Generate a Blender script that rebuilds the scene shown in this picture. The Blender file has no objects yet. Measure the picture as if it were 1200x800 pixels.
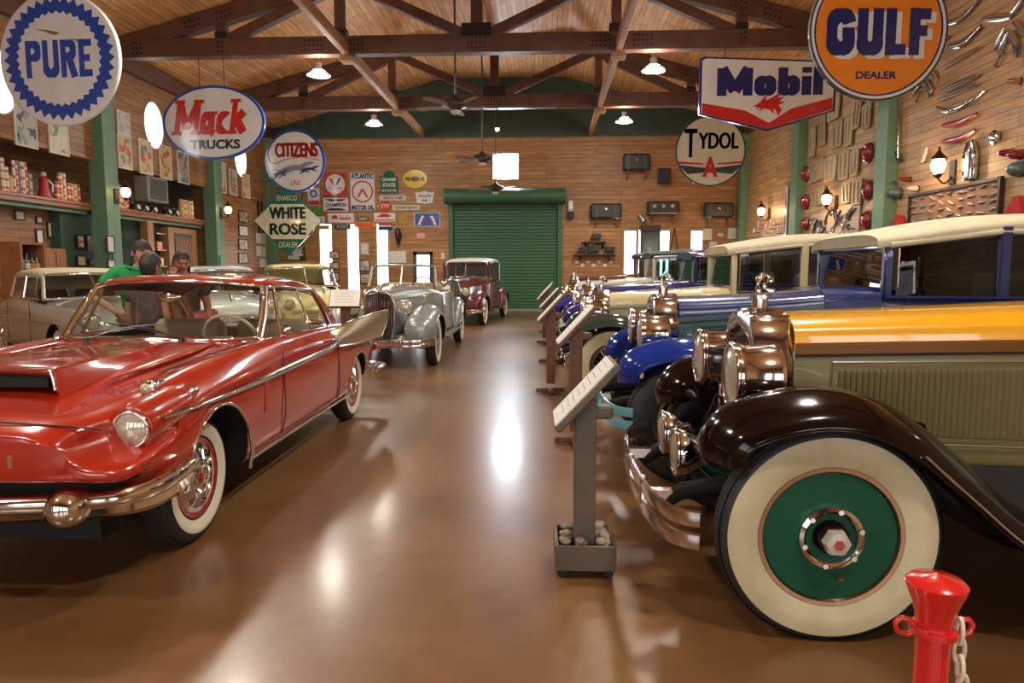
import bpy, bmesh, math, random
from mathutils import Vector, Matrix
C = bpy.context.scene.collection
PI = math.pi
rnd = random.Random(7)
def sin(a): return math.sin(a)
def cos(a): return math.cos(a)

# ---------------------------------------------------------------- materials
MATS = {}
def mat(name, col, rough=0.5, metal=0.0, coat=0.0, emit=None, es=0.0, trans=0.0, spec=None, alpha=None, ior=None):
    if name in MATS: return MATS[name]
    m = bpy.data.materials.new(name); m.use_nodes = True
    b = m.node_tree.nodes['Principled BSDF']
    b.inputs['Base Color'].default_value = (*col, 1)
    b.inputs['Roughness'].default_value = rough
    b.inputs['Metallic'].default_value = metal
    b.inputs['Coat Weight'].default_value = coat
    b.inputs['Coat Roughness'].default_value = 0.04
    if emit: b.inputs['Emission Color'].default_value = (*emit, 1); b.inputs['Emission Strength'].default_value = es
    if trans: b.inputs['Transmission Weight'].default_value = trans
    if spec is not None: b.inputs['Specular IOR Level'].default_value = spec
    if ior: b.inputs['IOR'].default_value = ior
    m.diffuse_color = (*col, 1)
    MATS[name] = m
    return m
def nodes(m): return m.node_tree.nodes, m.node_tree.links
def vary(m, c2, scale=6.0, detail=4, stretch=(1,1,1), amount=1.0, bump=0.0, lo=0.35, hi=0.65, coord='Object'):
    """mix the base colour with a second colour through noise"""
    n, l = nodes(m); b = n['Principled BSDF']
    c1 = tuple(b.inputs['Base Color'].default_value)
    tc = n.new('ShaderNodeTexCoord'); mp = n.new('ShaderNodeMapping'); mp.inputs['Scale'].default_value = stretch
    nz = n.new('ShaderNodeTexNoise'); nz.inputs['Scale'].default_value = scale; nz.inputs['Detail'].default_value = detail
    rp = n.new('ShaderNodeValToRGB'); rp.color_ramp.elements[0].position = lo; rp.color_ramp.elements[1].position = hi
    rp.color_ramp.elements[0].color = c1
    rp.color_ramp.elements[1].color = (*[c1[i]*(1-amount)+c2[i]*amount for i in range(3)], 1)
    l.new(tc.outputs[coord], mp.inputs['Vector']); l.new(mp.outputs['Vector'], nz.inputs['Vector'])
    l.new(nz.outputs['Fac'], rp.inputs['Fac']); l.new(rp.outputs['Color'], b.inputs['Base Color'])
    if bump:
        bp = n.new('ShaderNodeBump'); bp.inputs['Strength'].default_value = bump; bp.inputs['Distance'].default_value = 0.01
        l.new(nz.outputs['Fac'], bp.inputs['Height']); l.new(bp.outputs['Normal'], b.inputs['Normal'])
    return m
def planks(name, c1, c2, groove, axis, width=0.14, length=2.6, rough=0.5, knots=True, coat=0.0):
    """horizontal boards. axis: 'XZ' (wall facing Y), 'YZ' (wall facing X), 'YX' (boards run along Y, stacked along X)"""
    m = mat(name, c1, rough, coat=coat); n, l = nodes(m); b = n['Principled BSDF']
    tc = n.new('ShaderNodeTexCoord'); sp = n.new('ShaderNodeSeparateXYZ'); cb = n.new('ShaderNodeCombineXYZ')
    l.new(tc.outputs['Object'], sp.inputs[0])
    l.new(sp.outputs[axis[0]], cb.inputs[0]); l.new(sp.outputs[axis[1]], cb.inputs[1])
    br = n.new('ShaderNodeTexBrick'); br.offset = 0.37; br.offset_frequency = 3
    br.inputs['Scale'].default_value = 1.0; br.inputs['Brick Width'].default_value = length; br.inputs['Row Height'].default_value = width
    br.inputs['Mortar Size'].default_value = 0.006; br.inputs['Mortar Smooth'].default_value = 0.3
    br.inputs['Color1'].default_value = (*c1, 1); br.inputs['Color2'].default_value = (*c2, 1); br.inputs['Mortar'].default_value = (*groove, 1)
    l.new(cb.outputs[0], br.inputs['Vector'])
    mp = n.new('ShaderNodeMapping'); mp.inputs['Scale'].default_value = (1.2, 26, 1)
    nz = n.new('ShaderNodeTexNoise'); nz.inputs['Scale'].default_value = 1.0; nz.inputs['Detail'].default_value = 5
    l.new(cb.outputs[0], mp.inputs['Vector']); l.new(mp.outputs['Vector'], nz.inputs['Vector'])
    nk = n.new('ShaderNodeTexNoise'); nk.inputs['Scale'].default_value = 3.0; nk.inputs['Detail'].default_value = 3
    mk = n.new('ShaderNodeMapping'); mk.inputs['Scale'].default_value = (0.5, 2.2, 1)
    l.new(cb.outputs[0], mk.inputs['Vector']); l.new(mk.outputs['Vector'], nk.inputs['Vector'])
    r1 = n.new('ShaderNodeMapRange'); r1.inputs['From Min'].default_value = .3; r1.inputs['From Max'].default_value = .7; r1.inputs['To Min'].default_value = .72; r1.inputs['To Max'].default_value = 1.18
    l.new(nz.outputs['Fac'], r1.inputs['Value'])
    r2 = n.new('ShaderNodeMapRange'); r2.inputs['From Min'].default_value = .3; r2.inputs['From Max'].default_value = .7; r2.inputs['To Min'].default_value = .8; r2.inputs['To Max'].default_value = 1.2
    l.new(nk.outputs['Fac'], r2.inputs['Value'])
    mu = n.new('ShaderNodeMath'); mu.operation = 'MULTIPLY'; l.new(r1.outputs[0], mu.inputs[0]); l.new(r2.outputs[0], mu.inputs[1])
    mx = n.new('ShaderNodeMix'); mx.data_type = 'RGBA'; mx.blend_type = 'MULTIPLY'; mx.inputs['Factor'].default_value = 1.0
    l.new(br.outputs['Color'], mx.inputs['A']); l.new(mu.outputs[0], mx.inputs['B'])
    l.new(mx.outputs['Result'], b.inputs['Base Color'])
    bp = n.new('ShaderNodeBump'); bp.inputs['Strength'].default_value = .5; bp.inputs['Distance'].default_value = .004; bp.invert = True
    l.new(br.outputs['Fac'], bp.inputs['Height']); l.new(bp.outputs['Normal'], b.inputs['Normal'])
    return m
def glassmat(name, tint=(.93,.97,.95), rough=0.0):
    """thin window glass: mostly clear, mirror-like at grazing angles"""
    m = bpy.data.materials.new(name); m.use_nodes = True; n, l = nodes(m)
    for x in list(n): n.remove(x)
    o = n.new('ShaderNodeOutputMaterial'); mx = n.new('ShaderNodeMixShader'); t = n.new('ShaderNodeBsdfTransparent'); g = n.new('ShaderNodeBsdfGlossy')
    lw = n.new('ShaderNodeLayerWeight'); lw.inputs['Blend'].default_value = .5
    pw = n.new('ShaderNodeMath'); pw.operation = 'POWER'; pw.inputs[1].default_value = 5.0; l.new(lw.outputs['Facing'], pw.inputs[0])
    f = n.new('ShaderNodeMath'); f.operation = 'MULTIPLY_ADD'; f.inputs[1].default_value = .9; f.inputs[2].default_value = .05; l.new(pw.outputs[0], f.inputs[0])
    t.inputs['Color'].default_value = (*tint, 1); g.inputs['Roughness'].default_value = rough; g.inputs['Color'].default_value = (1,1,1,1)
    l.new(f.outputs[0], mx.inputs[0]); l.new(t.outputs[0], mx.inputs[1]); l.new(g.outputs[0], mx.inputs[2]); l.new(mx.outputs[0], o.inputs[0])
    MATS[name] = m
    return m

# ---------------------------------------------------------------- mesh builder
def basis(d):
    d = Vector(d).normalized()
    a = Vector((0,0,1)) if abs(d.z) < .95 else Vector((1,0,0))
    u = d.cross(a).normalized(); v = d.cross(u).normalized()
    return u, v, d
class MB:
    def __init__(s, *mats): s.v = []; s.f = []; s.mi = []; s.cur = 0; s.mats = list(mats)
    def m(s, i): s.cur = i; return s
    def add(s, vs, fs):
        k = len(s.v); s.v += [tuple(p) for p in vs]; s.f += [tuple(i+k for i in f) for f in fs]; s.mi += [s.cur]*len(fs); return s
    def box(s, c, d, rot=None, bev=0.0):
        hx, hy, hz = d[0]/2, d[1]/2, d[2]/2
        if bev > 0:
            b = min(bev, hx*.9, hy*.9, hz*.9)
            # chamfered box : 24 verts
            vs = []; idx = {}
            for sx in (-1,1):
                for sy in (-1,1):
                    for sz in (-1,1):
                        for ax in range(3):
                            p = [sx*(hx-b), sy*(hy-b), sz*(hz-b)]
                            p[ax] = (sx*hx, sy*hy, sz*hz)[ax]
                            idx[(sx,sy,sz,ax)] = len(vs); vs.append(p)
            fs = []
            for ax in range(3):
                o = [a for a in range(3) if a != ax]
                for sg in (-1,1):
                    q = []
                    for (a,b2) in ((-1,-1),(1,-1),(1,1),(-1,1)):
                        k = [0,0,0]; k[ax] = sg; k[o[0]] = a; k[o[1]] = b2; q.append(idx[(*k, ax)])
                    fs.append(q)
            for ax in range(3):   # edges
                o = [a for a in range(3) if a != ax]
                for a in (-1,1):
                    for b2 in (-1,1):
                        k0 = [0,0,0]; k0[o[0]] = a; k0[o[1]] = b2
                        k1 = list(k0); k0[ax] = -1; k1[ax] = 1
                        fs.append([idx[(*k0,o[0])], idx[(*k1,o[0])], idx[(*k1,o[1])], idx[(*k0,o[1])]])
            for sx in (-1,1):
                for sy in (-1,1):
                    for sz in (-1,1): fs.append([idx[(sx,sy,sz,a)] for a in range(3)])
        else:
            vs = [[sx*hx, sy*hy, sz*hz] for sx in (-1,1) for sy in (-1,1) for sz in (-1,1)]
            fs = [(0,1,3,2),(4,6,7,5),(0,4,5,1),(2,3,7,6),(0,2,6,4),(1,5,7,3)]
        M = rot if rot is not None else Matrix.Identity(3)
        s.add([M @ Vector(p) + Vector(c) for p in vs], fs); return s
    def cyl(s, p0, p1, r0, r1=None, n=16, cap=True):
        if r1 is None: r1 = r0
        u, v, d = basis(Vector(p1)-Vector(p0)); vs = []
        for p, r in ((p0, r0), (p1, r1)):
            for i in range(n):
                a = 2*PI*i/n; vs.append(Vector(p)+u*(r*cos(a))+v*(r*sin(a)))
        fs = [(i, (i+1) % n, n+(i+1) % n, n+i) for i in range(n)]
        if cap: fs += [tuple(range(n))[::-1], tuple(range(n, 2*n))]
        return s.add(vs, fs)
    def lathe(s, prof, o=(0,0,0), axis=(0,0,1), n=32, sx=1.0, sy=1.0):
        """prof: list of (radius, height along axis)"""
        u, v, d = basis(axis); vs = []; o = Vector(o)
        for r, h in prof:
            for i in range(n):
                a = 2*PI*i/n; vs.append(o+u*(r*cos(a)*sx)+v*(r*sin(a)*sy)+d*h)
        fs = []
        for j in range(len(prof)-1):
            for i in range(n):
                fs.append((j*n+i, j*n+(i+1) % n, (j+1)*n+(i+1) % n, (j+1)*n+i))
        if prof[0][0] > 1e-4: fs.append(tuple(range(n))[::-1])
        if prof[-1][0] > 1e-4: fs.append(tuple((len(prof)-1)*n+i for i in range(n)))
        return s.add(vs, fs)
    def ring(s, prof, o=(0,0,0), axis=(0,0,1), n=48):
        """closed profile revolved (torus like)"""
        u, v, d = basis(axis); vs = []; o = Vector(o); m = len(prof)
        for r, h in prof:
            for i in range(n):
                a = 2*PI*i/n; vs.append(o+u*(r*cos(a))+v*(r*sin(a))+d*h)
        fs = []
        for j in range(m):
            for i in range(n):
                k = (j+1) % m
                fs.append((j*n+i, j*n+(i+1) % n, k*n+(i+1) % n, k*n+i))
        return s.add(vs, fs)
    def torus(s, o, axis, R, r, n=40, k=10):
        return s.ring([(R+r*cos(2*PI*j/k), r*sin(2*PI*j/k)) for j in range(k)], o, axis, n)
    def tube(s, pts, r, n=8, closed=False, flat=1.0):
        pts = [Vector(p) for p in pts]; N = len(pts); vs = []
        rs = r if isinstance(r, (list, tuple)) else [r]*N
        up = None
        for i, p in enumerate(pts):
            a = pts[(i-1) % N] if (i > 0 or closed) else p
            b = pts[(i+1) % N] if (i < N-1 or closed) else p
            d = (b-a).normalized()
            if up is None: u, v, _ = basis(d)
            else:
                u = (up - d*up.dot(d)); u = u.normalized() if u.length > 1e-6 else basis(d)[0]; v = d.cross(u)
            up = u
            for k in range(n):
                t = 2*PI*k/n; vs.append(p+u*(rs[i]*cos(t))+v*(rs[i]*flat*sin(t)))
        fs = []
        for i in range(N if closed else N-1):
            j = (i+1) % N
            for k in range(n): fs.append((i*n+k, i*n+(k+1) % n, j*n+(k+1) % n, j*n+k))
        if not closed: fs += [tuple(range(n))[::-1], tuple((N-1)*n+k for k in range(n))]
        return s.add(vs, fs)
    def prism(s, poly, o, ux, uy, h):
        """polygon (2D list) placed at o with axes ux, uy, extruded by vector h"""
        o, ux, uy, h = Vector(o), Vector(ux), Vector(uy), Vector(h); n = len(poly)
        a = [o+ux*p[0]+uy*p[1] for p in poly]; b = [p+h for p in a]
        return s.add(a+b, [tuple(range(n))[::-1], tuple(range(n, 2*n))]+[(i, (i+1) % n, n+(i+1) % n, n+i) for i in range(n)])
    def ball(s, c, r, n=16, k=10, sc=(1,1,1)):
        c = Vector(c); vs = [c+Vector((0,0,r*sc[2]))]
        for j in range(1, k):
            t = PI*j/k
            for i in range(n):
                a = 2*PI*i/n; vs.append(c+Vector((r*sc[0]*sin(t)*cos(a), r*sc[1]*sin(t)*sin(a), r*sc[2]*cos(t))))
        vs.append(c-Vector((0,0,r*sc[2]))); fs = []
        for i in range(n): fs.append((0, 1+i, 1+(i+1) % n))
        for j in range(k-2):
            for i in range(n): fs.append((1+j*n+i, 1+(j+1)*n+i, 1+(j+1)*n+(i+1) % n, 1+j*n+(i+1) % n))
        e = len(vs)-1; q = 1+(k-2)*n
        for i in range(n): fs.append((e, q+(i+1) % n, q+i))
        return s.add(vs, fs)
    def grid(s, rows, closed=False, wrap=False):
        """rows: list of equal-length point lists"""
        n = len(rows[0]); vs = [p for r in rows for p in r]; fs = []
        R = len(rows)
        for j in range(R if wrap else R-1):
            jj = (j+1) % R
            for i in range(n if closed else n-1):
                fs.append((j*n+i, j*n+(i+1) % n, jj*n+(i+1) % n, jj*n+i))
        return s.add(vs, fs)
    def loft(s, rows):
        """closed rings with end caps"""
        n = len(rows[0]); k = len(s.v); s.grid(rows, closed=True); R = len(rows)
        s.f += [tuple(k+i for i in range(n))[::-1], tuple(k+(R-1)*n+i for i in range(n))]; s.mi += [s.cur]*2
        return s
    def mesh(s, name):
        me = bpy.data.meshes.new(name); me.from_pydata([tuple(p) for p in s.v], [], s.f)
        for m in s.mats: me.materials.append(m)
        if len(s.mats) > 1: me.polygons.foreach_set('material_index', s.mi)
        bm = bmesh.new(); bm.from_mesh(me); bmesh.ops.recalc_face_normals(bm, faces=bm.faces); bm.to_mesh(me); bm.free()
        me.update(); return me
    def build(s, name, parent=None, smooth=None, sub=0, solid=0, bevel=0, cuts=(), crease=None, weld=False, label=None):
        o = bpy.data.objects.new(name, s.mesh(name)); C.objects.link(o)
        mods = False
        if weld: w = o.modifiers.new('w', 'WELD'); w.merge_threshold = .0005; mods = True
        if solid: q = o.modifiers.new('s', 'SOLIDIFY'); q.thickness = abs(solid); q.offset = -1 if solid > 0 else 1; q.use_even_offset = False; mods = True
        if sub: q = o.modifiers.new('u', 'SUBSURF'); q.levels = sub; q.render_levels = sub; mods = True
        tmp = []
        for c in cuts:
            co = bpy.data.objects.new('cut', c.mesh('cut')); C.objects.link(co); tmp.append(co)
            q = o.modifiers.new('b', 'BOOLEAN'); q.operation = 'DIFFERENCE'; q.object = co; q.solver = 'EXACT'; mods = True
        if bevel: q = o.modifiers.new('v', 'BEVEL'); q.width = bevel; q.segments = 2; q.limit_method = 'ANGLE'; q.angle_limit = .6; mods = True
        if mods:
            dg = bpy.context.evaluated_depsgraph_get(); dg.update()
            me = bpy.data.meshes.new_from_object(o.evaluated_get(dg)); old = o.data; o.modifiers.clear(); o.data = me; me.name = name; bpy.data.meshes.remove(old)
        for co in tmp: d = co.data; bpy.data.objects.remove(co); bpy.data.meshes.remove(d)
        if smooth: shade(o, smooth)
        if parent: o.parent = parent
        if label: o['label'] = label
        return o
def shade(o, ang=40):
    me = o.data
    me.polygons.foreach_set('use_smooth', [True]*len(me.polygons))
    if ang < 180: me.set_sharp_from_angle(angle=math.radians(ang))
def RZ(a): return Matrix.Rotation(a, 3, 'Z')
def RX(a): return Matrix.Rotation(a, 3, 'X')
def RY(a): return Matrix.Rotation(a, 3, 'Y')

def thing(name, label, cat, loc=(0,0,0), rotz=0, group=None):
    o = bpy.data.objects.new(name, None); o.empty_display_size = .1; C.objects.link(o)
    o.location = loc; o.rotation_euler = (0,0,rotz); o['label'] = label; o['category'] = cat
    if group: o['group'] = group
    return o
def tag(o, label, cat, group=None, kind=None):
    o['label'] = label; o['category'] = cat
    if group: o['group'] = group
    if kind: o['kind'] = kind
    return o
def struct(o, label=None):
    o['kind'] = 'structure'
    if label: o['label'] = label; 
    o['category'] = o.name.split('.')[0].split('_')[0]
    return o
def kids(o): return [c for c in bpy.data.objects if c.parent is o]
def dup(root, loc, rotz=0, label=None, group=None, scale=None):
    r = root.copy(); C.objects.link(r); r.location = loc; r.rotation_euler = (0,0,rotz)
    if label: r['label'] = label
    if group: r['group'] = group
    if scale: r.scale = (scale,)*3
    for ch in kids(root):
        c = ch.copy(); C.objects.link(c); c.parent = r
        for g in kids(ch):
            d = g.copy(); C.objects.link(d); d.parent = c
    return r
def smoothpts(pts, k=6, closed=False):
    """Catmull-Rom through points (any dimension)"""
    n = len(pts); out = []
    for i in range(n if closed else n-1):
        P = [pts[(i+j) % n] if closed else pts[max(0, min(n-1, i+j))] for j in (-1,0,1,2)]
        for t in range(k):
            t /= k
            out.append(tuple(.5*((2*P[1][d])+(-P[0][d]+P[2][d])*t+(2*P[0][d]-5*P[1][d]+4*P[2][d]-P[3][d])*t*t+(-P[0][d]+3*P[1][d]-3*P[2][d]+P[3][d])*t**3) for d in range(len(P[0]))))
    if not closed: out.append(tuple(pts[-1]))
    return out
def ellipse(rx, ry, n=48, a0=0, a1=2*PI, end=False):
    m = n if not end else n+1
    return [(rx*cos(a0+(a1-a0)*i/n), ry*sin(a0+(a1-a0)*i/n)) for i in range(m)]
def rrect(w, h, r, n=5):
    p = []
    for cx, cy, a in ((w/2-r, h/2-r, 0), (-w/2+r, h/2-r, PI/2), (-w/2+r, -h/2+r, PI), (w/2-r, -h/2+r, 1.5*PI)):
        for i in range(n+1): t = a+PI/2*i/n; p.append((cx+r*cos(t), cy+r*sin(t)))
    return p

# ---------------------------------------------------------------- lettering
def letters(txt, size, material, parent, loc, rot=(PI/2,0,0), width=None, bold=0.0, depth=0.003, shear=0.0, name='lettering', height=None, space=1.0, label=None, fat=0.0):
    """flat raised letters, centred at loc; width/height = final size in metres"""
    cu = bpy.data.curves.new('t', 'FONT'); cu.body = txt; cu.size = size; cu.align_x = 'CENTER'; cu.align_y = 'CENTER'
    cu.extrude = depth; cu.offset = bold; cu.shear = shear; cu.resolution_u = 4; cu.space_character = space
    o = bpy.data.objects.new(name, cu); C.objects.link(o)
    dg = bpy.context.evaluated_depsgraph_get(); dg.update()
    me = bpy.data.meshes.new_from_object(o.evaluated_get(dg)); bpy.data.objects.remove(o); bpy.data.curves.remove(cu)
    xs = [v.co.x for v in me.vertices]; ys = [v.co.y for v in me.vertices]
    cx, cy, w, h = (min(xs)+max(xs))/2, (min(ys)+max(ys))/2, max(xs)-min(xs), max(ys)-min(ys)
    fx = (width/w) if width else 1; fy = (height/h) if height else (fx if width else 1)
    if height and not width: fx = fy
    for v in me.vertices: v.co.x = (v.co.x-cx)*fx; v.co.y = (v.co.y-cy)*fy
    me.materials.clear(); me.materials.append(material); me.name = name
    if fat:
        bm = bmesh.new()
        for dx, dy in ((-fat,0),(fat,0),(0,fat*.5),(0,-fat*.5),(-fat*.5,0),(fat*.5,0)):
            k = len(bm.verts); bm.from_mesh(me); bm.verts.ensure_lookup_table()
            for v in bm.verts[k:]: v.co.x += dx; v.co.y += dy
        bm.to_mesh(me); bm.free()
    o = bpy.data.objects.new(name, me); C.objects.link(o); o.location = loc; o.rotation_euler = rot
    if parent: o.parent = parent
    if label: o['label'] = label
    return o

# hand-drawn block letters for the large signs : each glyph = width, list of centre-line strokes in a unit-high cell
def _arc(cx, cy, rx, ry, a0, a1, n=12): return [(cx+rx*cos(math.radians(a0+(a1-a0)*i/n)), cy+ry*sin(math.radians(a0+(a1-a0)*i/n))) for i in range(n+1)]
def glyphs(t):
    h = t/2
    return {
     'P': (.62, [[(h,0),(h,1)], [(h,1-h),(.34,1-h)]+_arc(.34,.72,.28-h,.28-h,90,-90)+[(h,.44+h)]]),
     'U': (.66, [[(h,1)]+[(h,.33)]+_arc(.33,.33,.33-h,.33-h,180,360)+[(.66-h,1)]]),
     'R': (.66, [[(h,0),(h,1)], [(h,1-h),(.36,1-h)]+_arc(.36,.73,.27-h,.27-h,90,-90)+[(h,.46+h)], [(.36,.5),(.66-h,0)]]),
     'E': (.54, [[(h,0),(h,1)], [(0,1-h),(.54,1-h)], [(0,.5),(.46,.5)], [(0,h),(.54,h)]]),
     'G': (.72, [_arc(.36,.62,.36-h,.38-h,15,180)+_arc(.36,.38,.36-h,.38-h,180,360)+[(.72-h,.50)], [(.72,.48),(.40,.48)]]),
     'L': (.54, [[(h,0),(h,1)], [(0,h),(.54,h)]]),
     'F': (.54, [[(h,0),(h,1)], [(0,1-h),(.54,1-h)], [(0,.52),(.46,.52)]]),
     'M': (1.0, [[(h,0),(h,1)], [(1-h,0),(1-h,1)], [(h*.9,.98),(.5,.18)], [(1-h*.9,.98),(.5,.18)]]),
     'o': (.60, [_arc(.30,.35,.30-h,.35-h,0,360,24)]),
     'b': (.60, [[(h,0),(h,1)], _arc(.30,.35,.30-h,.35-h,0,360,24)]),
     'i': (t, [[(h,0),(h,.68)], [(h,.80),(h,1.0)]]),
     'l': (t, [[(h,0),(h,1)]]),
     'a': (.62, [_arc(.28,.33,.28-h,.33-h,0,360,24), [(.56-h,.66),(.56-h,.10),(.64,.03)]]),
     'c': (.52, [_arc(.28,.33,.28-h,.33-h,50,310,18)]),
     'k': (.64, [[(h,0),(h,1)], [(h,.30),(.50,.64)], [(.24,.40),(.58,h*.4)]]),
     'D': (.64, [[(h,0),(h,1)], [(h,1-h),(.30,1-h)]+_arc(.30,.5,.34-h,.5-h,90,-90)+[(h,h)]]),
    }
def block_word(txt, material, parent, loc, width, height, t=.26, gap=.10, y=None, depth=.005, shear=0.0, serif=0.0, name='lettering', tt=None):
    G = glyphs(t); xs = 0; parts = []
    for ch in txt:
        w, st = G[ch]; parts.append((xs, w, ch, st)); xs += w+gap
    tot = xs-gap; sx, sy = width/tot, height; b = MB(material); th = height*t
    for k, (x0, w, ch, st) in enumerate(parts):
        for q, pl in enumerate(st):
            P = [Vector(((x0+p[0]-tot/2)*sx, (p[1]-.5)*sy)) for p in pl]; P = [p for i_, p in enumerate(P) if i_ == 0 or (p-P[i_-1]).length > 1e-4]; n = len(P); closed = (P[0]-P[-1]).length < 1e-5
            tw = t*sx*1.12
            L_, R_ = [], []
            for i in range(n):
                a = P[i-1] if i > 0 else (P[-2] if closed else P[0]); c = P[i+1] if i < n-1 else (P[1] if closed else P[-1])
                d = (c-a); d = d.normalized() if d.length > 1e-9 else Vector((1,0)); nn = Vector((-d.y, d.x)); hw_ = (tw*abs(nn.x)+th*abs(nn.y)*.92)/2
                if i > 0 and i < n-1:
                    u1 = (P[i]-P[i-1]).normalized(); u2 = (P[i+1]-P[i]).normalized(); hw_ /= max(.6, math.sqrt(max(.01,(1+u1.dot(u2))/2)))
                L_.append(P[i]+nn*hw_); R_.append(P[i]-nn*hw_)
            yo = -.0003*(q+1)
            vs = []
            for a, c in zip(L_, R_):
                for v_ in (a, c):
                    for dy in (0, -depth): vs.append((v_.x+shear*v_.y, yo+dy, v_.y))
            fs = []
            for i in range(n-1):
                j = 4*i; fs += [(j+1,j+3,j+7,j+5), (j,j+4,j+6,j+2), (j,j+1,j+5,j+4), (j+2,j+6,j+7,j+3)]
            if not closed: fs += [(0,2,3,1), (4*n-4,4*n-3,4*n-1,4*n-2)]
            b.add(vs, fs)
            if serif and not closed:
                for e, f_ in ((P[0],P[1]),(P[-1],P[-2])):
                    if abs(e.x-f_.x) < .3*abs(e.y-f_.y)+1e-6 and (abs(abs(e.y)-height/2) < .03*height or abs(e.y-(.64-.5)*sy) < .06):
                        s_ = -1 if e.y > 0 else 1; ww = tw*serif
                        b.add([(e.x+dx+shear*(e.y+dz), yo-.0004+dy, e.y+dz) for dx, dz in ((-ww,0),(ww,0),(ww,s_*.10*height),(-ww,s_*.10*height)) for dy in (0,-depth)], [(0,2,4,6),(1,7,5,3),(0,1,3,2),(2,3,5,4),(4,5,7,6),(6,7,1,0)])
    o = b.build(name, parent); o.location = loc; return o
EXPOSURE = 0.05
# ================================================================ the hall
XL, XR, YB, YF, ZE, XC = -9.75, 6.75, 24.25, -6.0, 6.05, -1.5
SL = 0.27                                  # roof slope
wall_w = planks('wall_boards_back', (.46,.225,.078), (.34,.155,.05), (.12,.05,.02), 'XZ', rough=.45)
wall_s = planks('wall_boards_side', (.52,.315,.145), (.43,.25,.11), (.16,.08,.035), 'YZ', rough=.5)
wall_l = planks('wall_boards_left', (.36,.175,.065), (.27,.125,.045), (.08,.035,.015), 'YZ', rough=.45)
ceil_m = planks('ceiling_boards', (.70,.37,.15), (.55,.27,.10), (.12,.05,.02), 'YX', width=.13, length=3.5, rough=.55)
beam_m = vary(mat('stained_timber', (.13,.052,.030), .5), (.09,.036,.021), 3, stretch=(1,1,1), bump=.1)
green_m = vary(mat('green_painted_timber', (.15,.29,.18), .5), (.125,.25,.155), 4, stretch=(1,1,3), bump=.15)
dgreen_m = vary(mat('dark_green_paint', (.035,.075,.05), .55), (.03,.06,.04), 3)
steel_d = mat('dark_steel', (.03,.028,.028), .45, .6)

# stained concrete floor
floor_m = mat('stained_concrete', (.20,.10,.045), .3)
n, l = nodes(floor_m); b = n['Principled BSDF']
tc = n.new('ShaderNodeTexCoord')
n1 = n.new('ShaderNodeTexNoise'); n1.inputs['Scale'].default_value = .55; n1.inputs['Detail'].default_value = 8; n1.inputs['Roughness'].default_value = .62
n2 = n.new('ShaderNodeTexNoise'); n2.inputs['Scale'].default_value = 7; n2.inputs['Detail'].default_value = 6
rp = n.new('ShaderNodeValToRGB'); e = rp.color_ramp.elements
e[0].position = .3; e[0].color = (.10,.045,.016,1); e[1].position = .7; e[1].color = (.225,.118,.044,1)
x = e.new(.5); x.color = (.165,.075,.026,1)
r2 = n.new('ShaderNodeMapRange'); r2.inputs['To Min'].default_value = .78; r2.inputs['To Max'].default_value = 1.2
mx = n.new('ShaderNodeMix'); mx.data_type = 'RGBA'; mx.blend_type = 'MULTIPLY'; mx.inputs['Factor'].default_value = 1
l.new(tc.outputs['Object'], n1.inputs['Vector']); l.new(tc.outputs['Object'], n2.inputs['Vector'])
l.new(n1.outputs['Fac'], rp.inputs['Fac']); l.new(n2.outputs['Fac'], r2.inputs['Value'])
l.new(rp.outputs['Color'], mx.inputs['A']); l.new(r2.outputs[0], mx.inputs['B']); l.new(mx.outputs['Result'], b.inputs['Base Color'])
rr = n.new('ShaderNodeMapRange'); rr.inputs['From Min'].default_value = .35; rr.inputs['From Max'].default_value = .65; rr.inputs['To Min'].default_value = .28; rr.inputs['To Max'].default_value = .36
l.new(n1.outputs['Fac'], rr.inputs['Value']); l.new(rr.outputs[0], b.inputs['Roughness'])
bp = n.new('ShaderNodeBump'); bp.inputs['Strength'].default_value = .06; bp.inputs['Distance'].default_value = .01
l.new(n2.outputs['Fac'], bp.inputs['Height']); l.new(bp.outputs['Normal'], b.inputs['Normal'])
b.inputs['Specular IOR Level'].default_value = .42; b.inputs['Coat Weight'].default_value = .22; b.inputs['Coat Roughness'].default_value = .15

struct(MB(floor_m).box(((XL+XR)/2, (YF+YB)/2, -.1), (XR-XL+4.4, YB-YF+.6, .2)).build('floor'))

def wall_plane(name, m, X0, X1, holes, place, thick=.2, gable=False):
    """wall in its own (u, z) plane with rectangular holes cut out; place(u, z, t) -> xyz"""
    us = sorted({X0, X1, *[h[0] for h in holes], *[h[1] for h in holes]}); zs = sorted({0, ZE, *[h[2] for h in holes], *[h[3] for h in holes]})
    b = MB(m)
    for i in range(len(us)-1):
        for j in range(len(zs)-1):
            cu, cz = (us[i]+us[i+1])/2, (zs[j]+zs[j+1])/2
            if any(h[0] < cu < h[1] and h[2] < cz < h[3] for h in holes): continue
            vs = [place(u, z, t) for t in (0, thick) for u, z in ((us[i], zs[j]), (us[i+1], zs[j]), (us[i+1], zs[j+1]), (us[i], zs[j+1]))]
            b.add(vs, [(0,1,2,3), (7,6,5,4), (0,4,5,1), (1,5,6,2), (2,6,7,3), (3,7,4,0)])
    o = b.build(name)
    return struct(o)
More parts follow.
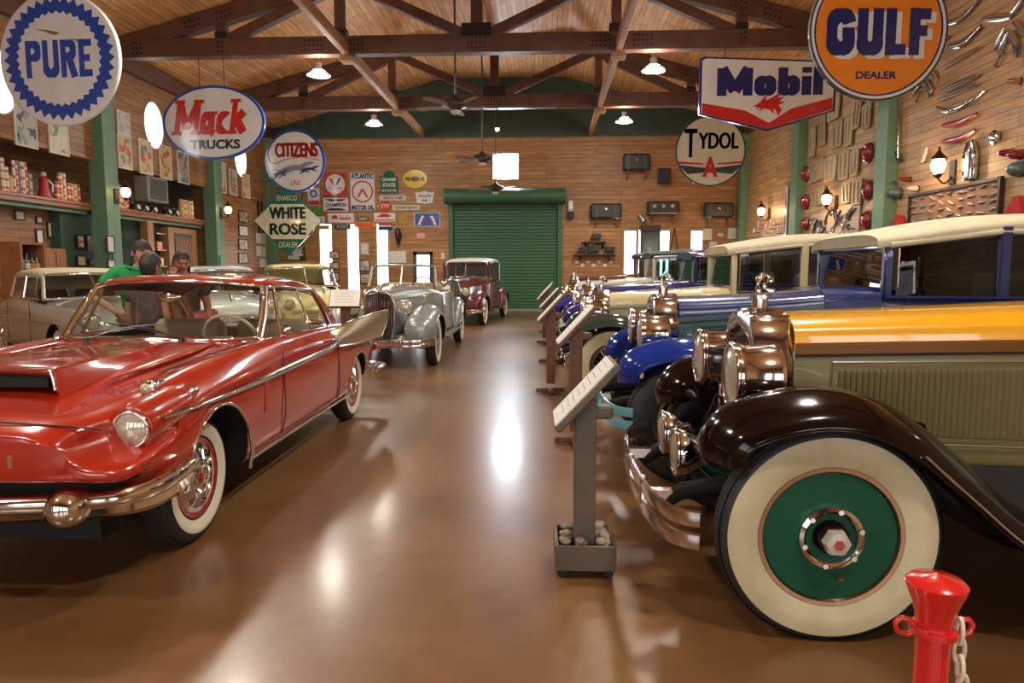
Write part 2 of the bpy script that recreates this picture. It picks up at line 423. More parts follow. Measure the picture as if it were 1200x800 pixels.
# back wall: holes (x0,x1,z0,z1)
slits = [(-8.08,-7.64,.5,3.10),(-7.08,-6.67,.5,3.10),(-6.02,-5.62,.5,3.10),(2.72,3.13,.5,2.83),(3.95,4.28,.5,2.83),(5.02,5.42,.5,2.83),(3.22,3.36,.5,2.86)]
upper = (-1.87,-.98,4.62,5.50)
door_hole = (-3.30,.42,0,3.78)
glassdoor = (-4.72,-4.02,0,2.12)
wall_plane('wall_back', wall_w, XL-.2, XR+.2, slits+[upper, door_hole, glassdoor], lambda u, z, t: (u, YB+t, z))
gb = MB(dgreen_m); zr = ZE+(XC-XL)*SL; RIDGE = zr+.34; FL0 = 8.10; XF0 = (RIDGE-8.06)/SL
gb.prism([(XL-.2, ZE), (XR+.2, ZE), (XR+.2, ZE+.3), (XC+XF0, FL0), (XC-XF0, FL0), (XL-.2, ZE+.3)], (0, YB-.02, 0), (1,0,0), (0,0,1), (0,.22,0))
struct(gb.build('wall_back_gable'), 'dark green painted gable above the back wall')
# bright windows
day = mat('daylight_pane', (.9,.95,1), .3, emit=(.86,.93,1.0), es=9.0)
day_hi = mat('daylight_pane_upper', (.9,.95,1), .3, emit=(.84,.90,1.0), es=75.0)
frame_w = mat('window_frame_white', (.62,.6,.56), .4)
for i, (x0, x1, z0, z1) in enumerate(slits[:6]+[upper]):
    p = MB(day if i < 6 else day_hi).box(((x0+x1)/2, YB+.12, (z0+z1)/2), (x1-x0+.02, .01, z1-z0+.02)).build('window_%d' % (i+1))
    struct(p)
    f = MB(frame_w)
    for xx in (x0, x1): f.box((xx, YB+.02, (z0+z1)/2), (.03,.06,z1-z0+.03))
    for zz in (z0, z1): f.box(((x0+x1)/2, YB+.02, zz), (x1-x0, .06,.03))
    f.build('window_frame', p)
x0,x1,z0,z1 = slits[6]
struct(MB(day).box(((x0+x1)/2, YB+.12, (z0+z1)/2), (x1-x0+.02, .01, z1-z0+.02)).build('window_8'))
# left / right walls
struct(MB(wall_s).box((XR+.1, (YF+YB)/2, ZE/2), (.2, YB-YF, ZE)).build('wall_right'))
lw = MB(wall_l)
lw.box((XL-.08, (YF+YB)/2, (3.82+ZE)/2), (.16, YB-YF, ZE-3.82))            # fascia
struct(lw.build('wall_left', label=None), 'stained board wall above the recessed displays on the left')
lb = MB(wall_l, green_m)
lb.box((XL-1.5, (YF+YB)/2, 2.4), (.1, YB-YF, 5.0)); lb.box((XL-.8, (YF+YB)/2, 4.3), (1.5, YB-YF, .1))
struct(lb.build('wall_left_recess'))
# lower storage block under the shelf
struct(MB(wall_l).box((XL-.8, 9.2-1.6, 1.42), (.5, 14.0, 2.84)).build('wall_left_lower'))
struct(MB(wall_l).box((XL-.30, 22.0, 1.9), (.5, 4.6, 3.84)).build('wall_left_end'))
# front wall behind the camera; its glowing windows are added, unseen, as fill light
fw = []
for cx in (-7.2, -4.4, -1.6, 1.2, 4.0):
    fw.append((cx-.9, cx+.9, .9, 3.9))
wall_f = planks('wall_boards_front', (.42,.17,.06), (.30,.115,.04), (.10,.04,.015), 'XZ', rough=.45)
wall_plane('wall_front', wall_f, XL-.2, XR+.2, fw, lambda u, z, t: (u, YF-t, z))
fill_pane = mat('fill_pane_front', (.9,.95,1), .3, emit=(.95,.96,1.0), es=5.5)
for i, (a, b_, c, d) in enumerate(fw):
    p = MB(fill_pane).box(((a+b_)/2, YF-.12, (c+d)/2), (b_-a+.02, .01, d-c+.02)).build('window_%d' % (i+9)); struct(p)  # added glowing pane, lights the hall from behind the viewpoint
    f = MB(beam_m)
    for xx in (a, (a+b_)/2, b_): f.box((xx, YF-.03, (c+d)/2), (.06,.1,d-c+.06))
    for zz in (c, (c+d)/2, d): f.box(((a+b_)/2, YF-.03, zz), (b_-a, .1,.06))
    f.build('window_frame', p)
struct(MB(dgreen_m).prism([(XL-.2, ZE), (XR+.2, ZE), (XR+.2, ZE+.3), (XC+XF0, FL0), (XC-XF0, FL0), (XL-.2, ZE+.3)], (0, YF+.02, 0), (1,0,0), (0,0,1), (0,-.22,0)).build('wall_front_gable'))
# roof deck
FLAT = 8.06; XF = (RIDGE-FLAT)/SL           # the ceiling levels off under the ridge
cl = MB(ceil_m)
def slab(xa, za, xb, zb):
    cl.add([(xa, YF-.2, za), (xb, YF-.2, zb), (xb, YB+.2, zb), (xa, YB+.2, za), (xa, YF-.2, za+.15), (xb, YF-.2, zb+.15), (xb, YB+.2, zb+.15), (xa, YB+.2, za+.15)],
           [(0,1,2,3), (7,6,5,4), (0,4,5,1), (1,5,6,2), (2,6,7,3), (3,7,4,0)])
slab(XL-1.7, RIDGE-abs(XL-1.7-XC)*SL, XC-XF, FLAT); slab(XC-XF, FLAT, XC+XF, FLAT); slab(XC+XF, FLAT, XR+.3, RIDGE-abs(XR+.3-XC)*SL)
struct(cl.build('ceiling'))
# eaves plate above the side walls
for s, X in (('left', XL), ('right', XR)):
    struct(MB(beam_m).box((X+(.06 if s == 'left' else -.06), (YF+YB)/2, ZE+.12), (.22, YB-YF, .34)).build('trim_'+s))
    struct(MB(wall_l if s == 'left' else wall_s).box((X+(-.1 if s == 'left' else .1), (YF+YB)/2, ZE+.2), (.18, YB-YF, .8)).build('wall_%s_top' % s))

# ---- trusses
def bar(mb, p, q, w, d):
    """rectangular bar p->q lying in the XZ plane of a truss (w in plane, d along Y)"""
    p, q = Vector(p), Vector(q); t = (q-p).normalized(); nn = Vector((0,1,0)).cross(t).normalized(); yy = Vector((0,1,0))
    vs = [a+nn*(w/2*i)+yy*(d/2*j) for a in (p, q) for i, j in ((-1,-1),(1,-1),(1,1),(-1,1))]
    mb.add(vs, [(0,1,2,3), (7,6,5,4), (0,4,5,1), (1,5,6,2), (2,6,7,3), (3,7,4,0)])
HALF = (XR-XL)/2
def make_truss(Y, label):
    t = thing('roof_truss', label, 'truss', (XC, Y, 6.05), 0, 'roof trusses')
    zc = .2; tz = RIDGE-.21-6.05; tc = lambda x: tz-abs(x)*SL
    k = MB(beam_m); k.box((0, 0, (tz+.2)/2), (.24, .2, tz-.2)); k.build('king_post', t)
    for s in (-1, 1):
        c = MB(beam_m, steel_d); bar(c, (s*(HALF-.05), 0, tc(HALF-.05)), (0, 0, tz), .34, .24); c.m(1)
        for k_ in (6.0, 5.3, 3.0, 2.4):
            for i in range(4):
                for j in range(2):
                    x = s*(k_+i*.1); z = tc(x)+(j-.5)*.12
                    c.cyl((x, -.135, z), (x, -.115, z), .026, n=8)
        c.build('top_chord', t)
        for (xa, za, xb, zb) in ((.15,.35, 2.75, tc(2.75)-.1), (2.95,.40, 2.95, tc(2.95)-.1), (5.4,.38, 3.15, tc(3.15)-.14), (5.55,.4, 5.55, tc(5.55)-.1)):
            w = MB(beam_m); bar(w, (s*xa, 0, za), (s*xb, 0, zb), .20, .18); w.build('web_member', t)
    b = MB(beam_m, steel_d); b.box((0, 0, zc), (2*HALF-.1, .26, .38), bev=.01); b.m(1)
    for x, nx in ((0,5), (-2.62,5), (-3.5,5), (2.62,5), (3.5,5), (5.55,2), (-5.55,2), (7.4,3), (-7.4,3)):
        for i in range(nx):
            for j in range(3):
                xx = x+(i-(nx-1)/2)*.09; z = zc+(j-1)*.1; b.cyl((xx, -.145, z), (xx, -.125, z), .024, n=8)
    b.build('bottom_chord', t)
    MB(steel_d).box((0, 0, .47), (.62, .3, .26)).build('steel_plate', t, label='dark steel joint plate')
    for s in (-1, 1):
        for c, d in (((s*2.95, 0, .45), (.3, .21, .22)), ((s*5.55, 0, .45), (.24, .2, .16)), ((s*5.55, 0, .8), (.24, .2, .2))): MB(steel_d).box(c, d).build('steel_plate', t, label='dark steel joint plate')
    return t
for Y, lab in ((5.2, 'brown timber roof truss over the nearest part of the aisle'), (10.1, 'brown timber roof truss from which the two nearest big round signs hang'), (15.1, 'brown timber roof truss, the larger of the two crossing above the aisle'), (20.1, 'brown timber roof truss nearest the dark green gable')):
    make_truss(Y, lab)
# longitudinal braces below the chords
for x, lab in ((-4.3, 'long brown timber brace under the trusses on the left of the aisle'), (1.5, 'long brown timber brace under the trusses on the right of the aisle')):
    b = MB(vary(mat('light_timber', (.40,.20,.10), .55), (.30,.14,.06), 3))
    for (ya, yb) in ((5.3,10.0), (10.2,15.0), (15.2,20.0), (20.2,24.1)):
        b.box((x, (ya+yb)/2, 6.16), (.13, yb-ya, .24))
    for y in (10.1, 15.1, 20.1): b.box((x, y, 5.97), (.3,.34,.10))
    tag(b.build('timber_brace', bevel=.01), lab, 'beam', 'long timber braces')

# ---- green columns
def column(x, y, side, label, h=6.0, w=.46):
    t = thing('timber_column', label, 'column', (x, y, 0), 0, 'green columns')
    b = MB(green_m); b.box((0, 0, h/2), (.36, w, h)); b.build('post', t, bevel=.012)
    f = MB(green_m); f.box((side*.2, 0, .95), (.05, w*.7, 1.9)); f.build('base_panel', t, bevel=.008)
    return t
column(XL+.05, 14.8, 1, 'green timber column left of the aisle, nearest, behind the saw-toothed round sign')
column(XL+.05, 19.75, 1, 'green timber column on the left, below the oval sign')
column(XL+.05, 23.9, 1, 'dark green corner column at the left end of the back wall', w=.5)
column(XR-.05, 14.0, -1, 'green timber column on the right wall below the orange round sign')
column(XR-.05, 18.75, -1, 'green timber column on the right wall beside the red lamps')
column(XR-.05, 23.9, -1, 'green corner column at the right end of the back wall', w=.4)

# ---- roll-up door
rg = mat('roller_door_green', (.045,.13,.062), .45)
d = MB(rg); x0, x1, z1 = -3.30, .42, 3.78; nsl = 34
prof = []
for i in range(nsl):
    z = z1*i/nsl; h = z1/nsl
    prof += [(0, z), (-.022, z+h*.25), (-.022, z+h*.75), (0, z+h*.98)]
prof.append((0, z1))
d.grid([[(x0, YB+.06+p[0], p[1]) for p in prof], [(x1, YB+.06+p[0], p[1]) for p in prof]])
dr = struct(d.build('door_1'), 'green slatted roller door in the back wall')
b = MB(rg)
for xx in (x0-.06, x1+.06): b.box((xx, YB-.03, 1.95), (.16, .12, 3.9))
b.build('guide_rail', dr, bevel=.01)
b = MB(rg); b.cyl((x0-.25, YB-.28, 4.02), (x1+.25, YB-.28, 4.02), .26, n=28); b.box(((x0+x1)/2, YB-.14, 4.18), (x1-x0+.5, .3, .12)); b.build('door_housing', dr, smooth=40, label='round green roller housing')
b = MB(mat('door_bar', (.25,.3,.26), .4)); b.box(((x0+x1)/2, YB+.01, .06), (x1-x0, .06, .1)); b.build('bottom_bar', dr)
# roller motor box on the right
t = thing('door_opener', 'grey motor box beside the top right of the roller door', 'door opener', (x1+.42, YB-.135, 3.4))
MB(mat('opener_grey', (.35,.36,.36), .4, .3)).box((0,0,.28), (.2,.26,.42), bev=.02).build('housing', t)
MB(steel_d).box((0,0,-.05), (.22,.2,.2), bev=.02).build('motor', t)
MB(mat('white_label', (.75,.75,.72), .5)).box((0,-.136,.3), (.13,.006,.26)).build('label_plate', t)
# glass door in the back wall
gd = MB(mat('door_frame_dark', (.04,.045,.05), .4))
gx0, gx1 = -4.72, -4.02
for xx in (gx0+.06, gx1-.06): gd.box((xx, YB+.02, 1.06), (.12,.1,2.12))
for zz in (.1, 1.0, 2.06): gd.box(((gx0+gx1)/2, YB+.02, zz), (gx1-gx0, .1, .12 if zz != 1.0 else .06))
g = struct(gd.build('door_2'), 'dark framed glass door in the back wall')
MB(day).box(((gx0+gx1)/2, YB+.1, 1.06), (gx1-gx0, .01, 2.1)).build('pane', g)
MB(steel_d).cyl((gx1-.16, YB-.08, .95), (gx1-.16, YB-.08, 1.25), .012, n=8).build('handle', g)

# ---- pendant lamps
shade_m = mat('lamp_reflector', (.75,.77,.78), .25, .7)
bulb_m = mat('lamp_glow', (1,1,1), .3, emit=(1.0,.97,.88), es=90.0)
def pendant(x, y, z, label, power=600):
    t = thing('pendant_lamp', label, 'pendant lamp', (x, y, z), 0, 'pendant lamps')
    s = MB(shade_m); s.lathe([(.06,.12), (.10,.115), (.21,.05), (.26,0), (.255,-.01), (.2,.04), (.09,.10), (.05,.105)], n=36); s.build('lamp_shade', t, smooth=50)
    c = MB(mat('lamp_canister', (.45,.47,.48), .35, .6)); c.cyl((0,0,.1), (0,0,.26), .075, n=20); c.build('lamp_canister', t, smooth=40)
    g = MB(bulb_m); g.lathe([(0,-.035), (.10,-.03), (.185,-.012), (.2,.02), (0,.03)], n=28); g.build('lens', t, smooth=60)
    r = MB(steel_d)
    for sx in (-.06, .06): r.cyl((sx,0,.26), (sx,0,.45), .008, n=6)
    r.box((0,0,.44), (.2,.1,.03)); r.build('hanger', t)
    L = bpy.data.lights.new('pendant_light', 'SPOT'); L.energy = power; L.color = (1,.93,.80); L.spot_size = math.radians(150); L.spot_blend = .6; L.shadow_soft_size = .18
    lo = bpy.data.objects.new('pendant_light', L); C.objects.link(lo); lo.location = (x, y, z-.06)
    L = bpy.data.lights.new('pendant_uplight', 'POINT'); L.energy = power*.26; L.color = (1,.90,.76); L.shadow_soft_size = .22  # added point light above the shade, brightens the ceiling
    lo = bpy.data.objects.new('pendant_uplight', L); C.objects.link(lo); lo.location = (x, y, z+.17)
LZ = 5.66
for (x, y, lab) in ((-4.95,15.1,'round pendant lamp under the nearer truss on the left'), (2.25,15.1,'round pendant lamp under the nearer truss, left of the winged horse sign'),
                    (-5.0,20.1,'small looking pendant lamp under the far truss, above the round greyhound sign'), (2.2,20.1,'small looking pendant lamp under the far truss near the door'),
                    (-4.95,10.1,'round pendant lamp left above the near aisle'), (2.25,10.1,'round pendant lamp right above the near aisle'),
                    (-4.95,5.2,'round pendant lamp left over the red coupe'), (2.25,5.2,'round pendant lamp right over the old cars'),
                    (-4.95,.1,'round pendant lamp left behind the viewpoint'), (2.25,.1,'round pendant lamp right behind the viewpoint')):
    pendant(x, y, LZ, lab)

# ---- ceiling fans
fan_m = mat('fan_bronze', (.10,.08,.07), .35, .7); blade_m = mat('fan_blade', (.20,.15,.12), .4)
def fan(x, y, z, top, label, a0):
    t = thing('ceiling_fan', label, 'ceiling fan', (x, y, z), 0, 'ceiling fans')
    MB(fan_m).cyl((0,0,.1), (0,0,top-z), .022, n=10).build('downrod', t, smooth=40)
    MB(fan_m).lathe([(0,-.1), (.1,-.09), (.15,-.03), (.25,.0), (.27,.05), (.23,.1), (.1,.14), (.03,.22)], n=28).build('motor_housing', t, smooth=50)
    MB(mat('fan_glass', (.7,.68,.6), .3)).lathe([(0,-.16), (.07,-.15), (.1,-.11), (.1,-.08)], n=20).build('cap', t, smooth=50)
    for i in range(5):
        a = a0+2*PI*i/5; R = Matrix.Rotation(a, 3, 'Z')
        b = MB(blade_m); pts = [(.2,-.05), (.75,-.085), (.86,-.05), (.86,.05), (.75,.085), (.2,.05)]
        T = R @ Matrix.Rotation(.2, 3, 'X')
        b.prism(pts, (0,0,0), T @ Vector((1,0,0)), T @ Vector((0,1,0)), T @ Vector((0,0,.012))); b.build('blade', t)
fan(-1.83, 14.0, 4.72, 8.3, 'bronze ceiling fan on a long rod, nearest and highest of the three fans', .3)
fan(-1.72, 18.6, 4.40, 8.3, 'bronze ceiling fan in front of the bright square window', .1)
fan(-1.62, 22.0, 4.02, 8.3, 'bronze ceiling fan just above the roller door housing', .5)
t = thing('hanging_spotlight', 'small hanging spotlight with a warm bulb below the far truss', 'lamp', (-1.42, 20.0, 5.62))
MB(steel_d).cyl((0,0,.1), (0,0,.45), .02, n=8).cyl((0,0,-.12), (0,0,.12), .07, .05, n=14).build('can', t, smooth=40)
MB(mat('warm_bulb', (1,.8,.5), .3, emit=(1,.62,.28), es=8)).ball((0,0,-.15), .06, 12, 8).build('bulb', t, smooth=180)
# ================================================================ hanging signs
def enamel(n, c, r=.22): return mat(n, c, r, 0, coat=.6)
s_white = vary(enamel('enamel_white', (.74,.74,.73)), (.62,.60,.56), 2.5, amount=.5)
s_cream = vary(enamel('enamel_cream', (.68,.64,.50)), (.55,.50,.38), 3, amount=.5)
s_blue = enamel('enamel_blue', (.02,.07,.36)); s_navy = enamel('enamel_navy', (.02,.025,.13)); s_red = enamel('enamel_red', (.55,.025,.02))
s_orange = enamel('enamel_orange', (.80,.24,.02)); s_black = enamel('enamel_black', (.015,.015,.018)); s_green = enamel('enamel_green', (.01,.13,.08))
s_dgreen = enamel('enamel_bottle_green', (.01,.06,.035)); s_yellow = enamel('enamel_yellow', (.75,.55,.03)); s_grey = enamel('enamel_grey', (.35,.36,.36))
s_slate = enamel('enamel_slate', (.05,.06,.07)); s_rust = mat('rust', (.25,.11,.05), .8); s_silver = mat('silver_edge', (.6,.6,.6), .3, .9)
X3, Z3 = (1,0,0), (0,0,1)
def flat(mb, poly, y, h=.004, cx=0, cz=0):
    """polygon in the sign plane; front face at y-h"""
    return mb.prism(poly, (cx, y, cz), X3, Z3, (0,-h,0))
def wires(t, xs, z0, z1):
    w = MB(steel_d)
    for x in xs: w.cyl((x,0,z0), (x,0,z1), .008, n=6)
    w.build('hanging_wire', t)
def hsign(name, label, x, y, z, rz=0): return thing(name, label, 'sign', (x,y,z), rz, None)
def star_ring(r_out, r_in, n, amp):
    o = []; 
    for i in range(2*n): a = PI*i/n; r = r_out if i % 2 == 0 else r_out-amp; o.append((r*cos(a), r*sin(a)))
    return o
def ring_poly(mb, outer, inner, y, h):
    n = len(outer); vs = [(p[0],y,p[1]) for p in outer]+[(p[0],y,p[1]) for p in inner]+[(p[0],y-h,p[1]) for p in outer]+[(p[0],y-h,p[1]) for p in inner]
    fs = []
    for i in range(n):
        j = (i+1) % n; fs += [(i,j,n+j,n+i), (2*n+i,2*n+j,3*n+j,3*n+i), (i,j,2*n+j,2*n+i), (n+i,n+j,3*n+j,3*n+i)]
    mb.add(vs, fs)
TXT = (PI/2,0,0)
# PURE
t = hsign('round_sign', 'big round white sign with blue saw-toothed ring, hanging top left', -6.99, 9.85, 4.47, -.06)
R = .935
MB(s_white).lathe([(0,.03),(R-.02,.03),(R,.015),(R,-.015),(R-.02,-.03),(0,-.03)], (0,0,0), (0,1,0), 96).build('sign_face', t, smooth=30)
b = MB(s_blue); ring_poly(b, star_ring(.86,0,36,.085), star_ring(.665,0,36,.045), -.031, .004); b.build('saw_tooth_ring', t)
block_word('PURE', s_blue, t, (0,-.032,.0), 1.02, .52, t=.20, gap=.12)
b = MB(s_rust); b.prism(smoothpts([(-.35,.42),(-.15,.40),(.02,.36),(-.05,.33),(-.2,.38)],3), (0,-.031,0), X3, Z3, (0,-.002,0)); b.prism([(.2,.28),(.45,.22),(.5,.20),(.3,.22)], (0,-.031,0), X3, Z3, (0,-.002,0)); b.build('rust_stain', t)
wires(t, (-.4,.4), .85, 1.9)
# Mack
t = hsign('oval_sign', 'hanging white oval sign with red and black lettering and blue rim', -7.27, 15.0, 4.66, -.05)
b = MB(s_white); flat(b, ellipse(1.15,.77,72), .03, .06); b.build('sign_face', t)
b = MB(s_blue); ring_poly(b, ellipse(1.17,.79,72), ellipse(1.115,.735,72), .035, .072); b.build('sign_rim', t)
block_word('Mack', s_red, t, (-.04,-.034,.12), 1.62, .74, t=.20, gap=.07, shear=.18, serif=.95)
letters('TRUCKS', .3, s_black, t, (.02,-.036,-.46), TXT, width=1.15, height=.20, bold=.012)
wires(t, (-.29,.27), .74, 1.4)
# Citizens
t = hsign('round_sign', 'round white hanging sign with running greyhound and blue rim', -7.32, 20.0, 4.62, -.04)
R = .88
MB(s_white).lathe([(0,.02),(R,.02),(R,-.02),(0,-.02)], (0,0,0), (0,1,0), 72).build('sign_face', t, smooth=30)
MB(s_blue).ring([(R-.05,-.027),(R+.02,-.027),(R+.02,.027),(R-.05,.027)], (0,0,0), (0,1,0), 72).build('sign_rim', t, smooth=30)
letters('CITIZENS', .3, s_red, t, (.05,-.024,.32), TXT, width=1.26, height=.40, bold=.004, fat=.02)
b = MB(s_red); b.tube([(-.72,-.024,.55),(-.80,-.024,.25),(-.76,-.024,-.02),(-.6,-.024,-.06),(-.3,-.024,.05),(.2,-.024,.12),(.72,-.024,.02)], .035, 6, flat=.3); b.build('flourish', t)
dog = [(-.70,-.12),(-.45,-.14),(-.28,-.06),(-.05,.0),(.12,-.02),(.30,.06),(.45,.09),(.60,.05),(.50,.01),(.34,-.04),(.28,-.12),(.45,-.22),(.40,-.25),(.20,-.18),(.0,-.16),(-.15,-.20),(-.35,-.30),(-.55,-.42),(-.50,-.32),(-.38,-.22),(-.45,-.18)]
b = MB(mat('hound_grey', (.22,.20,.34), .4)); b.prism([(x,z-.1) for x,z in dog], (0,-.022,0), X3, Z3, (0,-.004,0)); b.build('greyhound', t)
b = MB(s_navy); b.prism([(x*.55+.42,z*.5-.18) for x,z in dog], (0,-.026,0), X3, Z3, (0,-.004,0)); b.prism([(x*.4-.45,z*.6-.28) for x,z in dog], (0,-.026,0), X3, Z3, (0,-.004,0)); b.build('greyhound_shadow', t)
letters('LINE', .2, s_red, t, (.0,-.024,-.62), TXT, width=.30, height=.14, shear=.3)
wires(t, (-.33,.33), .82, 1.4)
# White Rose
t = hsign('diamond_sign', 'green and cream diamond-shaped sign hanging before the left corner', -8.47, 22.3, 3.08, -.02)
b = MB(s_green); flat(b, [(0,1.16),(.86,.32),(.86,-.32),(0,-1.16),(-.86,-.32),(-.86,.32)], .02, .04); b.build('sign_face', t)
b = MB(s_cream); flat(b, [(-.54,.53),(.54,.53),(1.12,.0),(.54,-.60),(-.54,-.60),(-1.12,0)], -.022, .012); b.build('cream_band', t)
letters('WHITE', .4, s_dgreen, t, (0,-.038,.25), TXT, width=1.2, height=.37, bold=.006, fat=.016)
letters('ROSE', .4, s_dgreen, t, (0,-.038,-.27), TXT, width=1.2, height=.37, bold=.006, fat=.016)
letters('ENARCO', .2, s_cream, t, (0,-.025,.73), TXT, width=.66, height=.16)
letters('DEALER', .2, s_cream, t, (0,-.025,-.78), TXT, width=.62, height=.17)
b = MB(steel_d); b.cyl((-1.1,0,1.30),(.75,0,1.30),.025,n=8); b.cyl((-.5,0,.6),(-.5,0,1.3),.012,n=6); b.cyl((.5,0,.6),(.5,0,1.3),.012,n=6); b.build('hanging_bar', t)
# Gulf
t = hsign('round_sign', 'big round orange sign with navy letters, hanging top right', 4.53, 10.0, 4.73, .04)
R = .93
MB(s_orange).lathe([(0,.02),(R,.02),(R,-.02),(0,-.02)], (0,0,0), (0,1,0), 96).build('sign_face', t, smooth=30)
MB(s_navy).ring([(R-.075,-.024),(R-.045,-.024),(R-.045,.0),(R-.075,.0)], (0,0,0), (0,1,0), 96).build('inner_line', t, smooth=30)
MB(s_white).ring([(R-.05,-.026),(R-.01,-.026),(R-.01,.02),(R-.05,.02)], (0,0,0), (0,1,0), 96).build('white_rim', t, smooth=30)
MB(s_slate).ring([(R-.012,-.03),(R+.015,-.03),(R+.015,.03),(R-.012,.03)], (0,0,0), (0,1,0), 96).build('outer_rim', t, smooth=30)
block_word('GULF', s_white, t, (.075,-.022,-.075), 1.40, .62, t=.25, gap=.10, name='lettering_shadow')
block_word('GULF', s_navy, t, (.0,-.03,-.03), 1.40, .62, t=.25, gap=.10)
letters('DEALER', .2, s_navy, t, (0,-.024,-.60), TXT, width=.56, height=.10, bold=.006)
wires(t, (-.4,.4), .85, 1.4)
# Mobil
t = hsign('shield_sign', 'white shield sign with red winged horse and red pointed bottom', 4.60, 15.0, 5.15, .0)
sh_ = [(-1.38,.68),(-1.30,.72),(1.30,.60),(1.38,.55),(1.36,-.38),(.03,-.76),(-1.38,-.42)]
b = MB(s_navy); flat(b, [(x*1.02,z*1.03) for x,z in sh_], .03, .06); b.build('sign_rim', t)
b = MB(s_white); flat(b, [(x*.985,z*.975) for x,z in sh_], -.03, .006); b.build('sign_face', t)
b = MB(s_red); flat(b, [(-1.35,-.20),(-.45,-.36),(.05,-.62),(.5,-.33),(1.33,-.12),(1.33,-.36),(.03,-.74),(-1.35,-.41)], -.036, .005); b.build('red_chevron', t)
block_word('Mobil', s_navy, t, (.04,-.036,.22), 2.15, .56, t=.25, gap=.08)
horse = [(-.34,-.02),(-.20,.06),(-.12,.16),(-.05,.22),(-.09,.10),(.02,.14),(.22,.26),(.16,.14),(.30,.18),(.20,.08),(.32,.06),(.18,.0),(.26,-.10),(.18,-.22),(.14,-.12),(.08,-.06),(.10,-.18),(.02,-.10),(-.10,-.06),(-.22,-.12),(-.18,-.04),(-.28,-.08),(-.26,-.03)]
b = MB(s_red); flat(b, [(x+.05,z-.26) for x,z in horse], -.036, .008); b.build('winged_horse', t)
wires(t, (-.9,.9), .58, 1.0)
# Tydol
t = hsign('round_sign', 'round cream hanging sign with red A and dark wings, far right', 4.62, 20.0, 4.81, .0)
R = .97
MB(s_cream).lathe([(0,.02),(R,.02),(R,-.02),(0,-.02)], (0,0,0), (0,1,0), 72).build('sign_face', t, smooth=30)
MB(s_slate).ring([(R-.03,-.025),(R+.015,-.025),(R+.015,.025),(R-.03,.025)], (0,0,0), (0,1,0), 72).build('sign_rim', t, smooth=30)
letters('YDOL', .5, s_slate, t, (.21,-.024,.28), TXT, width=1.10, height=.44, bold=.004, fat=.016)
letters('T', .5, s_slate, t, (-.56,-.024,.22), TXT, width=.34, height=.78, bold=.004, fat=.014)
b = MB(s_slate); flat(b, [(-.88,-.38),(-.2,-.46),(.2,-.46),(.88,-.38),(.78,-.50),(.62,-.64),(.2,-.60),(-.2,-.60),(-.62,-.64),(-.78,-.50)], -.02, .005); b.build('dark_wings', t)
for s_ in (-1,1): b = MB(s_red); flat(b, [(s_*.92,-.28),(s_*.2,-.34),(s_*.2,-.38),(s_*.90,-.35)], -.02, .006); b.build('red_stripe', t)
letters('A', .5, s_red, t, (0,-.03,-.44), TXT, width=.42, height=.56, bold=.02)
wires(t, (-.4,.4), .88, 1.4)

# ================================================================ small signs on the back wall
YW = YB-.005
def bsign(px0, pz0, px1, pz1, label, face, shape='rect', name='wall_sign', rim=None):
    """sign on the back wall; corners given in metres (x, z)"""
    cx, cz, w, h = (px0+px1)/2, (pz0+pz1)/2, abs(px1-px0), abs(pz1-pz0)
    t = thing(name, label, 'sign', (cx, YW, cz))
    poly = {'rect': rrect(w, h, min(w,h)*.06, 3), 'oval': ellipse(w/2, h/2, 36), 'arch': [(-w/2,-h/2),(w/2,-h/2),(w/2,h*.22),(w*.34,h*.24),(w*.28,h*.42),(w*.12,h*.5),(-w*.12,h*.5),(-w*.28,h*.42),(-w*.34,h*.24),(-w/2,h*.22)],
            'shield': [(-w*.42,-h*.42),(0,-h/2),(w*.42,-h*.42),(w/2,h*.4),(w*.2,h*.38),(0,h/2),(-w*.2,h*.38),(-w/2,h*.4)]}[shape]
    if rim:
        b = MB(rim); flat(b, [(x*1.0,z*1.0) for x,z in poly], 0, .03); b.build('sign_rim', t)
        b = MB(face); k = .93; flat(b, [(x*k,z*(k-.02)) for x,z in poly], -.03, .006); b.build('sign_face', t)
    else:
        b = MB(face); flat(b, poly, 0, .036); b.build('sign_face', t)
    return t, w, h
def PW(px, py):  # photo position on the back wall in metres, measured once from the picture
    return ((px-640)/33.05+.02, 1.45+(317-py)/33.0)
def SG(x0,y0,x1,y1,label,face,shape='rect',rim=None):
    a = PW(x0,y1); c = PW(x1,y0); return bsign(a[0],a[1],c[0],c[1],label,face,shape,rim=rim)
def TL(t, s, z, w, h, m, bold=.004, x=0, shear=0, y=-.042, **k): return letters(s, .2, m, t, (x,y,z), TXT, width=w, height=h, bold=bold, shear=shear, **k)
t,w,h = SG(380,204,406,230,'square red sign with V logo in a white circle', s_red)
MB(s_white).cyl((0,-.036,0),(0,-.042,0),w*.44,n=40).build('white_disc', t)
b = MB(s_red); flat(b, [(-.22,.20),(-.12,.20),(.0,-.06),(-.06,-.08)], -.042, .004); b.build('letter_v_left', t)
b = MB(s_blue); flat(b, [(.22,.20),(.12,.20),(.0,-.06),(.02,-.08)], -.042, .004); b.build('letter_v_right', t)
TL(t,'VALVOLINE',-.14,.50,.09,s_red)
t,w,h = SG(410,203,440,248,'tall white rectangular wall sign with red ring and navy lettering', s_white, rim=s_grey)
TL(t,'ATLANTIC',.53,.80,.18,s_navy,.01); TL(t,'MOTOR OIL',-.55,.80,.16,s_navy,.01)
MB(s_red).ring([(.33,-.036),(.38,-.036),(.38,-.046),(.33,-.046)],(0,0,0),(0,1,0),40).build('red_ring', t)
b = MB(s_red); flat(b, [(-.20,-.18),(-.13,-.18),(.0,.05),(.13,-.18),(.20,-.18),(.04,.12),(-.04,.12)], -.036, .006, cz=-.02); b.build('emblem', t)
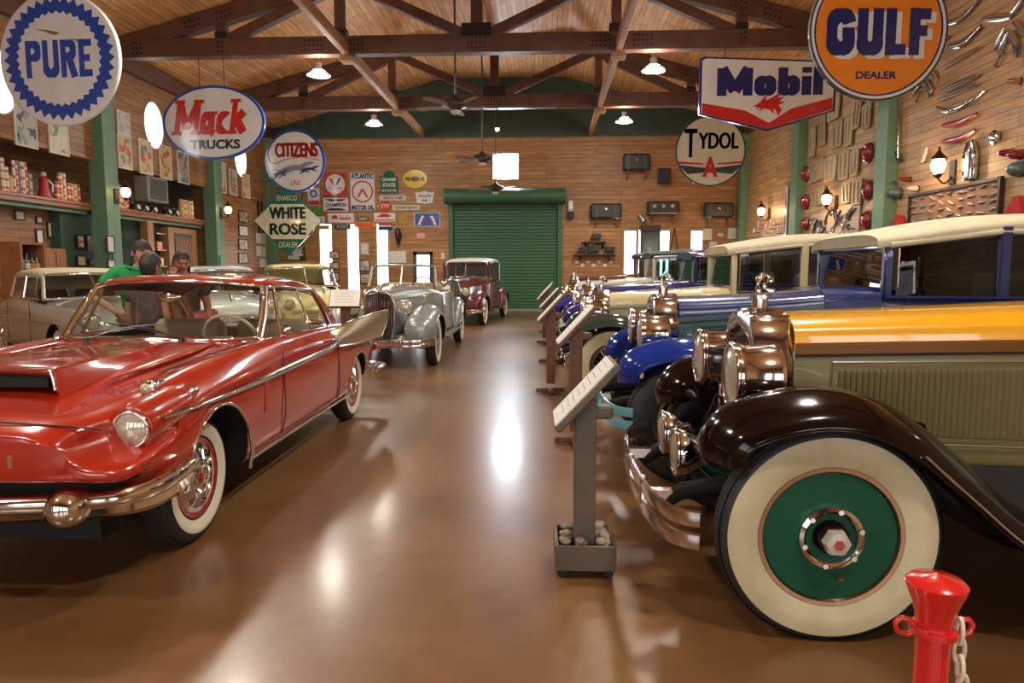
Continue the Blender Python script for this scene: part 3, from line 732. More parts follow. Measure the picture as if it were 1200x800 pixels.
t,w,h = SG(446,202,467,227,'green wall sign with stepped top and white lettering', s_green, 'arch')
TL(t,'QUAKER',.07,.52,.13,s_white,.008); TL(t,'STATE',-.11,.46,.13,s_white,.008); TL(t,'MOTOR OIL',-.30,.52,.08,s_white)
t,w,h = SG(473,201,501,222,'yellow oval oil sign at the top right of the sign cluster', s_yellow, 'oval')
TL(t,'PENNZOIL',0,.70,.13,s_black,.008,shear=.2); b = MB(s_red); flat(b, ellipse(.13,.10,16), -.036,.004); b.build('bell', t)
t,w,h = SG(377,232,409,249,'red edged white wall sign with black bow-tie shape', s_white, rim=s_red)
b = MB(s_black); flat(b, [(-.42,.20),(.42,.20),(.2,.12),(-.2,.12)], -.036,.004); flat(b, [(-.42,-.20),(.42,-.20),(.2,-.12),(-.2,-.12)], -.036,.004); b.build('bow_tie', t)
TL(t,'CHAMPION',0,.74,.14,s_black,.006)
t,w,h = SG(360,221,374,241,'small white sign with blue ring and red bottom band', s_white)
MB(s_blue).ring([(.08,-.036),(.13,-.036),(.13,-.044),(.08,-.044)],(0,0,.1),(0,1,0),28).build('blue_ring', t)
b = MB(s_red); flat(b, [(-.20,-.28),(.20,-.28),(.20,-.14),(-.20,-.14)], -.036,.004); b.build('red_band', t)
t,w,h = SG(357,245,366,252,'tiny dark green square sign', s_dgreen); TL(t,'OIL',0,.2,.1,s_green)
t,w,h = SG(368,244,376,252,'tiny bright green square sign', mat('enamel_bright_green',(.05,.35,.06),.3))
t,w,h = SG(359,254,379,263,'narrow white lettered sign right of the diamond sign', s_white); TL(t,'MOTOR OIL',0,.5,.12,s_black)
t,w,h = SG(383,250,414,261,'white sign with red cap shape under the bow-tie sign', s_white); TL(t,'Gasoline',0,.42,.16,s_red,x=.15); b = MB(s_red); flat(b, [(-.34,-.04),(-.10,-.04),(-.12,.06),(-.2,.10),(-.3,.08)], -.036,.004); b.build('red_cap', t)
t,w,h = SG(362,264,384,269,'thin faded yellow strip sign above the left slit window', mat('faded_ochre',(.42,.26,.05),.5))
t,w,h = SG(391,263,410,269,'small dark plate between the two left slit windows', s_slate); TL(t,'FORD',0,.4,.12,s_grey)
t,w,h = SG(414,260,440,268,'orange oval sign above the middle left slit window', s_orange, 'oval'); TL(t,'DEKALB',0,.55,.14,s_red,.006)
t,w,h = SG(418,254,432,260,'small green and cream winged ear sign', s_dgreen, 'oval'); TL(t,'SEED',0,.3,.1,s_cream)
t,w,h = SG(445,230,476,236,'thin white strip sign below the stepped green sign', s_cream); TL(t,'TIRES & TUBES',0,.75,.09,s_navy)
t,w,h = SG(460,241,492,247,'thin white strip sign right of the red round sign', s_cream); TL(t,'GENUINE SERVICE',0,.8,.09,s_slate)
t,w,h = SG(445,236,458,249,'small red and blue octagonal sign', s_red, 'oval'); TL(t,'STP',0,.3,.15,s_white)
t,w,h = SG(438,250,463,260,'small white sign with red car shape and red underline', s_white); b = MB(s_red); flat(b, [(-.30,.0),(.1,.0),(.28,.03),(.1,.12),(-.1,.12)], -.036,.004); flat(b, [(-.34,-.12),(.34,-.12),(.34,-.08),(-.34,-.08)], -.036,.004); b.build('red_shape', t)
t,w,h = SG(443,262,459,270,'small red white and navy striped sign', s_navy); b = MB(s_white); flat(b, [(-.22,.0),(.22,.0),(.22,.05),(-.22,.05)], -.036,.004); b.build('white_stripe', t); b = MB(s_red); flat(b, [(-.22,.06),(.22,.06),(.22,.11),(-.22,.11)], -.036,.004); b.build('red_stripe', t)
t,w,h = SG(467,250,479,264,'small mottled yellow-green round sign', vary(enamel('mottled_green',(.35,.36,.04)), (.45,.12,.03), 9), 'oval')
t,w,h = SG(487,225,509,240,'white shield-shaped sign with notched top', s_white, 'shield'); TL(t,'ROUTE',.05,.42,.09,s_navy); TL(t,'66',-.1,.16,.1,s_navy)
t,w,h = SG(485,250,516,266,'blue wall sign with white and red slanting shapes', s_blue, rim=s_cream)
b = MB(s_white); flat(b, [(-.34,-.18),(-.24,-.18),(-.1,.12),(-.2,.14)], -.036,.004); flat(b, [(.34,-.18),(.24,-.18),(.1,.12),(.2,.14)], -.036,.004); b.build('white_arrows', t)
b = MB(s_red); flat(b, [(-.24,-.12),(-.14,-.12),(-.12,.10)], -.036,.006); flat(b, [(.24,-.12),(.14,-.12),(.12,.10)], -.036,.006); b.build('red_arrows', t)
t,w,h = SG(488,273,498,280,'small pale red notice above the glass door', mat('pale_red_notice',(.75,.28,.2),.6)); TL(t,'EXIT',0,.22,.09,s_white)
# ================================================================ car kit (local frame: -y forward, +x the side towards the aisle / viewer, z up)
chrome = mat('chrome', (.82,.81,.80), .07, 1.0)
chrome_w = mat('chrome_worn', (.62,.58,.55), .18, 1.0)
nickel = mat('nickel_plate', (.72,.69,.68), .10, 1.0)
brassy = mat('brass', (.72,.50,.24), .2, 1.0)
rubber = mat('tyre_rubber', (.018,.017,.016), .55)
white_r = mat('whitewall_rubber', (.66,.60,.47), .5)
cream_r = vary(mat('aged_whitewall_rubber', (.54,.475,.30), .55), (.44,.37,.21), 5)
under_m = mat('underbody_black', (.004,.0038,.0035), .8)
seat_tan = mat('seat_tan', (.34,.24,.14), .6)
seat_dark = mat('interior_dark', (.05,.03,.022), .6)
lens_m = mat('lamp_lens', (.55,.50,.38), .12, 0.35, coat=1.0)
red_lens = mat('red_lens', (.35,.01,.01), .15, coat=1.0)
glass_c = glassmat('car_glass', (.86,.90,.87))
glass_g = glassmat('car_glass_green', (.55,.72,.64))
glass_d = glassmat('car_glass_dim', (.75,.74,.68))
gold_m = mat('gold_fin_panel', (.60,.50,.32), .28, .85)

def paint(name, col, rough=.28, coat=1.0, metal=0.0): return mat(name, col, rough, metal, coat=coat)
def mirror_row(half):
    """half section from bottom centre to top centre -> full closed ring (x mirrored)"""
    return list(half)+[(-p[0],)+tuple(p[1:]) for p in half[::-1] if abs(p[0]) > 1e-6]
def body_loft(m, stations, ky=4, kx=3, sharp=()):
    """stations: [(y, [(x,z) or (x,z,dy) ...])] half sections; Catmull-Rom both ways; returns MB"""
    full = []
    for y, h in stations:
        full.append([(p[0], y+(p[2] if len(p) > 2 else 0), p[1]) for p in h])
    n = len(full[0])
    cols = [smoothpts([r[i] for r in full], ky) for i in range(n)]
    rows = [[c[j] for c in cols] for j in range(len(cols[0]))]
    out = []
    for r in rows:
        hs = smoothpts(r, kx)
        hs = [(max(0, p[0]), p[1], p[2]) for p in hs]
        hs[0] = (0, hs[0][1], hs[0][2]); hs[-1] = (0, hs[-1][1], hs[-1][2])
        out.append(hs+[(-p[0], p[1], p[2]) for p in hs[-2:0:-1]])
    return MB(m).loft(out)
def shell_loft(m, stations, ky=4, kx=4):
    """open sheet, mirrored: half rows from outer edge to centre"""
    full = [[(p[0], y+(p[2] if len(p) > 2 else 0), p[1]) for p in h] for y, h in stations]
    cols = [smoothpts([r[i] for r in full], ky) for i in range(len(full[0]))]
    rows = [[c[j] for c in cols] for j in range(len(cols[0]))]
    out = []
    for r in rows:
        hs = smoothpts(r, kx); hs[-1] = (0, hs[-1][1], hs[-1][2])
        out.append(hs+[(-p[0], p[1], p[2]) for p in hs[-2::-1]])
    return MB(m).grid(out)
def xcyl(x0, x1, y, z, r, n=40):
    return MB(under_m).cyl((x0, y, z), (x1, y, z), r, n=n)
def make_wheel(car, x, y, R, w, side, rin, white=None, wr=None, cap='dish', capm=None, spokes=0, spokem=None, n=56, wm=None, rimm=None, detail=1, rw=.035):
    """side +1: outer face towards +x"""
    S = side; ax = (S,0,0); o = (x, y, R)
    h = w/2
    prof = [(rin-.01, -h*.62), (rin+.015, -h*.8), ((R+rin)/2, -h), (R-.028, -h*.9), (R-.006, -h*.62), (R, -h*.3), (R, h*.3), (R-.006, h*.62), (R-.028, h*.9), ((R+rin)/2, h), (rin+.015, h*.8), (rin-.01, h*.62)]
    t = MB(rubber).ring(prof, o, ax, n).build('wheel', car, smooth=38)
    if detail:
        tr = MB(rubber)
        for q in (-.42, -.14, .14, .42): tr.ring([(R+.001, h*q-.006), (R+.004, h*q-.004), (R+.004, h*q+.009), (R+.001, h*q+.011)], o, ax, n)
        tr.build('tread', t, smooth=30)
    if white:
        a, b2 = wr
        mid = (a+b2)/2
        def face(r):   # face height of the tyre at radius r
            m_ = (R+rin)/2
            pts = [(rin-.01, h*.62), (rin+.015, h*.8), (m_, h), (R-.028, h*.9), (R-.006, h*.62)]
            for (r0, h0), (r1, h1) in zip(pts, pts[1:]):
                if r0 <= r <= r1: return h0+(h1-h0)*(r-r0)/(r1-r0)
            return h
        rs = [a+(b2-a)*i/6 for i in range(7)]
        MB(white).ring([(r, face(r)+.003) for r in rs]+[(b2, face(b2)-.004), (a, face(a)-.004)], o, ax, n).build('whitewall', t, smooth=50)
    rm = rimm or chrome_w
    MB(rm).ring([(rin-rw, h*.35), (rin-rw+.005, h*.62), (rin-.008, h*.80), (rin+.008, h*.82), (rin+.006, h*.7), (rin-.012, h*.62), (rin-.012, -h*.5), (rin-rw, -h*.5)], o, ax, n).build('rim', t, smooth=40)
    if spokes:
        sm = spokem or chrome_w; s = MB(sm)
        for i in range(spokes):
            a0 = 2*PI*i/spokes; a1 = a0+(.28 if i % 2 else -.28); z0, z1 = (h*.55, h*.1)
            hh = z0 if (i//2) % 2 else -h*.1
            s.cyl((x+S*hh, y+.055*cos(a1), R+.055*sin(a1)), (x+S*h*.3, y+(rin-.03)*cos(a0), R+(rin-.03)*sin(a0)), .005, n=5, cap=False)
        s.build('spokes', t)
        MB(capm or chrome).lathe([(.07,-h*.2), (.07,h*.5), (.085,h*.62), (.08,h*.85), (.05,h*1.02), (0,h*1.06)], o, ax, 24).build('hub_cap', t, smooth=45)
    elif cap == 'dish':
        d = MB(wm or capm or chrome)
        d.lathe([(rin-.03,h*.45), (rin-.05,h*.35), (rin*.62,h*.28), (rin*.5,h*.42), (rin*.38,h*.55), (0,h*.5)], o, ax, n).build('wheel_disc', t, smooth=50)
        MB(capm or chrome).lathe([(rin*.40,h*.40), (rin*.41,h*.62), (rin*.33,h*.82), (rin*.18,h*.98), (0,h*1.0)], o, ax, 32).build('hub_cap', t, smooth=45)
    elif cap == 'full':
        d = MB(capm or chrome); rr = rin-.015
        d.lathe([(rr,h*.62), (rr-.005,h*.80), (rr-.03,h*.86), (rr*.82,h*.66), (rr*.70,h*.70), (rr*.52,h*.98), (rr*.42,h*1.0), (rr*.34,h*.84), (rr*.26,h*.84), (rr*.24,h*1.02), (rr*.12,h*1.08), (0,h*1.08)], o, ax, n)
        k = 12
        for i in range(k):
            a = 2*PI*i/k
            d.cyl((x+S*h*.72, y+rr*.80*cos(a), R+rr*.80*sin(a)), (x+S*h*.95, y+rr*.52*cos(a), R+rr*.52*sin(a)), .012, .007, n=6)
        d.build('hub_cap', t, smooth=40)
    return t
def lamp_drum(car, c, r, depth, m, lens=None, name='headlight', n=36, fwd=(0,-1,0), bowl=False, rimm=None):
    """head lamp pointing along fwd, face centre c"""
    back = tuple(-v for v in fwd)
    if bowl: pr = [(r*.97,0), (r*1.03,.012), (r*.98,.05), (r*.85,depth*.45), (r*.6,depth*.75), (r*.3,depth*.95), (0,depth)]
    else: pr = [(r*.97,0), (r*1.05,.012), (r*1.05,.03), (r*.98,.045), (r*.98,depth*.82), (r*1.0,depth*.86), (r*.93,depth*.95), (r*.45,depth*1.06), (0,depth*1.1)]
    o = MB(m).lathe(pr, c, back, n).build(name, car, smooth=38)
    MB(lens or lens_m).lathe([(r*.96,.002), (r*.7,-.014), (r*.35,-.022), (0,-.025)], c, back, n).build('lens', o, smooth=60)
    MB(rimm or chrome).torus(c, fwd, r*1.0, .011, n, 8).build('rim', o, smooth=60)
    return o
def sheet(m, rows, name, parent, smooth=60, solid=0.0, label=None):
    return MB(m).grid(rows).build(name, parent, smooth=smooth, solid=solid, label=label)
def lerp(a, b, t): return tuple(a[i]+(b[i]-a[i])*t for i in range(len(a)))
# ================================================================ red two-door coupe with gold fins
red_p = paint('red_paint', (.37,.019,.005), .22)
def red_coupe():
    car = thing('coupe', 'glossy red two-door coupe with chrome trim and gold fins, front left', 'car', (-2.66, 3.48, 0), math.radians(.6))
    W = .885
    def sec(w, zb, zs, zf, zh, zc, xh=.62, wr=None, xf=None, tuck=0):
        """w half width, zb bottom, zs side shoulder z, zf fender crown z, zh hood valley z, zc centre z"""
        xf = xf if xf else w*.86
        return [(0,zb), (w*.55,zb), (w-.10,zb), (w-.035+tuck*.0,zb+.05), (w-.012,zb+.17), (w,(zb+.17+zs)/2), (w-.008,zs-.03), (w-.03,zs+.03), (xf,zf), (xf-.09,zf+.003), (xh,zh), (xh*.66,zh+(zc-zh)*.65), (xh*.33,zh+(zc-zh)*.92), (0,zc)]
    st = [
      (-.86, [(0,.60),(.20,.60),(.40,.60),(.52,.602),(.60,.61),(.66,.63),(.69,.66),(.69,.69),(.66,.725),(.62,.74),(.5,.755),(.36,.76),(.18,.762),(0,.763)]),
      (-.84, [(0,.575),(.24,.575),(.46,.575),(.60,.578),(.70,.585),(.75,.60,.02),(.745,.63,.03),(.70,.67,.05),(.66,.71,.04),(.63,.745,.01),(.54,.778),(.38,.79),(.2,.798),(0,.802)]),
      (-.72, [(0,.555),(.28,.555),(.56,.555),(.74,.55),(.84,.55),(.87,.575),(.855,.615,.02),(.80,.66,.14),(.72,.73,.16),(.675,.775,.03),(.58,.812),(.40,.828),(.2,.833),(0,.836)]),
      (-.52, [(0,.46),(.45,.46),(.76,.46),(.855,.50),(.885,.58),(.885,.63,.01),(.87,.68,.16),(.845,.74,.22),(.78,.80,.14),(.70,.815,.06),(.62,.83),(.42,.85),(.2,.865),(0,.868)]),
      (-.30, sec(.895,.33,.74,.868,.862,.895,.60,xf=.76)),
      (0,    sec(.895,.29,.80,.918,.90,.93,.60,xf=.77)),
      (.5,   sec(.89,.28,.84,.955,.935,.97,.62,xf=.79)),
      (1.05, sec(.885,.28,.88,.975,.97,1.00,.66,xf=.81)),
      (1.7,  sec(.885,.285,.89,.975,.97,.985,.7,xf=.82)),
      (2.4,  sec(.885,.29,.87,.955,.95,.96,.7,xf=.82)),
      (3.0,  sec(.875,.31,.82,.90,.90,.93,.66,xf=.81)),
      (3.5,  sec(.86,.38,.74,.84,.86,.89,.62,xf=.79)),
      (3.82, sec(.83,.44,.70,.79,.81,.84,.6,xf=.76)),
      (3.90, [(0,.50),(.4,.50),(.66,.50),(.74,.51),(.78,.54),(.79,.60),(.785,.66),(.76,.70),(.72,.74),(.64,.75),(.5,.77),(.36,.78),(.18,.79),(0,.79)]),
    ]
    b = body_loft(red_p, st, ky=5, kx=3); b.mats.append(under_m)
    cuts = []
    for s in (-1, 1):
        a = MB(red_p, under_m).m(1); poly = [(.375*cos(t)*1.0+.09, .345+.375*sin(t)) for t in [PI*i/20 for i in range(21)]]
        poly = [(.47,.0)]+poly+[(-.285,.0)]
        a.prism(poly, (s*.60, 0, 0), (0,1,0), (0,0,1), (s*.5,0,0)); cuts.append(a)
        a = MB(red_p, under_m).m(1); poly = [(.35,.0)]+[(.35*cos(t), .33+.33*sin(t)) for t in [PI*i/20 for i in range(21)]]+[(-.35,.0)]
        a.prism(poly, (s*.60, 3.06, 0), (0,1,0), (0,0,1), (s*.5,0,0)); cuts.append(a)
    cab = MB(red_p, under_m).m(1).box((0, 1.93, .85), (1.42, 1.62, .8)); cuts.append(cab)
    # black mouth under the nose
    body = b.build('body', car, cuts=cuts, smooth=32)
    MB(under_m).box((0,-.50,.50), (1.5,.2,.18)).build('grille_mouth', car, label='black slot below the nose')
    MB(under_m).box((0,-.46,.36), (1.40,.14,.07), bev=.03).build('lower_valance', car)
    g = MB(under_m); g.box((0,1.5,.30), (1.3,4.2,.12)); g.build('underbody', car)
    # wheel wells
    for y in (.09, 3.06):
        MB(under_m).box((0,y,.42), (1.18,.7,.4)).build('wheel_well', car)
    # hood seam & front cut line
    seam = [(0,-.80,.822), (.3,-.79,.821), (.52,-.775,.806), (.66,-.735,.787), (.725,-.67,.763)]
    dk = mat('seam_dark', (.05,.003,.002), .5)
    ss = smoothpts(seam, 6)
    MB(dk).tube([(x,y-.004,z+.003) for x,y,z in ss], .0045, 6).tube([(-x,y-.004,z+.003) for x,y,z in ss], .0045, 6).build('hood_seam', car, label='dark gap line round the bonnet edge')
    for s in (-1,1):
        MB(dk).tube(smoothpts([(s*.60,.02,.912),(s*.62,.5,.944),(s*.665,1.02,.975)], 6), .005, 6).build('hood_seam', car)
        MB(dk).tube(smoothpts([(s*.884,1.04,.90),(s*.889,1.04,.75),(s*.890,1.04,.5),(s*.86,1.04,.33)], 5), .004, 6).build('door_seam', car)
        MB(dk).tube(smoothpts([(s*.882,2.30,.88),(s*.886,2.32,.72),(s*.886,2.34,.5),(s*.86,2.34,.33)], 5), .004, 6).build('door_seam', car)
        MB(red_p).prism([(.70,.56),(.76,.56),(.75,.76),(.71,.78)], (s*.886,0,0), (0,1,0), (0,0,1), (s*.006,0,0)).build('side_vent', car)
    # raised bonnet ridges and scoop
    hs = MB(red_p)
    prof = []
    for y, zt, wx in ((-.44,.978,.345),(-.36,.995,.355),(-.1,1.0,.345),(.35,.995,.31),(.8,.990,.24),(1.0,.982,.2)):
        base = {-.44:.872,-.36:.88,-.1:.905,.35:.945,.8:.975,1.0:.98}[y]
        prof.append([(x, y, z) for x, z in ((-wx-.05,base-.02),(-wx,zt-.012),(-wx+.04,zt),(0,zt+.008),(wx-.04,zt),(wx,zt-.012),(wx+.05,base-.02))])
    rows = [smoothpts(r, 4) for r in prof]; cols = list(zip(*rows)); cols = [smoothpts(c, 4) for c in cols]
    hs.grid([list(r) for r in zip(*cols)]); hs.build('hood_scoop', car, smooth=60, solid=.012)
    MB(under_m).prism([(-.325,.905),(.325,.905),(.325,.974),(-.325,.974)], (0,-.43,0), (1,0,0), (0,0,1), (0,.02,0)).build('scoop_mesh', car, label='black opening of the bonnet scoop')
    sc = [(-.37,-.45,.895),(-.355,-.447,.975),(-.29,-.445,.988),(.29,-.445,.988),(.355,-.447,.975),(.37,-.45,.895)]
    MB(chrome).tube(smoothpts(sc,4), .009, 8).build('scoop_trim', car, smooth=60)
    for s in (-1,1):
        MB(red_p).tube(smoothpts([(s*.47,-.25,.905),(s*.50,.1,.937),(s*.52,.5,.963),(s*.50,.9,.985)],5), [.004+.022*math.sin(PI*i/15) for i in range(16)], 10, flat=.6).build('hood_ridge', car, smooth=80)
    # nose badges
    for x in (-.46,-.30,.30,.46):
        MB(chrome).box((x,-.862 if abs(x) < .4 else -.858,.672), (.02,.012,.05), bev=.003).build('nose_badge', car)
    # headlights with hood pods
    for s in (-1,1):
        c = (s*.785,-.55,.738)
        MB(red_p).lathe([(.078,.0),(.098,.006),(.104,.04),(.105,.12),(.10,.30),(.08,.5),(.0,.62)], c, (0,1,.12), 36, sx=1, sy=1.05).build('headlight_pod', car, smooth=50)
        lamp_drum(car, (c[0],c[1]-.004,c[2]), .079, .05, chrome, name='headlight')
        # parking lamp bullets
        p = MB(chrome).lathe([(0,0),(.02,.002),(.036,.012),(.038,.03),(.030,.055),(.018,.10),(.009,.17),(0,.24)], (s*.745,-.36,.888), (0,1,.05), 20).build('parking_light', car, smooth=50)
        MB(lens_m).lathe([(0,-.012),(.022,-.006),(.028,.006)], (s*.745,-.36,.888), (0,1,.05), 18).build('lens', p, smooth=60)
        MB(chrome).box((s*.745,-.31,.862), (.03,.07,.03), bev=.008).build('parking_light_foot', car)
    # front bumper
    bp = [(0,-.86,.462),(.3,-.85,.462),(.6,-.80,.46),(.80,-.72,.455),(.90,-.60,.462),(.93,-.46,.48),(.93,-.34,.495)]
    path = smoothpts(bp, 5); path = [(-x,y,z) for x,y,z in path[:0:-1]]+path
    rows = []
    for i, p in enumerate(path):
        a = Vector(path[max(0,i-1)]); c = Vector(path[min(len(path)-1,i+1)]); t = (c-a).normalized(); nn = Vector((t.y,-t.x,0)).normalized()
        k = 1.0 + (.22 if abs(p[0]) > .8 else 0)*min(1,(abs(p[0])-.8)/.1 if abs(p[0]) > .8 else 0)
        hgt = .052*k
        sect = [(-.02,-hgt),(.012,-hgt*1.05),(.030,-hgt*.7),(.018,-hgt*.25),(.034,hgt*.15),(.036,hgt*.6),(.016,hgt*1.02),(-.02,hgt)]
        rows.append([Vector(p)+nn*q[0]+Vector((0,0,q[1])) for q in sect])
    MB(chrome).loft(rows).build('front_bumper', car, smooth=50)
    for s in (-1,1):
        MB(chrome).lathe([(0,-.075),(.03,-.072),(.06,-.055),(.08,-.02),(.086,.02),(.08,.06),(.05,.1)], (s*.655,-.82,.462), (0,1,0), 28).build('bumper_bullet', car, smooth=60)
    # rear bumper
    path = smoothpts([(.90,3.55,.42),(.90,3.8,.42),(.84,3.97,.42),(.6,4.03,.42),(0,4.05,.42)],5); path += [(-x,y,z) for x,y,z in path[-2::-1]]
    MB(chrome).tube(path, .055, 10, flat=.5).build('rear_bumper', car, smooth=60)
    # side spear
    for s in (-1,1):
        sp = smoothpts([(.886,-.47,.772),(.899,-.1,.768),(.899,.4,.768),(.893,.94,.775),(.892,1.4,.787),(.893,1.87,.803),(.89,2.2,.82),(.885,2.42,.84)], 4)
        rows = []
        for i, (x,y,z) in enumerate(sp):
            f = i/(len(sp)-1); hh = .008+.018*min(1,f*2.2)
            rows.append([(s*(x-.004),y,z-hh),(s*(x+.010),y,z-hh*.6),(s*(x+.013),y,z),(s*(x+.010),y,z+hh*.6),(s*(x-.004),y,z+hh)])
        MB(chrome).grid(rows).build('side_spear', car, smooth=60)
    # wheel arch and rocker mouldings
    for s in (-1,1):
        ar = [(s*.897, .09+.378*cos(t), .345+.378*sin(t)) for t in [PI*(.02+.96*i/26) for i in range(27)]]
        ar = [(s*.872,.474,.26)]+ar+[(s*.878,-.29,.36)]
        MB(chrome).tube(ar, .011, 8, flat=1.2).build('arch_moulding', car, smooth=60)
        ar = [(s*(.878), 3.06+.352*cos(t), .33+.332*sin(t)) for t in [PI*(.0+i/24) for i in range(25)]]
        MB(chrome).tube(ar, .010, 8).build('arch_moulding', car, smooth=60)
        MB(chrome).box((s*.872,1.6,.31), (.012,2.2,.022), bev=.004).build('rocker_moulding', car)
    # fins
    for s in (-1,1):
        top = smoothpts([(.84,2.25,.925),(.872,2.7,.975),(.91,3.2,1.005),(.945,3.6,1.02),(.965,3.92,1.02)],5)
        bot = smoothpts([(.893,2.28,.80),(.898,2.7,.775),(.900,3.2,.755),(.90,3.6,.745),(.90,3.88,.74)],5)
        out = [[(s*(a[0]+(b2[0]-a[0])*t+.022*math.sin(PI*t)), a[1]+(b2[1]-a[1])*t, a[2]+(b2[2]-a[2])*t) for t in (0,.15,.35,.55,.75,.9,1)] for a, b2 in zip(top, bot)]
        inn = [[(s*(a[0]-.03-.08*t*(1 if i else 0)), a[1], a[2]-.01+(b2[2]+.02-a[2])*t*.9) for t in (1,.5,0)] for i, (a, b2) in enumerate(zip(top, bot))]
        MB(gold_m).grid(out).build('fin_panel', car, smooth=60, label='gold panel on the fin')
        MB(red_p).grid(inn).grid([[o[0], i_[2]] for o, i_ in zip(out, inn)]).build('fin', car, smooth=40)
        MB(red_p).add([out[-1][0],out[-1][3],out[-1][6],inn[-1][0],inn[-1][1],inn[-1][2]], [(0,1,2,3,4,5)]).build('fin_end', car)
        MB(chrome).tube([(s*(p[0]+.004),p[1],p[2]+.004) for p in top], .010, 8).tube([(s*(p[0]+.012),p[1],p[2]) for p in bot], .009, 8).tube([(s*.968,3.93,1.02),(s*.95,3.93,.88),(s*.905,3.90,.74)], .009, 8).tube([(s*.845,2.25,.925),(s*.905,2.255,.87),(s*.905,2.28,.80)], .009, 8).build('fin_trim', car, smooth=60)
        MB(red_lens).lathe([(0,.03),(.03,.025),(.045,0),(.045,-.06)], (s*.80,3.93,.62), (0,1,0), 20).build('tail_light', car, smooth=50)
    # roof
    rf = [(1.27,[(.60,1.318,.13),(.56,1.345,.10),(.45,1.37,.05),(.22,1.385,.01),(0,1.39)]),
          (1.40,[(.625,1.335,.06),(.575,1.375,.04),(.45,1.40,.02),(.22,1.415),(0,1.42)]),
          (1.9,[(.645,1.325),(.59,1.375),(.46,1.41),(.22,1.43),(0,1.435)]),
          (2.3,[(.64,1.295),(.585,1.345),(.45,1.385),(.22,1.41),(0,1.415)]),
          (2.55,[(.625,1.255),(.57,1.295),(.44,1.335),(.22,1.36),(0,1.365)])]
    shell_loft(red_p, rf, 5, 4).build('roof', car, smooth=60, solid=.03)
    shell_loft(seat_dark, [(y+.0, [(p[0]-.03,p[1]-.035)+tuple(p[2:]) if i < 4 else (0,p[1]-.035) for i,p in enumerate(h)]) for y,h in rf], 5, 4).build('headliner', car, smooth=60)
    for s in (-1,1):
        dr = smoothpts([(s*.665,1.14,1.02),(s*.655,1.28,1.18),(s*.632,1.42,1.322),(s*.655,1.9,1.315),(s*.65,2.3,1.285),(s*.64,2.5,1.23),(s*.66,2.72,1.06),(s*.70,2.84,.95)],5)
        MB(chrome).tube(dr, .013, 8).build('drip_rail', car, smooth=60)
        # A pillar
        MB(chrome_w).tube(smoothpts([(s*.69,1.12,.985),(s*.672,1.25,1.14),(s*.625,1.40,1.33)],5), .030, 10, flat=.6).build('windshield_pillar', car, smooth=60)
        # C pillar
        rows = []
        for t in [i/8 for i in range(9)]:
            a = lerp((s*.645,2.38,1.285),(s*.735,2.62,.95),t); b2 = lerp((s*.64,2.50,1.27),(s*.735,2.84,.935),t); c3 = lerp((s*.60,2.54,1.29),(s*.68,2.92,.94),t)
            bow = .012*math.sin(PI*t)
            rows.append([(a[0]+s*bow,a[1],a[2]),(b2[0]+s*bow,b2[1],b2[2]+.01),c3])
        MB(red_p).grid(rows).build('rear_pillar', car, smooth=60, solid=.02); MB(seat_tan).grid([[(p[0]*.955,p[1]-.01,p[2]) for p in r_] for r_ in rows]).build('pillar_lining', car, smooth=60)
        # side glass, vent window post
        ga, gb_, gc, gd_ = (s*.742,1.13,.98),(s*.742,2.62,.953),(s*.645,2.40,1.285),(s*.635,1.44,1.31)
        sheet(glass_c, [[lerp(ga,gb_,t) for t in (0,.33,.66,1)],[lerp(gd_,gc,t) for t in (0,.33,.66,1)]], 'side_window', car)
        MB(chrome).tube([(s*.745,1.37,.975),(s*.648,1.52,1.315)], .012, 8).build('vent_window_post', car, smooth=60)
        MB(chrome).tube([(s*.742,2.06,.965),(s*.65,1.98,1.305)], .009, 8).build('window_post', car, smooth=60)
        MB(chrome).tube(smoothpts([(s*.70,1.08,.985),(s*.752,1.13,.978),(s*.757,1.7,.978),(s*.757,2.3,.963),(s*.745,2.5,.955),(s*.745,2.86,.935)],4), .012, 8).build('belt_moulding', car, smooth=60)
        MB(red_p).box((s*.73,1.8,.93),(.03,1.45,.09)).build('door_top', car)
        MB(seat_dark).box((s*.70,1.9,.72),(.02,1.5,.4)).build('door_lining', car)
        # door handle and mirror
        MB(chrome).tube([(s*.893,2.06,.875),(s*.913,2.08,.875),(s*.913,2.2,.872),(s*.893,2.22,.872)], .010, 8).build('door_handle', car, smooth=60)
    # windshield: wraparound
    bot = smoothpts([(-.69,1.12,.99),(-.55,.98,.992),(-.3,.90,.995),(0,.875,.997),(.3,.90,.995),(.55,.98,.992),(.69,1.12,.99)],4)
    topp = smoothpts([(-.61,1.40,1.335),(-.5,1.34,1.352),(-.28,1.30,1.372),(0,1.285,1.378),(.28,1.30,1.372),(.5,1.34,1.352),(.61,1.40,1.335)],4)
    sheet(glass_c, [bot, [lerp(a,b2,.5) for a,b2 in zip(bot,topp)], topp], 'windshield', car)
    MB(chrome).tube(bot, .013, 8).tube(topp, .015, 8).build('windshield_frame', car, smooth=60)
    # rear window
    bot = [(x, 3.02-abs(x)*.12, .925) for x in (-.68,-.35,0,.35,.68)]; tp = [(x*.88, 2.57, 1.33-abs(x)*.06) for x in (-.68,-.35,0,.35,.68)]
    sheet(glass_c, [bot, tp], 'rear_window', car)
    # wipers
    for x0, x1 in ((-.36,.02),(.28,-.18)):
        w = MB(mat('wiper_dark', (.04,.04,.045), .3, .6)); y0 = .86
        w.tube([(x0,y0,1.0),(x0+(x1-x0)*.5,y0+.06,1.065),(x1,y0+.09,1.09)], .006, 6)
        w.tube([(x0+(x1-x0)*.35,y0+.045,1.04),(x1+(x1-x0)*.25,y0+.11,1.10)], .005, 6); w.cyl((x0,y0,.985),(x0,y0,1.01), .02, n=12)
        w.build('wiper', car)
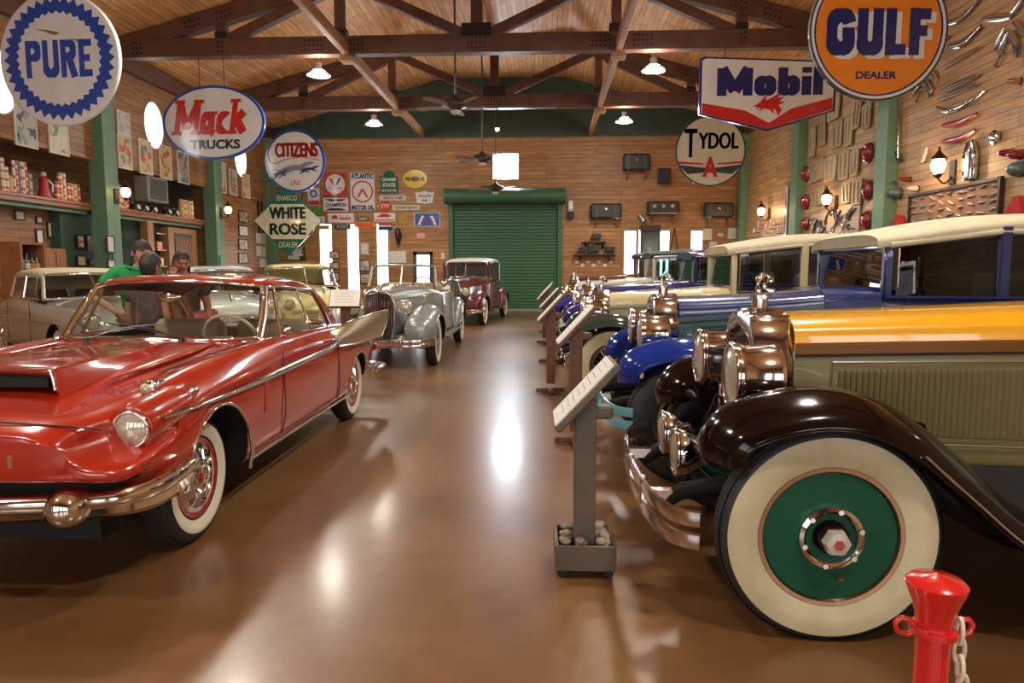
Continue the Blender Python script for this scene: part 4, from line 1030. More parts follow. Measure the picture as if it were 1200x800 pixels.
    # interior
    MB(seat_dark).box((0,1.9,.46),(1.36,1.6,.04)).build('cabin_floor', car)
    for x in (-.36,.36):
        MB(seat_tan).box((x,1.98,.66),(.62,.5,.18),bev=.05).box((x,2.22,.86),(.60,.16,.36),bev=.05).build('front_seat', car, smooth=50)
    MB(seat_tan).box((0,2.66,.84),(1.2,.15,.24),bev=.05).build('rear_seat', car, smooth=50)
    MB(mat('dash_tan', (.30,.25,.17), .4)).box((0,1.20,.93),(1.36,.22,.10),bev=.03).build('dashboard', car, smooth=50)
    c = (.36,1.42,.955); st_ = MB(mat('steering_ivory', (.55,.48,.34), .35)).torus(c, (0,.93,.5), .20, .012, 36, 8)
    st_.tube([(c[0]-.19,c[1],c[2]),(c[0],c[1]-.02,c[2]-.02),(c[0]+.19,c[1],c[2])], .009, 6); st_.cyl(c,(c[0],1.22,.9), .02, n=10); st_.build('steering_wheel', car, smooth=60)
    # mirrors
    MB(chrome).lathe([(0,0),(.035,.005),(.045,.03),(.03,.07),(0,.08)], (0,1.30,1.26), (0,-1,0), 18, sx=2.0, sy=.8).build('rear_view_mirror', car, smooth=60)
    MB(chrome).lathe([(0,0),(.03,.004),(.04,.02),(.02,.06),(0,.07)], (.80,1.36,1.02), (0,-1,0), 18).cyl((.80,1.33,.965),(.80,1.33,1.01),.008,n=8).build('door_mirror', car, smooth=60)
    # wheels
    rr = mat('wheel_red', (.30,.01,.008), .3, coat=1)
    for s in (-1,1):
        for y in (0,3.06):
            w = make_wheel(car, s*.725, y, .345, .17, s, .205, white_r, (.225,.292), cap='full', rimm=rr)
            MB(red_lens).lathe([(0,.100),(.028,.097),(.034,.088)], (s*.725,y,.345), (s,0,0), 20).build('hub_emblem', w, smooth=60)
    return car
red_coupe()
# ================================================================ 1920s cars on the right
canvas_m = vary(mat('cream_canvas_top', (.56,.50,.34), .75), (.50,.44,.29), 8, bump=.05)
glass_dark = glassmat('car_glass_dark', (.10,.085,.07))
leather_blk = mat('black_running_board', (.016,.015,.015), .5)
def fender(car, m, path, x0, x1, side, name, crown=.055, lipdrop=.10, inner=.16, label=None, taper=None):
    """swept wing: path (y,z) of the crown; spans x0..x1"""
    pts = smoothpts(path, 6); rows = []; rows2 = []
    for i, (y, z) in enumerate(pts):
        a = pts[max(0,i-1)]; b = pts[min(len(pts)-1,i+1)]; ty, tz = b[0]-a[0], b[1]-a[1]; L = math.hypot(ty,tz); ny, nz = -tz/L, ty/L
        if nz < 0 and False: ny, nz = -ny, -nz
        f = i/(len(pts)-1)
        tw = 1.0 if taper is None else taper(f)
        xm = (x0+x1)/2; row = []
        for t, h in ((0,-inner),(.06,-.075),(.2,-.03),(.4,0),(.6,0),(.8,-.022),(.93,-.055),(.985,-lipdrop),(1.0,-lipdrop-.012),(.985,-lipdrop-.02),(.975,-lipdrop)):
            hh = h+(crown*.2 if .3 < t < .7 else 0)
            x = xm+(x0+(x1-x0)*t-xm)*tw
            row.append((side*x, y+ny*hh, z+nz*hh))
        rows.append(row)
    rows = [smoothpts(r, 2) for r in rows]
    # rolled front tip : close the first station
    first = rows[0]; c = [sum(p[k] for p in first)/len(first) for k in range(3)]
    cap = [tuple(c[k]+(p[k]-c[k])*.55+(0,-.0,0)[k] for k in range(3)) for p in first]
    o = MB(m).grid([cap]+rows).build(name, car, smooth=65, solid=.006, label=label)
    return o
def lattice_rows(pts_a, pts_b, n):
    return [[lerp(a, b, i/n) for i in range(n+1)] for a, b in zip(pts_a, pts_b)]
def old_car(loc, rz, label, cat='car', group=None, hood_top=(.8,.3,.02), hood_side=(.4,.3,.1), molding=None, fend=(.02,.008,.006), body=None, roof='canvas', wheel_c=(.02,.1,.05),
            white=None, hl=1.0, ws=1.25, shell=None, lamps='drum', fog=False, bumper='double', detail=1, R=.42, glass=None, louvers=True, orn='figure', roofz=1.86, belt=1.22, roofm=None, wtop=None, radz=1.27, bumperm=None, spokes=0, capm=None, mesh_c=(.03,.03,.035), rear=3.5, open_top=False, nm='touring_car', quarter='canvas', side_glass=None, bo=0.0, capc=True, hw=.285):
    car = thing(nm, label, cat, loc, rz, group)
    pt = paint('hood_top_%s' % label[:12], hood_top, .25); ps = paint('hood_side_%s' % label[:12], hood_side, .3); pf = paint('wing_%s' % label[:12], fend, .12, coat=.15); pf.node_tree.nodes['Principled BSDF'].inputs['Specular IOR Level'].default_value = .25
    pb = paint('body_%s' % label[:12], body or hood_side, .28); sh = shell or nickel; gl = glass or glass_g
    wm_ = paint('wheel_%s' % label[:12], wheel_c, .38, coat=0); wm_.node_tree.nodes['Principled BSDF'].inputs['Specular IOR Level'].default_value = .3
    nk = 40 if detail else 20
    # ---- chassis
    b = MB(under_m)
    for s in (-1,1): b.box((s*.36, 1.68, .50), (.07, 3.7, .13))
    b.build('chassis', car)
    MB(under_m).cyl((-.68,rear-.1,R),(.68,rear-.1,R), .05, n=12).build('axle', car)
    b = MB(under_m); b.cyl((-.68,0,R-.03),(.68,0,R-.03), .035, n=12)
    for s in (-1,1): b.tube([(s*.36,-.5,.47),(s*.36,-.3,.43),(s*.36,0,.42),(s*.36,.4,.48)], .025, 6, flat=1.6)
    b.build('axle', car)
    MB(under_m).box((0,.55,.62),(.5,1.0,.36)).build('engine_block', car)
    # ---- splash apron + running board
    for s in (-1,1):
        MB(under_m).add([(s*.40,.5,.62),(s*.46,2.9,.62),(s*.66,2.9,.40),(s*.62,.7,.40)], [(0,1,2,3)]).build('splash_apron', car, solid=.01)
        MB(leather_blk).box((s*.72,1.85,.375),(.30,1.75,.035), bev=.008).build('running_board', car)
        MB(chrome_w).box((s*.873,1.85,.375),(.008,1.75,.03)).build('running_board_trim', car)
    # ---- radiator
    def shell_half(w, z0, z1):   # outline of the radiator, half, bottom to top centre
        return [(w*.80,z0),(w*.92,z0+.15),(w*1.0,z0+(z1-z0)*.55),(w*.99,z0+(z1-z0)*.74),(w*.86,z1-.075),(w*.62,z1-.03),(w*.34,z1-.018),(w*.14,z1),(0,z1+.004)]
    w0 = hw-.01; ho = smoothpts(shell_half(w0,.60,radz), 3); full = ho+[(-x,z) for x,z in ho[-2::-1]]
    hi = smoothpts(shell_half(w0-.045,.66,radz-.085), 3); fi = hi+[(-x,z) for x,z in hi[-2::-1]]
    RF = -.12
    rows = [[(x*.93,-.02+RF,z-.01 if z > .7 else z) for x,z in fi],[(x,-.055+RF,z) for x,z in fi],[(x*.985,-.06+RF,z) for x,z in lerp_lists(fi, full, .5)],[(x*.98,-.05+RF,z-.006) for x,z in full],[(x,-.02+RF,z) for x,z in full],[(x,.13+RF,z) for x,z in full],[(x*.985,.14+RF,z-.005) for x,z in full]]
    rsh = MB(sh).grid(rows).build('radiator_shell', car, smooth=50)
    core = MB(mat('radiator_core', mesh_c, .5, .5)); core.prism(fi, (0,-.02+RF,0), (1,0,0), (0,0,1), (0,.04,0))
    core.build('radiator_core', car)
    if detail:
        g = MB(chrome_w)
        for i in range(-9, 10):
            x = i*.024
            zt = radz-.13-abs(i)*.004
            g.box((x,-.03+RF,(.68+zt)/2),(.004,.012,zt-.68))
        g.build('radiator_grille', rsh)
    # cap
    c0 = radz+.0
    if orn:
        cp = MB(sh).cyl((0,.04+RF,c0-.01),(0,.04+RF,c0+.05), .038, n=nk).cyl((0,.04+RF,c0+.05),(0,.04+RF,c0+.062), .052, n=nk)
        cp.cyl((-.075,.04+RF,c0+.056),(.075,.04+RF,c0+.056), .010, n=8)
        cp = cp.build('radiator_cap', car, smooth=40)
        if orn == 'figure':   # curved-neck ornament
            p = smoothpts([(0,.04+RF,c0+.06),(0,.03+RF,c0+.09),(0,.03+RF,c0+.12),(0,.035+RF,c0+.145),(0,.06+RF,c0+.16),(0,.085+RF,c0+.145),(0,.09+RF,c0+.12)],5)
            o = MB(chrome).tube(p, [.012+.004*math.sin(i*.5) for i in range(len(p))], 8)
            for s in (-1,1): o.add([(0,.04+RF,c0+.07),(s*.02,.06+RF,c0+.12),(s*.035,.12+RF,c0+.13),(s*.015,.10+RF,c0+.08)], [(0,1,2,3)])
            o.build('ornament', cp, smooth=70)
        else:
            o = MB(chrome).cyl((0,.04+RF,c0+.06),(0,.04+RF,c0+.10),.012,n=10).torus((0,.04+RF,c0+.14),(0,1,0),.04,.007,24,6).build('ornament', cp, smooth=60)
    # ---- hood
    def hsec(w, zb, zm, zt):   # (x,z) bottom -> top centre
        return [(w*.97,zb),(w,zb+.12),(w*1.01,(zb+zm)/2),(w*1.0,zm)], [(w*1.0,zm),(w*.99,zm+(zt-zm)*.32),(w*.93,zm+(zt-zm)*.62),(w*.72,zm+(zt-zm)*.86),(w*.38,zm+(zt-zm)*.965),(0,zt)]
    zm0, zm1 = radz-.165, belt-.05
    stn = [(.0, hw, zm0, radz-.02), (.45, hw+.03, zm0+(zm1-zm0)*.33, radz+.0), (hl, hw+.12, zm1, radz+.045)]
    lo = []; hi_ = []
    for y, w_, zm, zt in stn:
        a, b2 = hsec(w_, .60, zm, zt); lo.append((y,a)); hi_.append((y,b2))
    shell_loft(pt, hi_, 4, 4).build('hood', car, smooth=60, solid=.01)
    for s in (-1,1):
        rows = []
        for y, h in [(stn[0][0],lo[0][1]),(stn[1][0],lo[1][1]),(stn[2][0],lo[2][1])]: rows.append([(s*x,y,z) for x,z in h])
        sd = MB(ps).grid([smoothpts(r,3) for r in rows]).build('hood_side', car, smooth=60, solid=.01)
        # moulding strip
        mm = paint('mould_%s' % label[:12], molding, .25) if molding else pt
        mp = [(s*(w_+.004),y,zm) for y,w_,zm,zt in stn]
        if molding:
            r_ = [[(s*(w_+.001),y,zm-.035),(s*(w_+.011),y,zm-.028),(s*(w_+.012),y,zm+.012),(s*(w_+.002),y,zm+.022)] for y,w_,zm,zt in stn]
            MB(mm).grid(r_).build('hood_moulding', car, smooth=40)
        MB(under_m).tube([(p[0]+s*.004,p[1],p[2]-.037) for p in mp], .004, 6).build('hood_hinge', car)
        if louvers:
            n0 = 26 if detail else 12; lv = MB(ps); y0, y1 = .20, hl-.08; y1 = y1 if hl < 1.2 else hl-.06
            if hl > 1.2: n0 = 46
            za, zb_ = .72, zm0-.10
            def wx(y):
                return hw+.0+(.12)*(max(0,(y-.0)/(hl-.0)))**.9
            for i in range(n0):
                y = y0+(y1-y0)*i/(n0-1); x = s*(wx(y)+.004); dy = (y1-y0)/(n0-1)*.38
                zu = zb_+(zm1-zm0)*(y-.0)/(hl-.0)*.9
                lv.add([(x-s*.003,y-dy,za),(x+s*.014,y+dy*.6,za+.012),(x-s*.004,y+dy,za),(x-s*.003,y-dy,zu),(x+s*.014,y+dy*.6,zu-.012),(x-s*.004,y+dy,zu)], [(0,1,4,3),(1,2,5,4),(0,2,1),(3,4,5)])
            lv.build('louvers', sd, smooth=30)
            fr = [(s*(wx(y)+.006),y,z) for y,z in ((y0-.04,za-.03),(y1+.04,za-.03),(y1+.04,zb_+(zm1-zm0)*.9+.03),(y0-.04,zb_+.04))]
            MB(ps).tube(fr, .006, 6, closed=True).build('louver_frame', sd)
    # ---- cowl and body tub
    wc = hw+.12; wb = .64
    zt = radz+.045
    cw = []
    for y, w_, zmm, ztt in ((hl, wc, zm1, zt), (hl+(ws-hl)*.5, (wc*.6+wb*.4), belt-.02, zt+.012), (ws, wb*.93, belt+.0, zt+.02)):
        a, b2 = hsec(w_, .60, zmm, ztt); cw.append((y, a+b2[1:]))
    shell_loft(pb if not capc else pt, cw, 4, 3).build('cowl', car, smooth=60, solid=.012)
    tub = []
    L = rear+.1
    for y, w_, zb, zt_ in ((ws-.01,.60,.52,belt),(ws+.4,.67,.50,belt),(ws+1.1,.69,.50,belt),(L-.3,.66,.52,belt),(L,.55,.60,belt-.02)):
        tub.append((y, [(0,zb),(w_*.8,zb),(w_*.97,zb+.05),(w_,zb+.25),(w_,zt_-.12),(w_-.005,zt_-.02),(w_-.03,zt_),(w_*.5,zt_),(0,zt_)]))
    b_ = body_loft(pb, tub, 3, 2); b_.mats.append(seat_dark)
    cut = MB(pb, seat_dark).m(1).box((0,(ws+L)/2,1.2),(1.16,L-ws-.25,1.0))
    b_.build('body', car, cuts=[cut], smooth=35)
    for s in (-1,1):
        if detail: MB(under_m).tube([(s*.668,ws+.12,.62),(s*.672,ws+.12,belt-.03)], .004, 5).tube([(s*.690,ws+.78,.60),(s*.690,ws+.78,belt-.03)], .004, 5).build('door_seam', car)
    # seats, wheel
    MB(seat_tan).box((0,ws+.85,1.0),(1.1,.5,.2),bev=.05).box((0,ws+1.12,1.22),(1.1,.16,.42),bev=.05).build('front_seat', car, smooth=50)
    MB(seat_tan).box((0,L-.55,1.0),(1.1,.5,.2),bev=.05).box((0,L-.3,1.22),(1.1,.16,.36),bev=.05).build('rear_seat', car, smooth=50)
    c = (.3,ws+.42,1.26); MB(mat('black_bakelite',(.02,.02,.02),.3)).torus(c,(0,.8,.6),.21,.014,30,8).cyl(c,(.3,ws+.05,1.0),.018,n=8).tube([(c[0]-.2,c[1],c[2]),(c[0]+.2,c[1],c[2])],.01,6).build('steering_wheel', car, smooth=60)
    # ---- windshield
    wt = wtop or roofz-.18
    bz = zt-.02
    wsh = MB(pb if not open_top else chrome)
    for s in (-1,1): wsh.box((s*.585,ws+.03,(belt+wt)/2),(.055,.06,wt-belt), bev=.01)
    wsh.box((0,ws+.03,wt-.02),(1.2,.05,.05),bev=.01); wsh.box((0,ws+.03,bz+.02),(1.15,.05,.04),bev=.01)
    wsh.build('windshield_frame', car, smooth=40)
    MB(gl).add([(-.56,ws+.02,bz+.03),(.56,ws+.02,bz+.03),(.56,ws+.05,wt-.04),(-.56,ws+.05,wt-.04)], [(0,1,2,3)]).build('windshield', car)
    if open_top:
        for s in (-1,1): MB(chrome).tube([(s*.61,ws,belt-.05),(s*.615,ws+.03,wt+.02)], .014, 8).build('windshield_post', car, smooth=60)
    if roof:
        rm = canvas_m if roof == 'canvas' else (roofm or pb)
        zf, zr_ = wt, roofz
        rsec = lambda w_, z, k: [(w_,z-.085),(w_+.005,z-.045),(w_-.035,z-.012),(w_*.7,z+k*.6),(w_*.35,z+k*.9),(0,z+k)]
        rf = [(ws-.05, rsec(.60,zf+.045,.02)),(ws+.08,rsec(.635,zf+.065,.035)),(ws+.7,rsec(.665,zr_-.01,.05)),(ws+1.4,rsec(.67,zr_,.05)),(L-.35,rsec(.645,zr_-.04,.04)),(L-.08,rsec(.60,zr_-.16,.02))]
        shell_loft(rm, rf, 4, 3).build('roof', car, smooth=60, solid=.02)
        shell_loft(seat_dark, [(y,[(p[0]-.03,p[1]-.04) if i < 5 else (0,p[1]-.04) for i,p in enumerate(h)]) for y,h in rf[1:]], 3, 2).build('headliner', car, smooth=60)
        hf = rf[0][1]; poly = hf[::-1]+[(-p[0],p[1]) for p in hf[:0:-1]]; poly = [(-p[0],p[1]) for p in hf]+[(p[0],p[1]) for p in hf[::-1][1:]]
        MB(rm).prism([(x*.99,z-.004) for x,z in poly]+[(.58,zf-.02),(-.58,zf-.02)], (0,ws-.045,0), (1,0,0), (0,0,1), (0,.05,0)).build('visor', car)
        px = [ws+.03, ws+.74, ws+1.42, L-.3]
        for s in (-1,1):
            for k, y in enumerate(px[1:3]):
                MB(pb).box((s*.655,y,(belt+zr_)/2-.04),(.05,.075,zr_-belt-.04),bev=.01).build('window_pillar', car)
            MB(chrome_w).tube([(s*.63,px[0]+.05,belt+.02),(s*.63,px[0]+.05,zf-.04)], .008, 6).build('vent_post', car)
            q = MB(rm); q.add([(s*.67,px[2],belt-.02),(s*.64,L-.08,belt-.02),(s*.60,L-.08,zr_-.2),(s*.665,px[2],zr_-.08)], [(0,1,2,3)])
            q.build('rear_quarter', car, solid=.02)
            g = MB(side_glass or (glass_d if roof == 'canvas' else gl)); g.add([(s*.64,px[0]+.04,belt),(s*.655,px[2],belt),(s*.655,px[2],zr_-.09),(s*.625,px[0]+.04,zf-.03)], [(0,1,2,3)])
            g.build('side_window', car)
            MB(pb).tube([(s*.645,ws,belt+.01),(s*.68,ws+.7,belt+.01),(s*.68,px[2],belt+.01)], .02, 8, flat=.8).build('belt_moulding', car, smooth=60)
            MB(rm if roof == 'canvas' else pb).tube([(s*.625,ws+.02,zf-.02),(s*.66,ws+.7,zr_-.095),(s*.665,px[2],zr_-.09)], .022, 8).build('roof_rail', car, smooth=60)
        MB(rm).add([(-.6,L-.08,belt-.02),(.6,L-.08,belt-.02),(.58,L-.06,zr_-.14),(-.58,L-.06,zr_-.14)], [(0,1,2,3)]).build('rear_panel', car, solid=.02)
    # ---- wings
    fr_path = [(-.455,.68),(-.47,.75),(-.44,.83),(-.36,.90),(-.20,.955),(-.02,.975),(.16,.945),(.34,.85),(.52,.70),(.72,.53),(.90,.43),(1.02,.395)]
    k = R/.42
    for s in (-1,1):
        fender(car, pf, fr_path, .40, .865, s, 'front_fender', taper=lambda f: .86+.14*min(1,f*4) if f < .25 else 1.0)
        MB(pf).add([(s*.36,-.25,.62),(s*.36,.6,.62),(s*.44,.5,.80),(s*.44,0,.95),(s*.44,-.3,.88)], [(0,1,2,3,4)]).build('fender_apron', car, solid=.01)
        rr = [(rear-.62,.40),(rear-.55,.55),(rear-.42,.78),(rear-.2,.93),(rear+.02,.96),(rear+.25,.88),(rear+.42,.70),(rear+.5,.50)]
        fender(car, pf, [(y-.1,z) for y,z in rr], .52, .865, s, 'rear_fender')
    if detail:
        for s in (-1,1):
            q = smoothpts([(.34,.86),(.52,.70),(.72,.53),(.90,.43),(1.02,.395)],5)
            MB(chrome_w).tube([(s*.866,y-.055,z-.085) for y,z in q], .0055, 6).build('fender_highlight', car, smooth=60)  # highlight on the wing's bead edge, put in as a thin bright tube
    # ---- wheels
    cp_ = capm or chrome
    for s in (-1,1):
        for y in (0, rear-.1):
            w = make_wheel(car, s*.725, y, R, .135, s, .268 if not spokes else .235, white, (.278,R-.030) if not spokes else (.25,R-.04), cap='none' if not spokes else 'x', spokes=spokes, rimm=mat('copper_rim',(.50,.30,.18),.25,1.0) if not spokes else chrome_w, n=64 if detail else 32, capm=cp_, detail=detail, rw=.018 if not spokes else .035)
            if not spokes:
                S = s; o = (s*.725, y, R)
                MB(wm_).lathe([(.253,.040),(.247,.030),(.238,-.008),(.222,-.020),(.19,-.012),(.165,.012),(.15,.030),(.135,.034),(.12,.030),(.11,.035)], o, (S,0,0), 56).build('wheel_disc', w, smooth=60)
                rg = MB(cp_).ring([(.098,.03),(.098,.062),(.108,.07),(.122,.062),(.124,.03)], o, (S,0,0), 40)
                for i in range(6): rg.cyl((S*.06+o[0], y+.11*cos(i*PI/3+.3), R+.11*sin(i*PI/3+.3)), (S*.078+o[0], y+.11*cos(i*PI/3+.3), R+.11*sin(i*PI/3+.3)), .011, n=6)
                rg.build('hub_ring', w, smooth=35)
                MB(pf).lathe([(.10,.02),(.09,.0),(.07,.01),(.062,.07),(.05,.09)], o, (S,0,0), 32).build('hub', w, smooth=50)
                MB(mat('dull_hub_metal',(.55,.50,.42),.35,.3)).lathe([(.052,.06),(.052,.115),(.045,.128),(.02,.132),(0,.132)], o, (S,0,0), 6 if detail else 12).build('hub_cap', w, smooth=30)
                MB(red_lens).cyl((o[0]+S*.131,y,R),(o[0]+S*.135,y,R), .021, n=6).build('hub_emblem', w)
                if detail: MB(brassy).tube([(o[0]+S*.03,y+.06,R-.18),(o[0]+S*.065,y+.045,R-.165),(o[0]+S*.07,y+.02,R-.16)], .007, 6).build('valve', w)
    # ---- headlights
    lr = .142
    for s in (-1,1):
        c = (s*.345,-.29,.985)
        h = lamp_drum(car, c, lr if lamps == 'drum' else .13, .21, sh, name='headlight', bowl=(lamps != 'drum'), n=nk, rimm=sh)
        MB(sh).tube([(s*.345,-.17,.84),(s*.345,-.17,.70),(s*.345,-.12,.60)], [.016,.014,.02], 8).build('headlight_post', car, smooth=60)
    MB(pf if not detail else chrome_w).tube([(-.60,-.17,.80),(-.345,-.17,.77),(0,-.17,.75),(.345,-.17,.77),(.60,-.17,.80)], .014, 8).build('headlight_bar', car, smooth=60)
    if fog:
        for s in (-1,1):
            lamp_drum(car, (s*.20,-.50,.60), .105, .17, chrome, name='fog_light', bowl=True)
            MB(chrome).cyl((s*.20,-.44,.50),(s*.20,-.44,.40),.014,n=8).build('fog_light_post', car)
    # horn, dumb irons
    for s in (-1,1):
        MB(under_m).tube([(s*.36,.2,.50),(s*.36,-.30,.50),(s*.36,-.50,.46),(s*.36,-.58,.40)], [.05,.045,.04,.03], 8).build('frame_horn', car, smooth=60)
    bm = bumperm or chrome
    if bumper:
        hts = (.49,.40) if bumper == 'double' else (.46,)
        for z in hts:
            pth = smoothpts([(x,y+bo,z) for x,y in ((-.80,-.50),(-.72,-.60),(-.45,-.66),(0,-.68),(.45,-.66),(.72,-.60),(.80,-.50))],5)
            rows = []
            for i,p in enumerate(pth):
                a = Vector(pth[max(0,i-1)]); c = Vector(pth[min(len(pth)-1,i+1)]); t = (c-a).normalized(); nn = Vector((t.y,-t.x,0))
                rows.append([Vector(p)+nn*q[0]+Vector((0,0,q[1])) for q in ((0,-.033),(.012,-.028),(.017,0),(.012,.028),(0,.033),(-.008,0))])
            MB(bm).loft(rows).build('front_bumper', car, smooth=50)
        for x in (-.36,0,.36):
            cl = MB(bm).box((x,-.685+abs(x)*.04+bo,.445),(.05,.03,.17),bev=.008)
            if x: cl.box((x,-.6+bo,.445),(.05,.12,.05))
            cl.build('bumper_bracket', car)
    return car
def lerp_lists(a, b, t): return [lerp(p, q, t) for p, q in zip(a, b)]
A = math.radians
RZC = A(-90-1)
def at_axle(x, y): return (x, y, 0)
old_car(at_axle(1.118,3.38), RZC, 'big 1920s car with yellow bonnet, olive sides, dark brown wings and green disc wheel', hood_top=(.80,.37,.006), hood_side=(.175,.145,.055), molding=(.14,.05,.004), fend=(.007,.0025,.002),
        body=(.175,.145,.055), wheel_c=(.002,.060,.026), white=cream_r, hl=1.36, ws=1.66, fog=True, roofz=1.62, wtop=1.60, belt=1.20, roof=None, open_top=True, R=.425, lamps='drum', capc=False, bumperm=chrome_w, rear=3.7)
old_car(at_axle(.99,5.38), RZC, 'deep blue 1920s car with teal bonnet sides and cream canvas top, second on the right', hood_top=(.006,.022,.12), hood_side=(.04,.095,.085), fend=(.006,.025,.19), body=(.007,.02,.10),
        wheel_c=(.02,.03,.2), white=None, hl=1.0, ws=1.30, belt=1.26, roofz=1.80, wtop=1.64, side_glass=glass_dark, radz=1.27, spokes=16, bo=.12, bumperm=mat('teal_bumper', (.10,.30,.36), .35, coat=.6), orn='figure')
old_car(at_axle(.73,8.1), RZC, 'cream and olive 1920s sedan with dark grey-green wings and wide whitewalls, third on the right', hood_top=(.60,.50,.27), hood_side=(.30,.27,.14), fend=(.03,.04,.033), body=(.56,.47,.26), roof='canvas',
        wheel_c=(.5,.42,.25), white=cream_r, spokes=20, bo=.14, hl=1.0, ws=1.27, belt=1.17, roofz=1.81, wtop=1.66, radz=1.22, louvers=False, detail=1, orn='figure', capc=True, nm='sedan')
old_car(at_axle(.74,10.75), RZC, 'dark purple-blue 1930s sedan with chrome window frames, fourth on the right', hood_top=(.03,.022,.14), hood_side=(.022,.02,.11), fend=(.02,.02,.12), body=(.022,.022,.11), roof='metal',
        wheel_c=(.1,.1,.12), white=white_r, spokes=16, bo=.16, hl=1.15, ws=1.42, belt=1.24, roofz=1.76, wtop=1.66, radz=1.24, louvers=False, detail=0, lamps='bowl', shell=chrome, orn='ring', nm='sedan')
old_car(at_axle(.62,13.4), RZC, 'purple-blue winged open car with pale bonnet and black folding top, fifth on the right', hood_top=(.55,.56,.48), hood_side=(.05,.04,.22), fend=(.03,.03,.18), body=(.5,.5,.42), roof='metal', roofm=mat('black_cloth_top', (.02,.02,.022), .7),
        wheel_c=(.1,.1,.2), white=white_r, spokes=16, bo=.16, hl=1.1, ws=1.35, belt=1.24, roofz=1.82, wtop=1.72, radz=1.27, louvers=False, detail=0, lamps='bowl', shell=chrome, orn='ring')
old_car(at_axle(.75,16.2), RZC, 'maroon and black brass-trimmed vintage car, farthest of the right row', hood_top=(.12,.015,.015), hood_side=(.10,.012,.012), fend=(.02,.01,.01), body=(.10,.012,.012), roof='metal', roofm=mat('black_cloth_top', (.02,.02,.022), .7),
        wheel_c=(.2,.02,.02), white=white_r, spokes=14, bo=.16, hl=1.1, ws=1.35, belt=1.28, roofz=1.88, wtop=1.76, radz=1.33, louvers=False, detail=0, lamps='bowl', shell=brassy, orn='ring')
# ================================================================ 1930s - 1950s cars on the left
def pontoon(car, m, st, name, cut=None, n=20, smooth=60, thick=None):
    """st: (y, xc, halfwidth, ztop, zbot) rings; cut = (y, z, r, x0, x1) wheel opening"""
    rows = []
    for y, xc, hw_, zt, zb in smoothpts(st, 5):
        zc, hh = (zt+zb)/2, (zt-zb)/2
        ring = []
        for i in range(n):
            a = 2*PI*i/n; c_, s_ = cos(a), sin(a)
            ring.append((xc+hw_*math.copysign(abs(c_)**.8, c_), y, zc+hh*math.copysign(abs(s_)**.85, s_)))
        rows.append(ring)
    b = MB(m, under_m).loft(rows); cuts = []
    if cut:
        y, z, r, xa, xb = cut
        c = MB(m, under_m).m(1); c.prism([(r*.98,-.4)]+[(r*cos(PI*i/20), r*sin(PI*i/20)) for i in range(21)]+[(-r*.98,-.4)], (xa, y, z), (0,1,0), (0,0,1), (xb-xa,0,0)); cuts.append(c)
    return b.build(name, car, smooth=smooth, cuts=cuts)
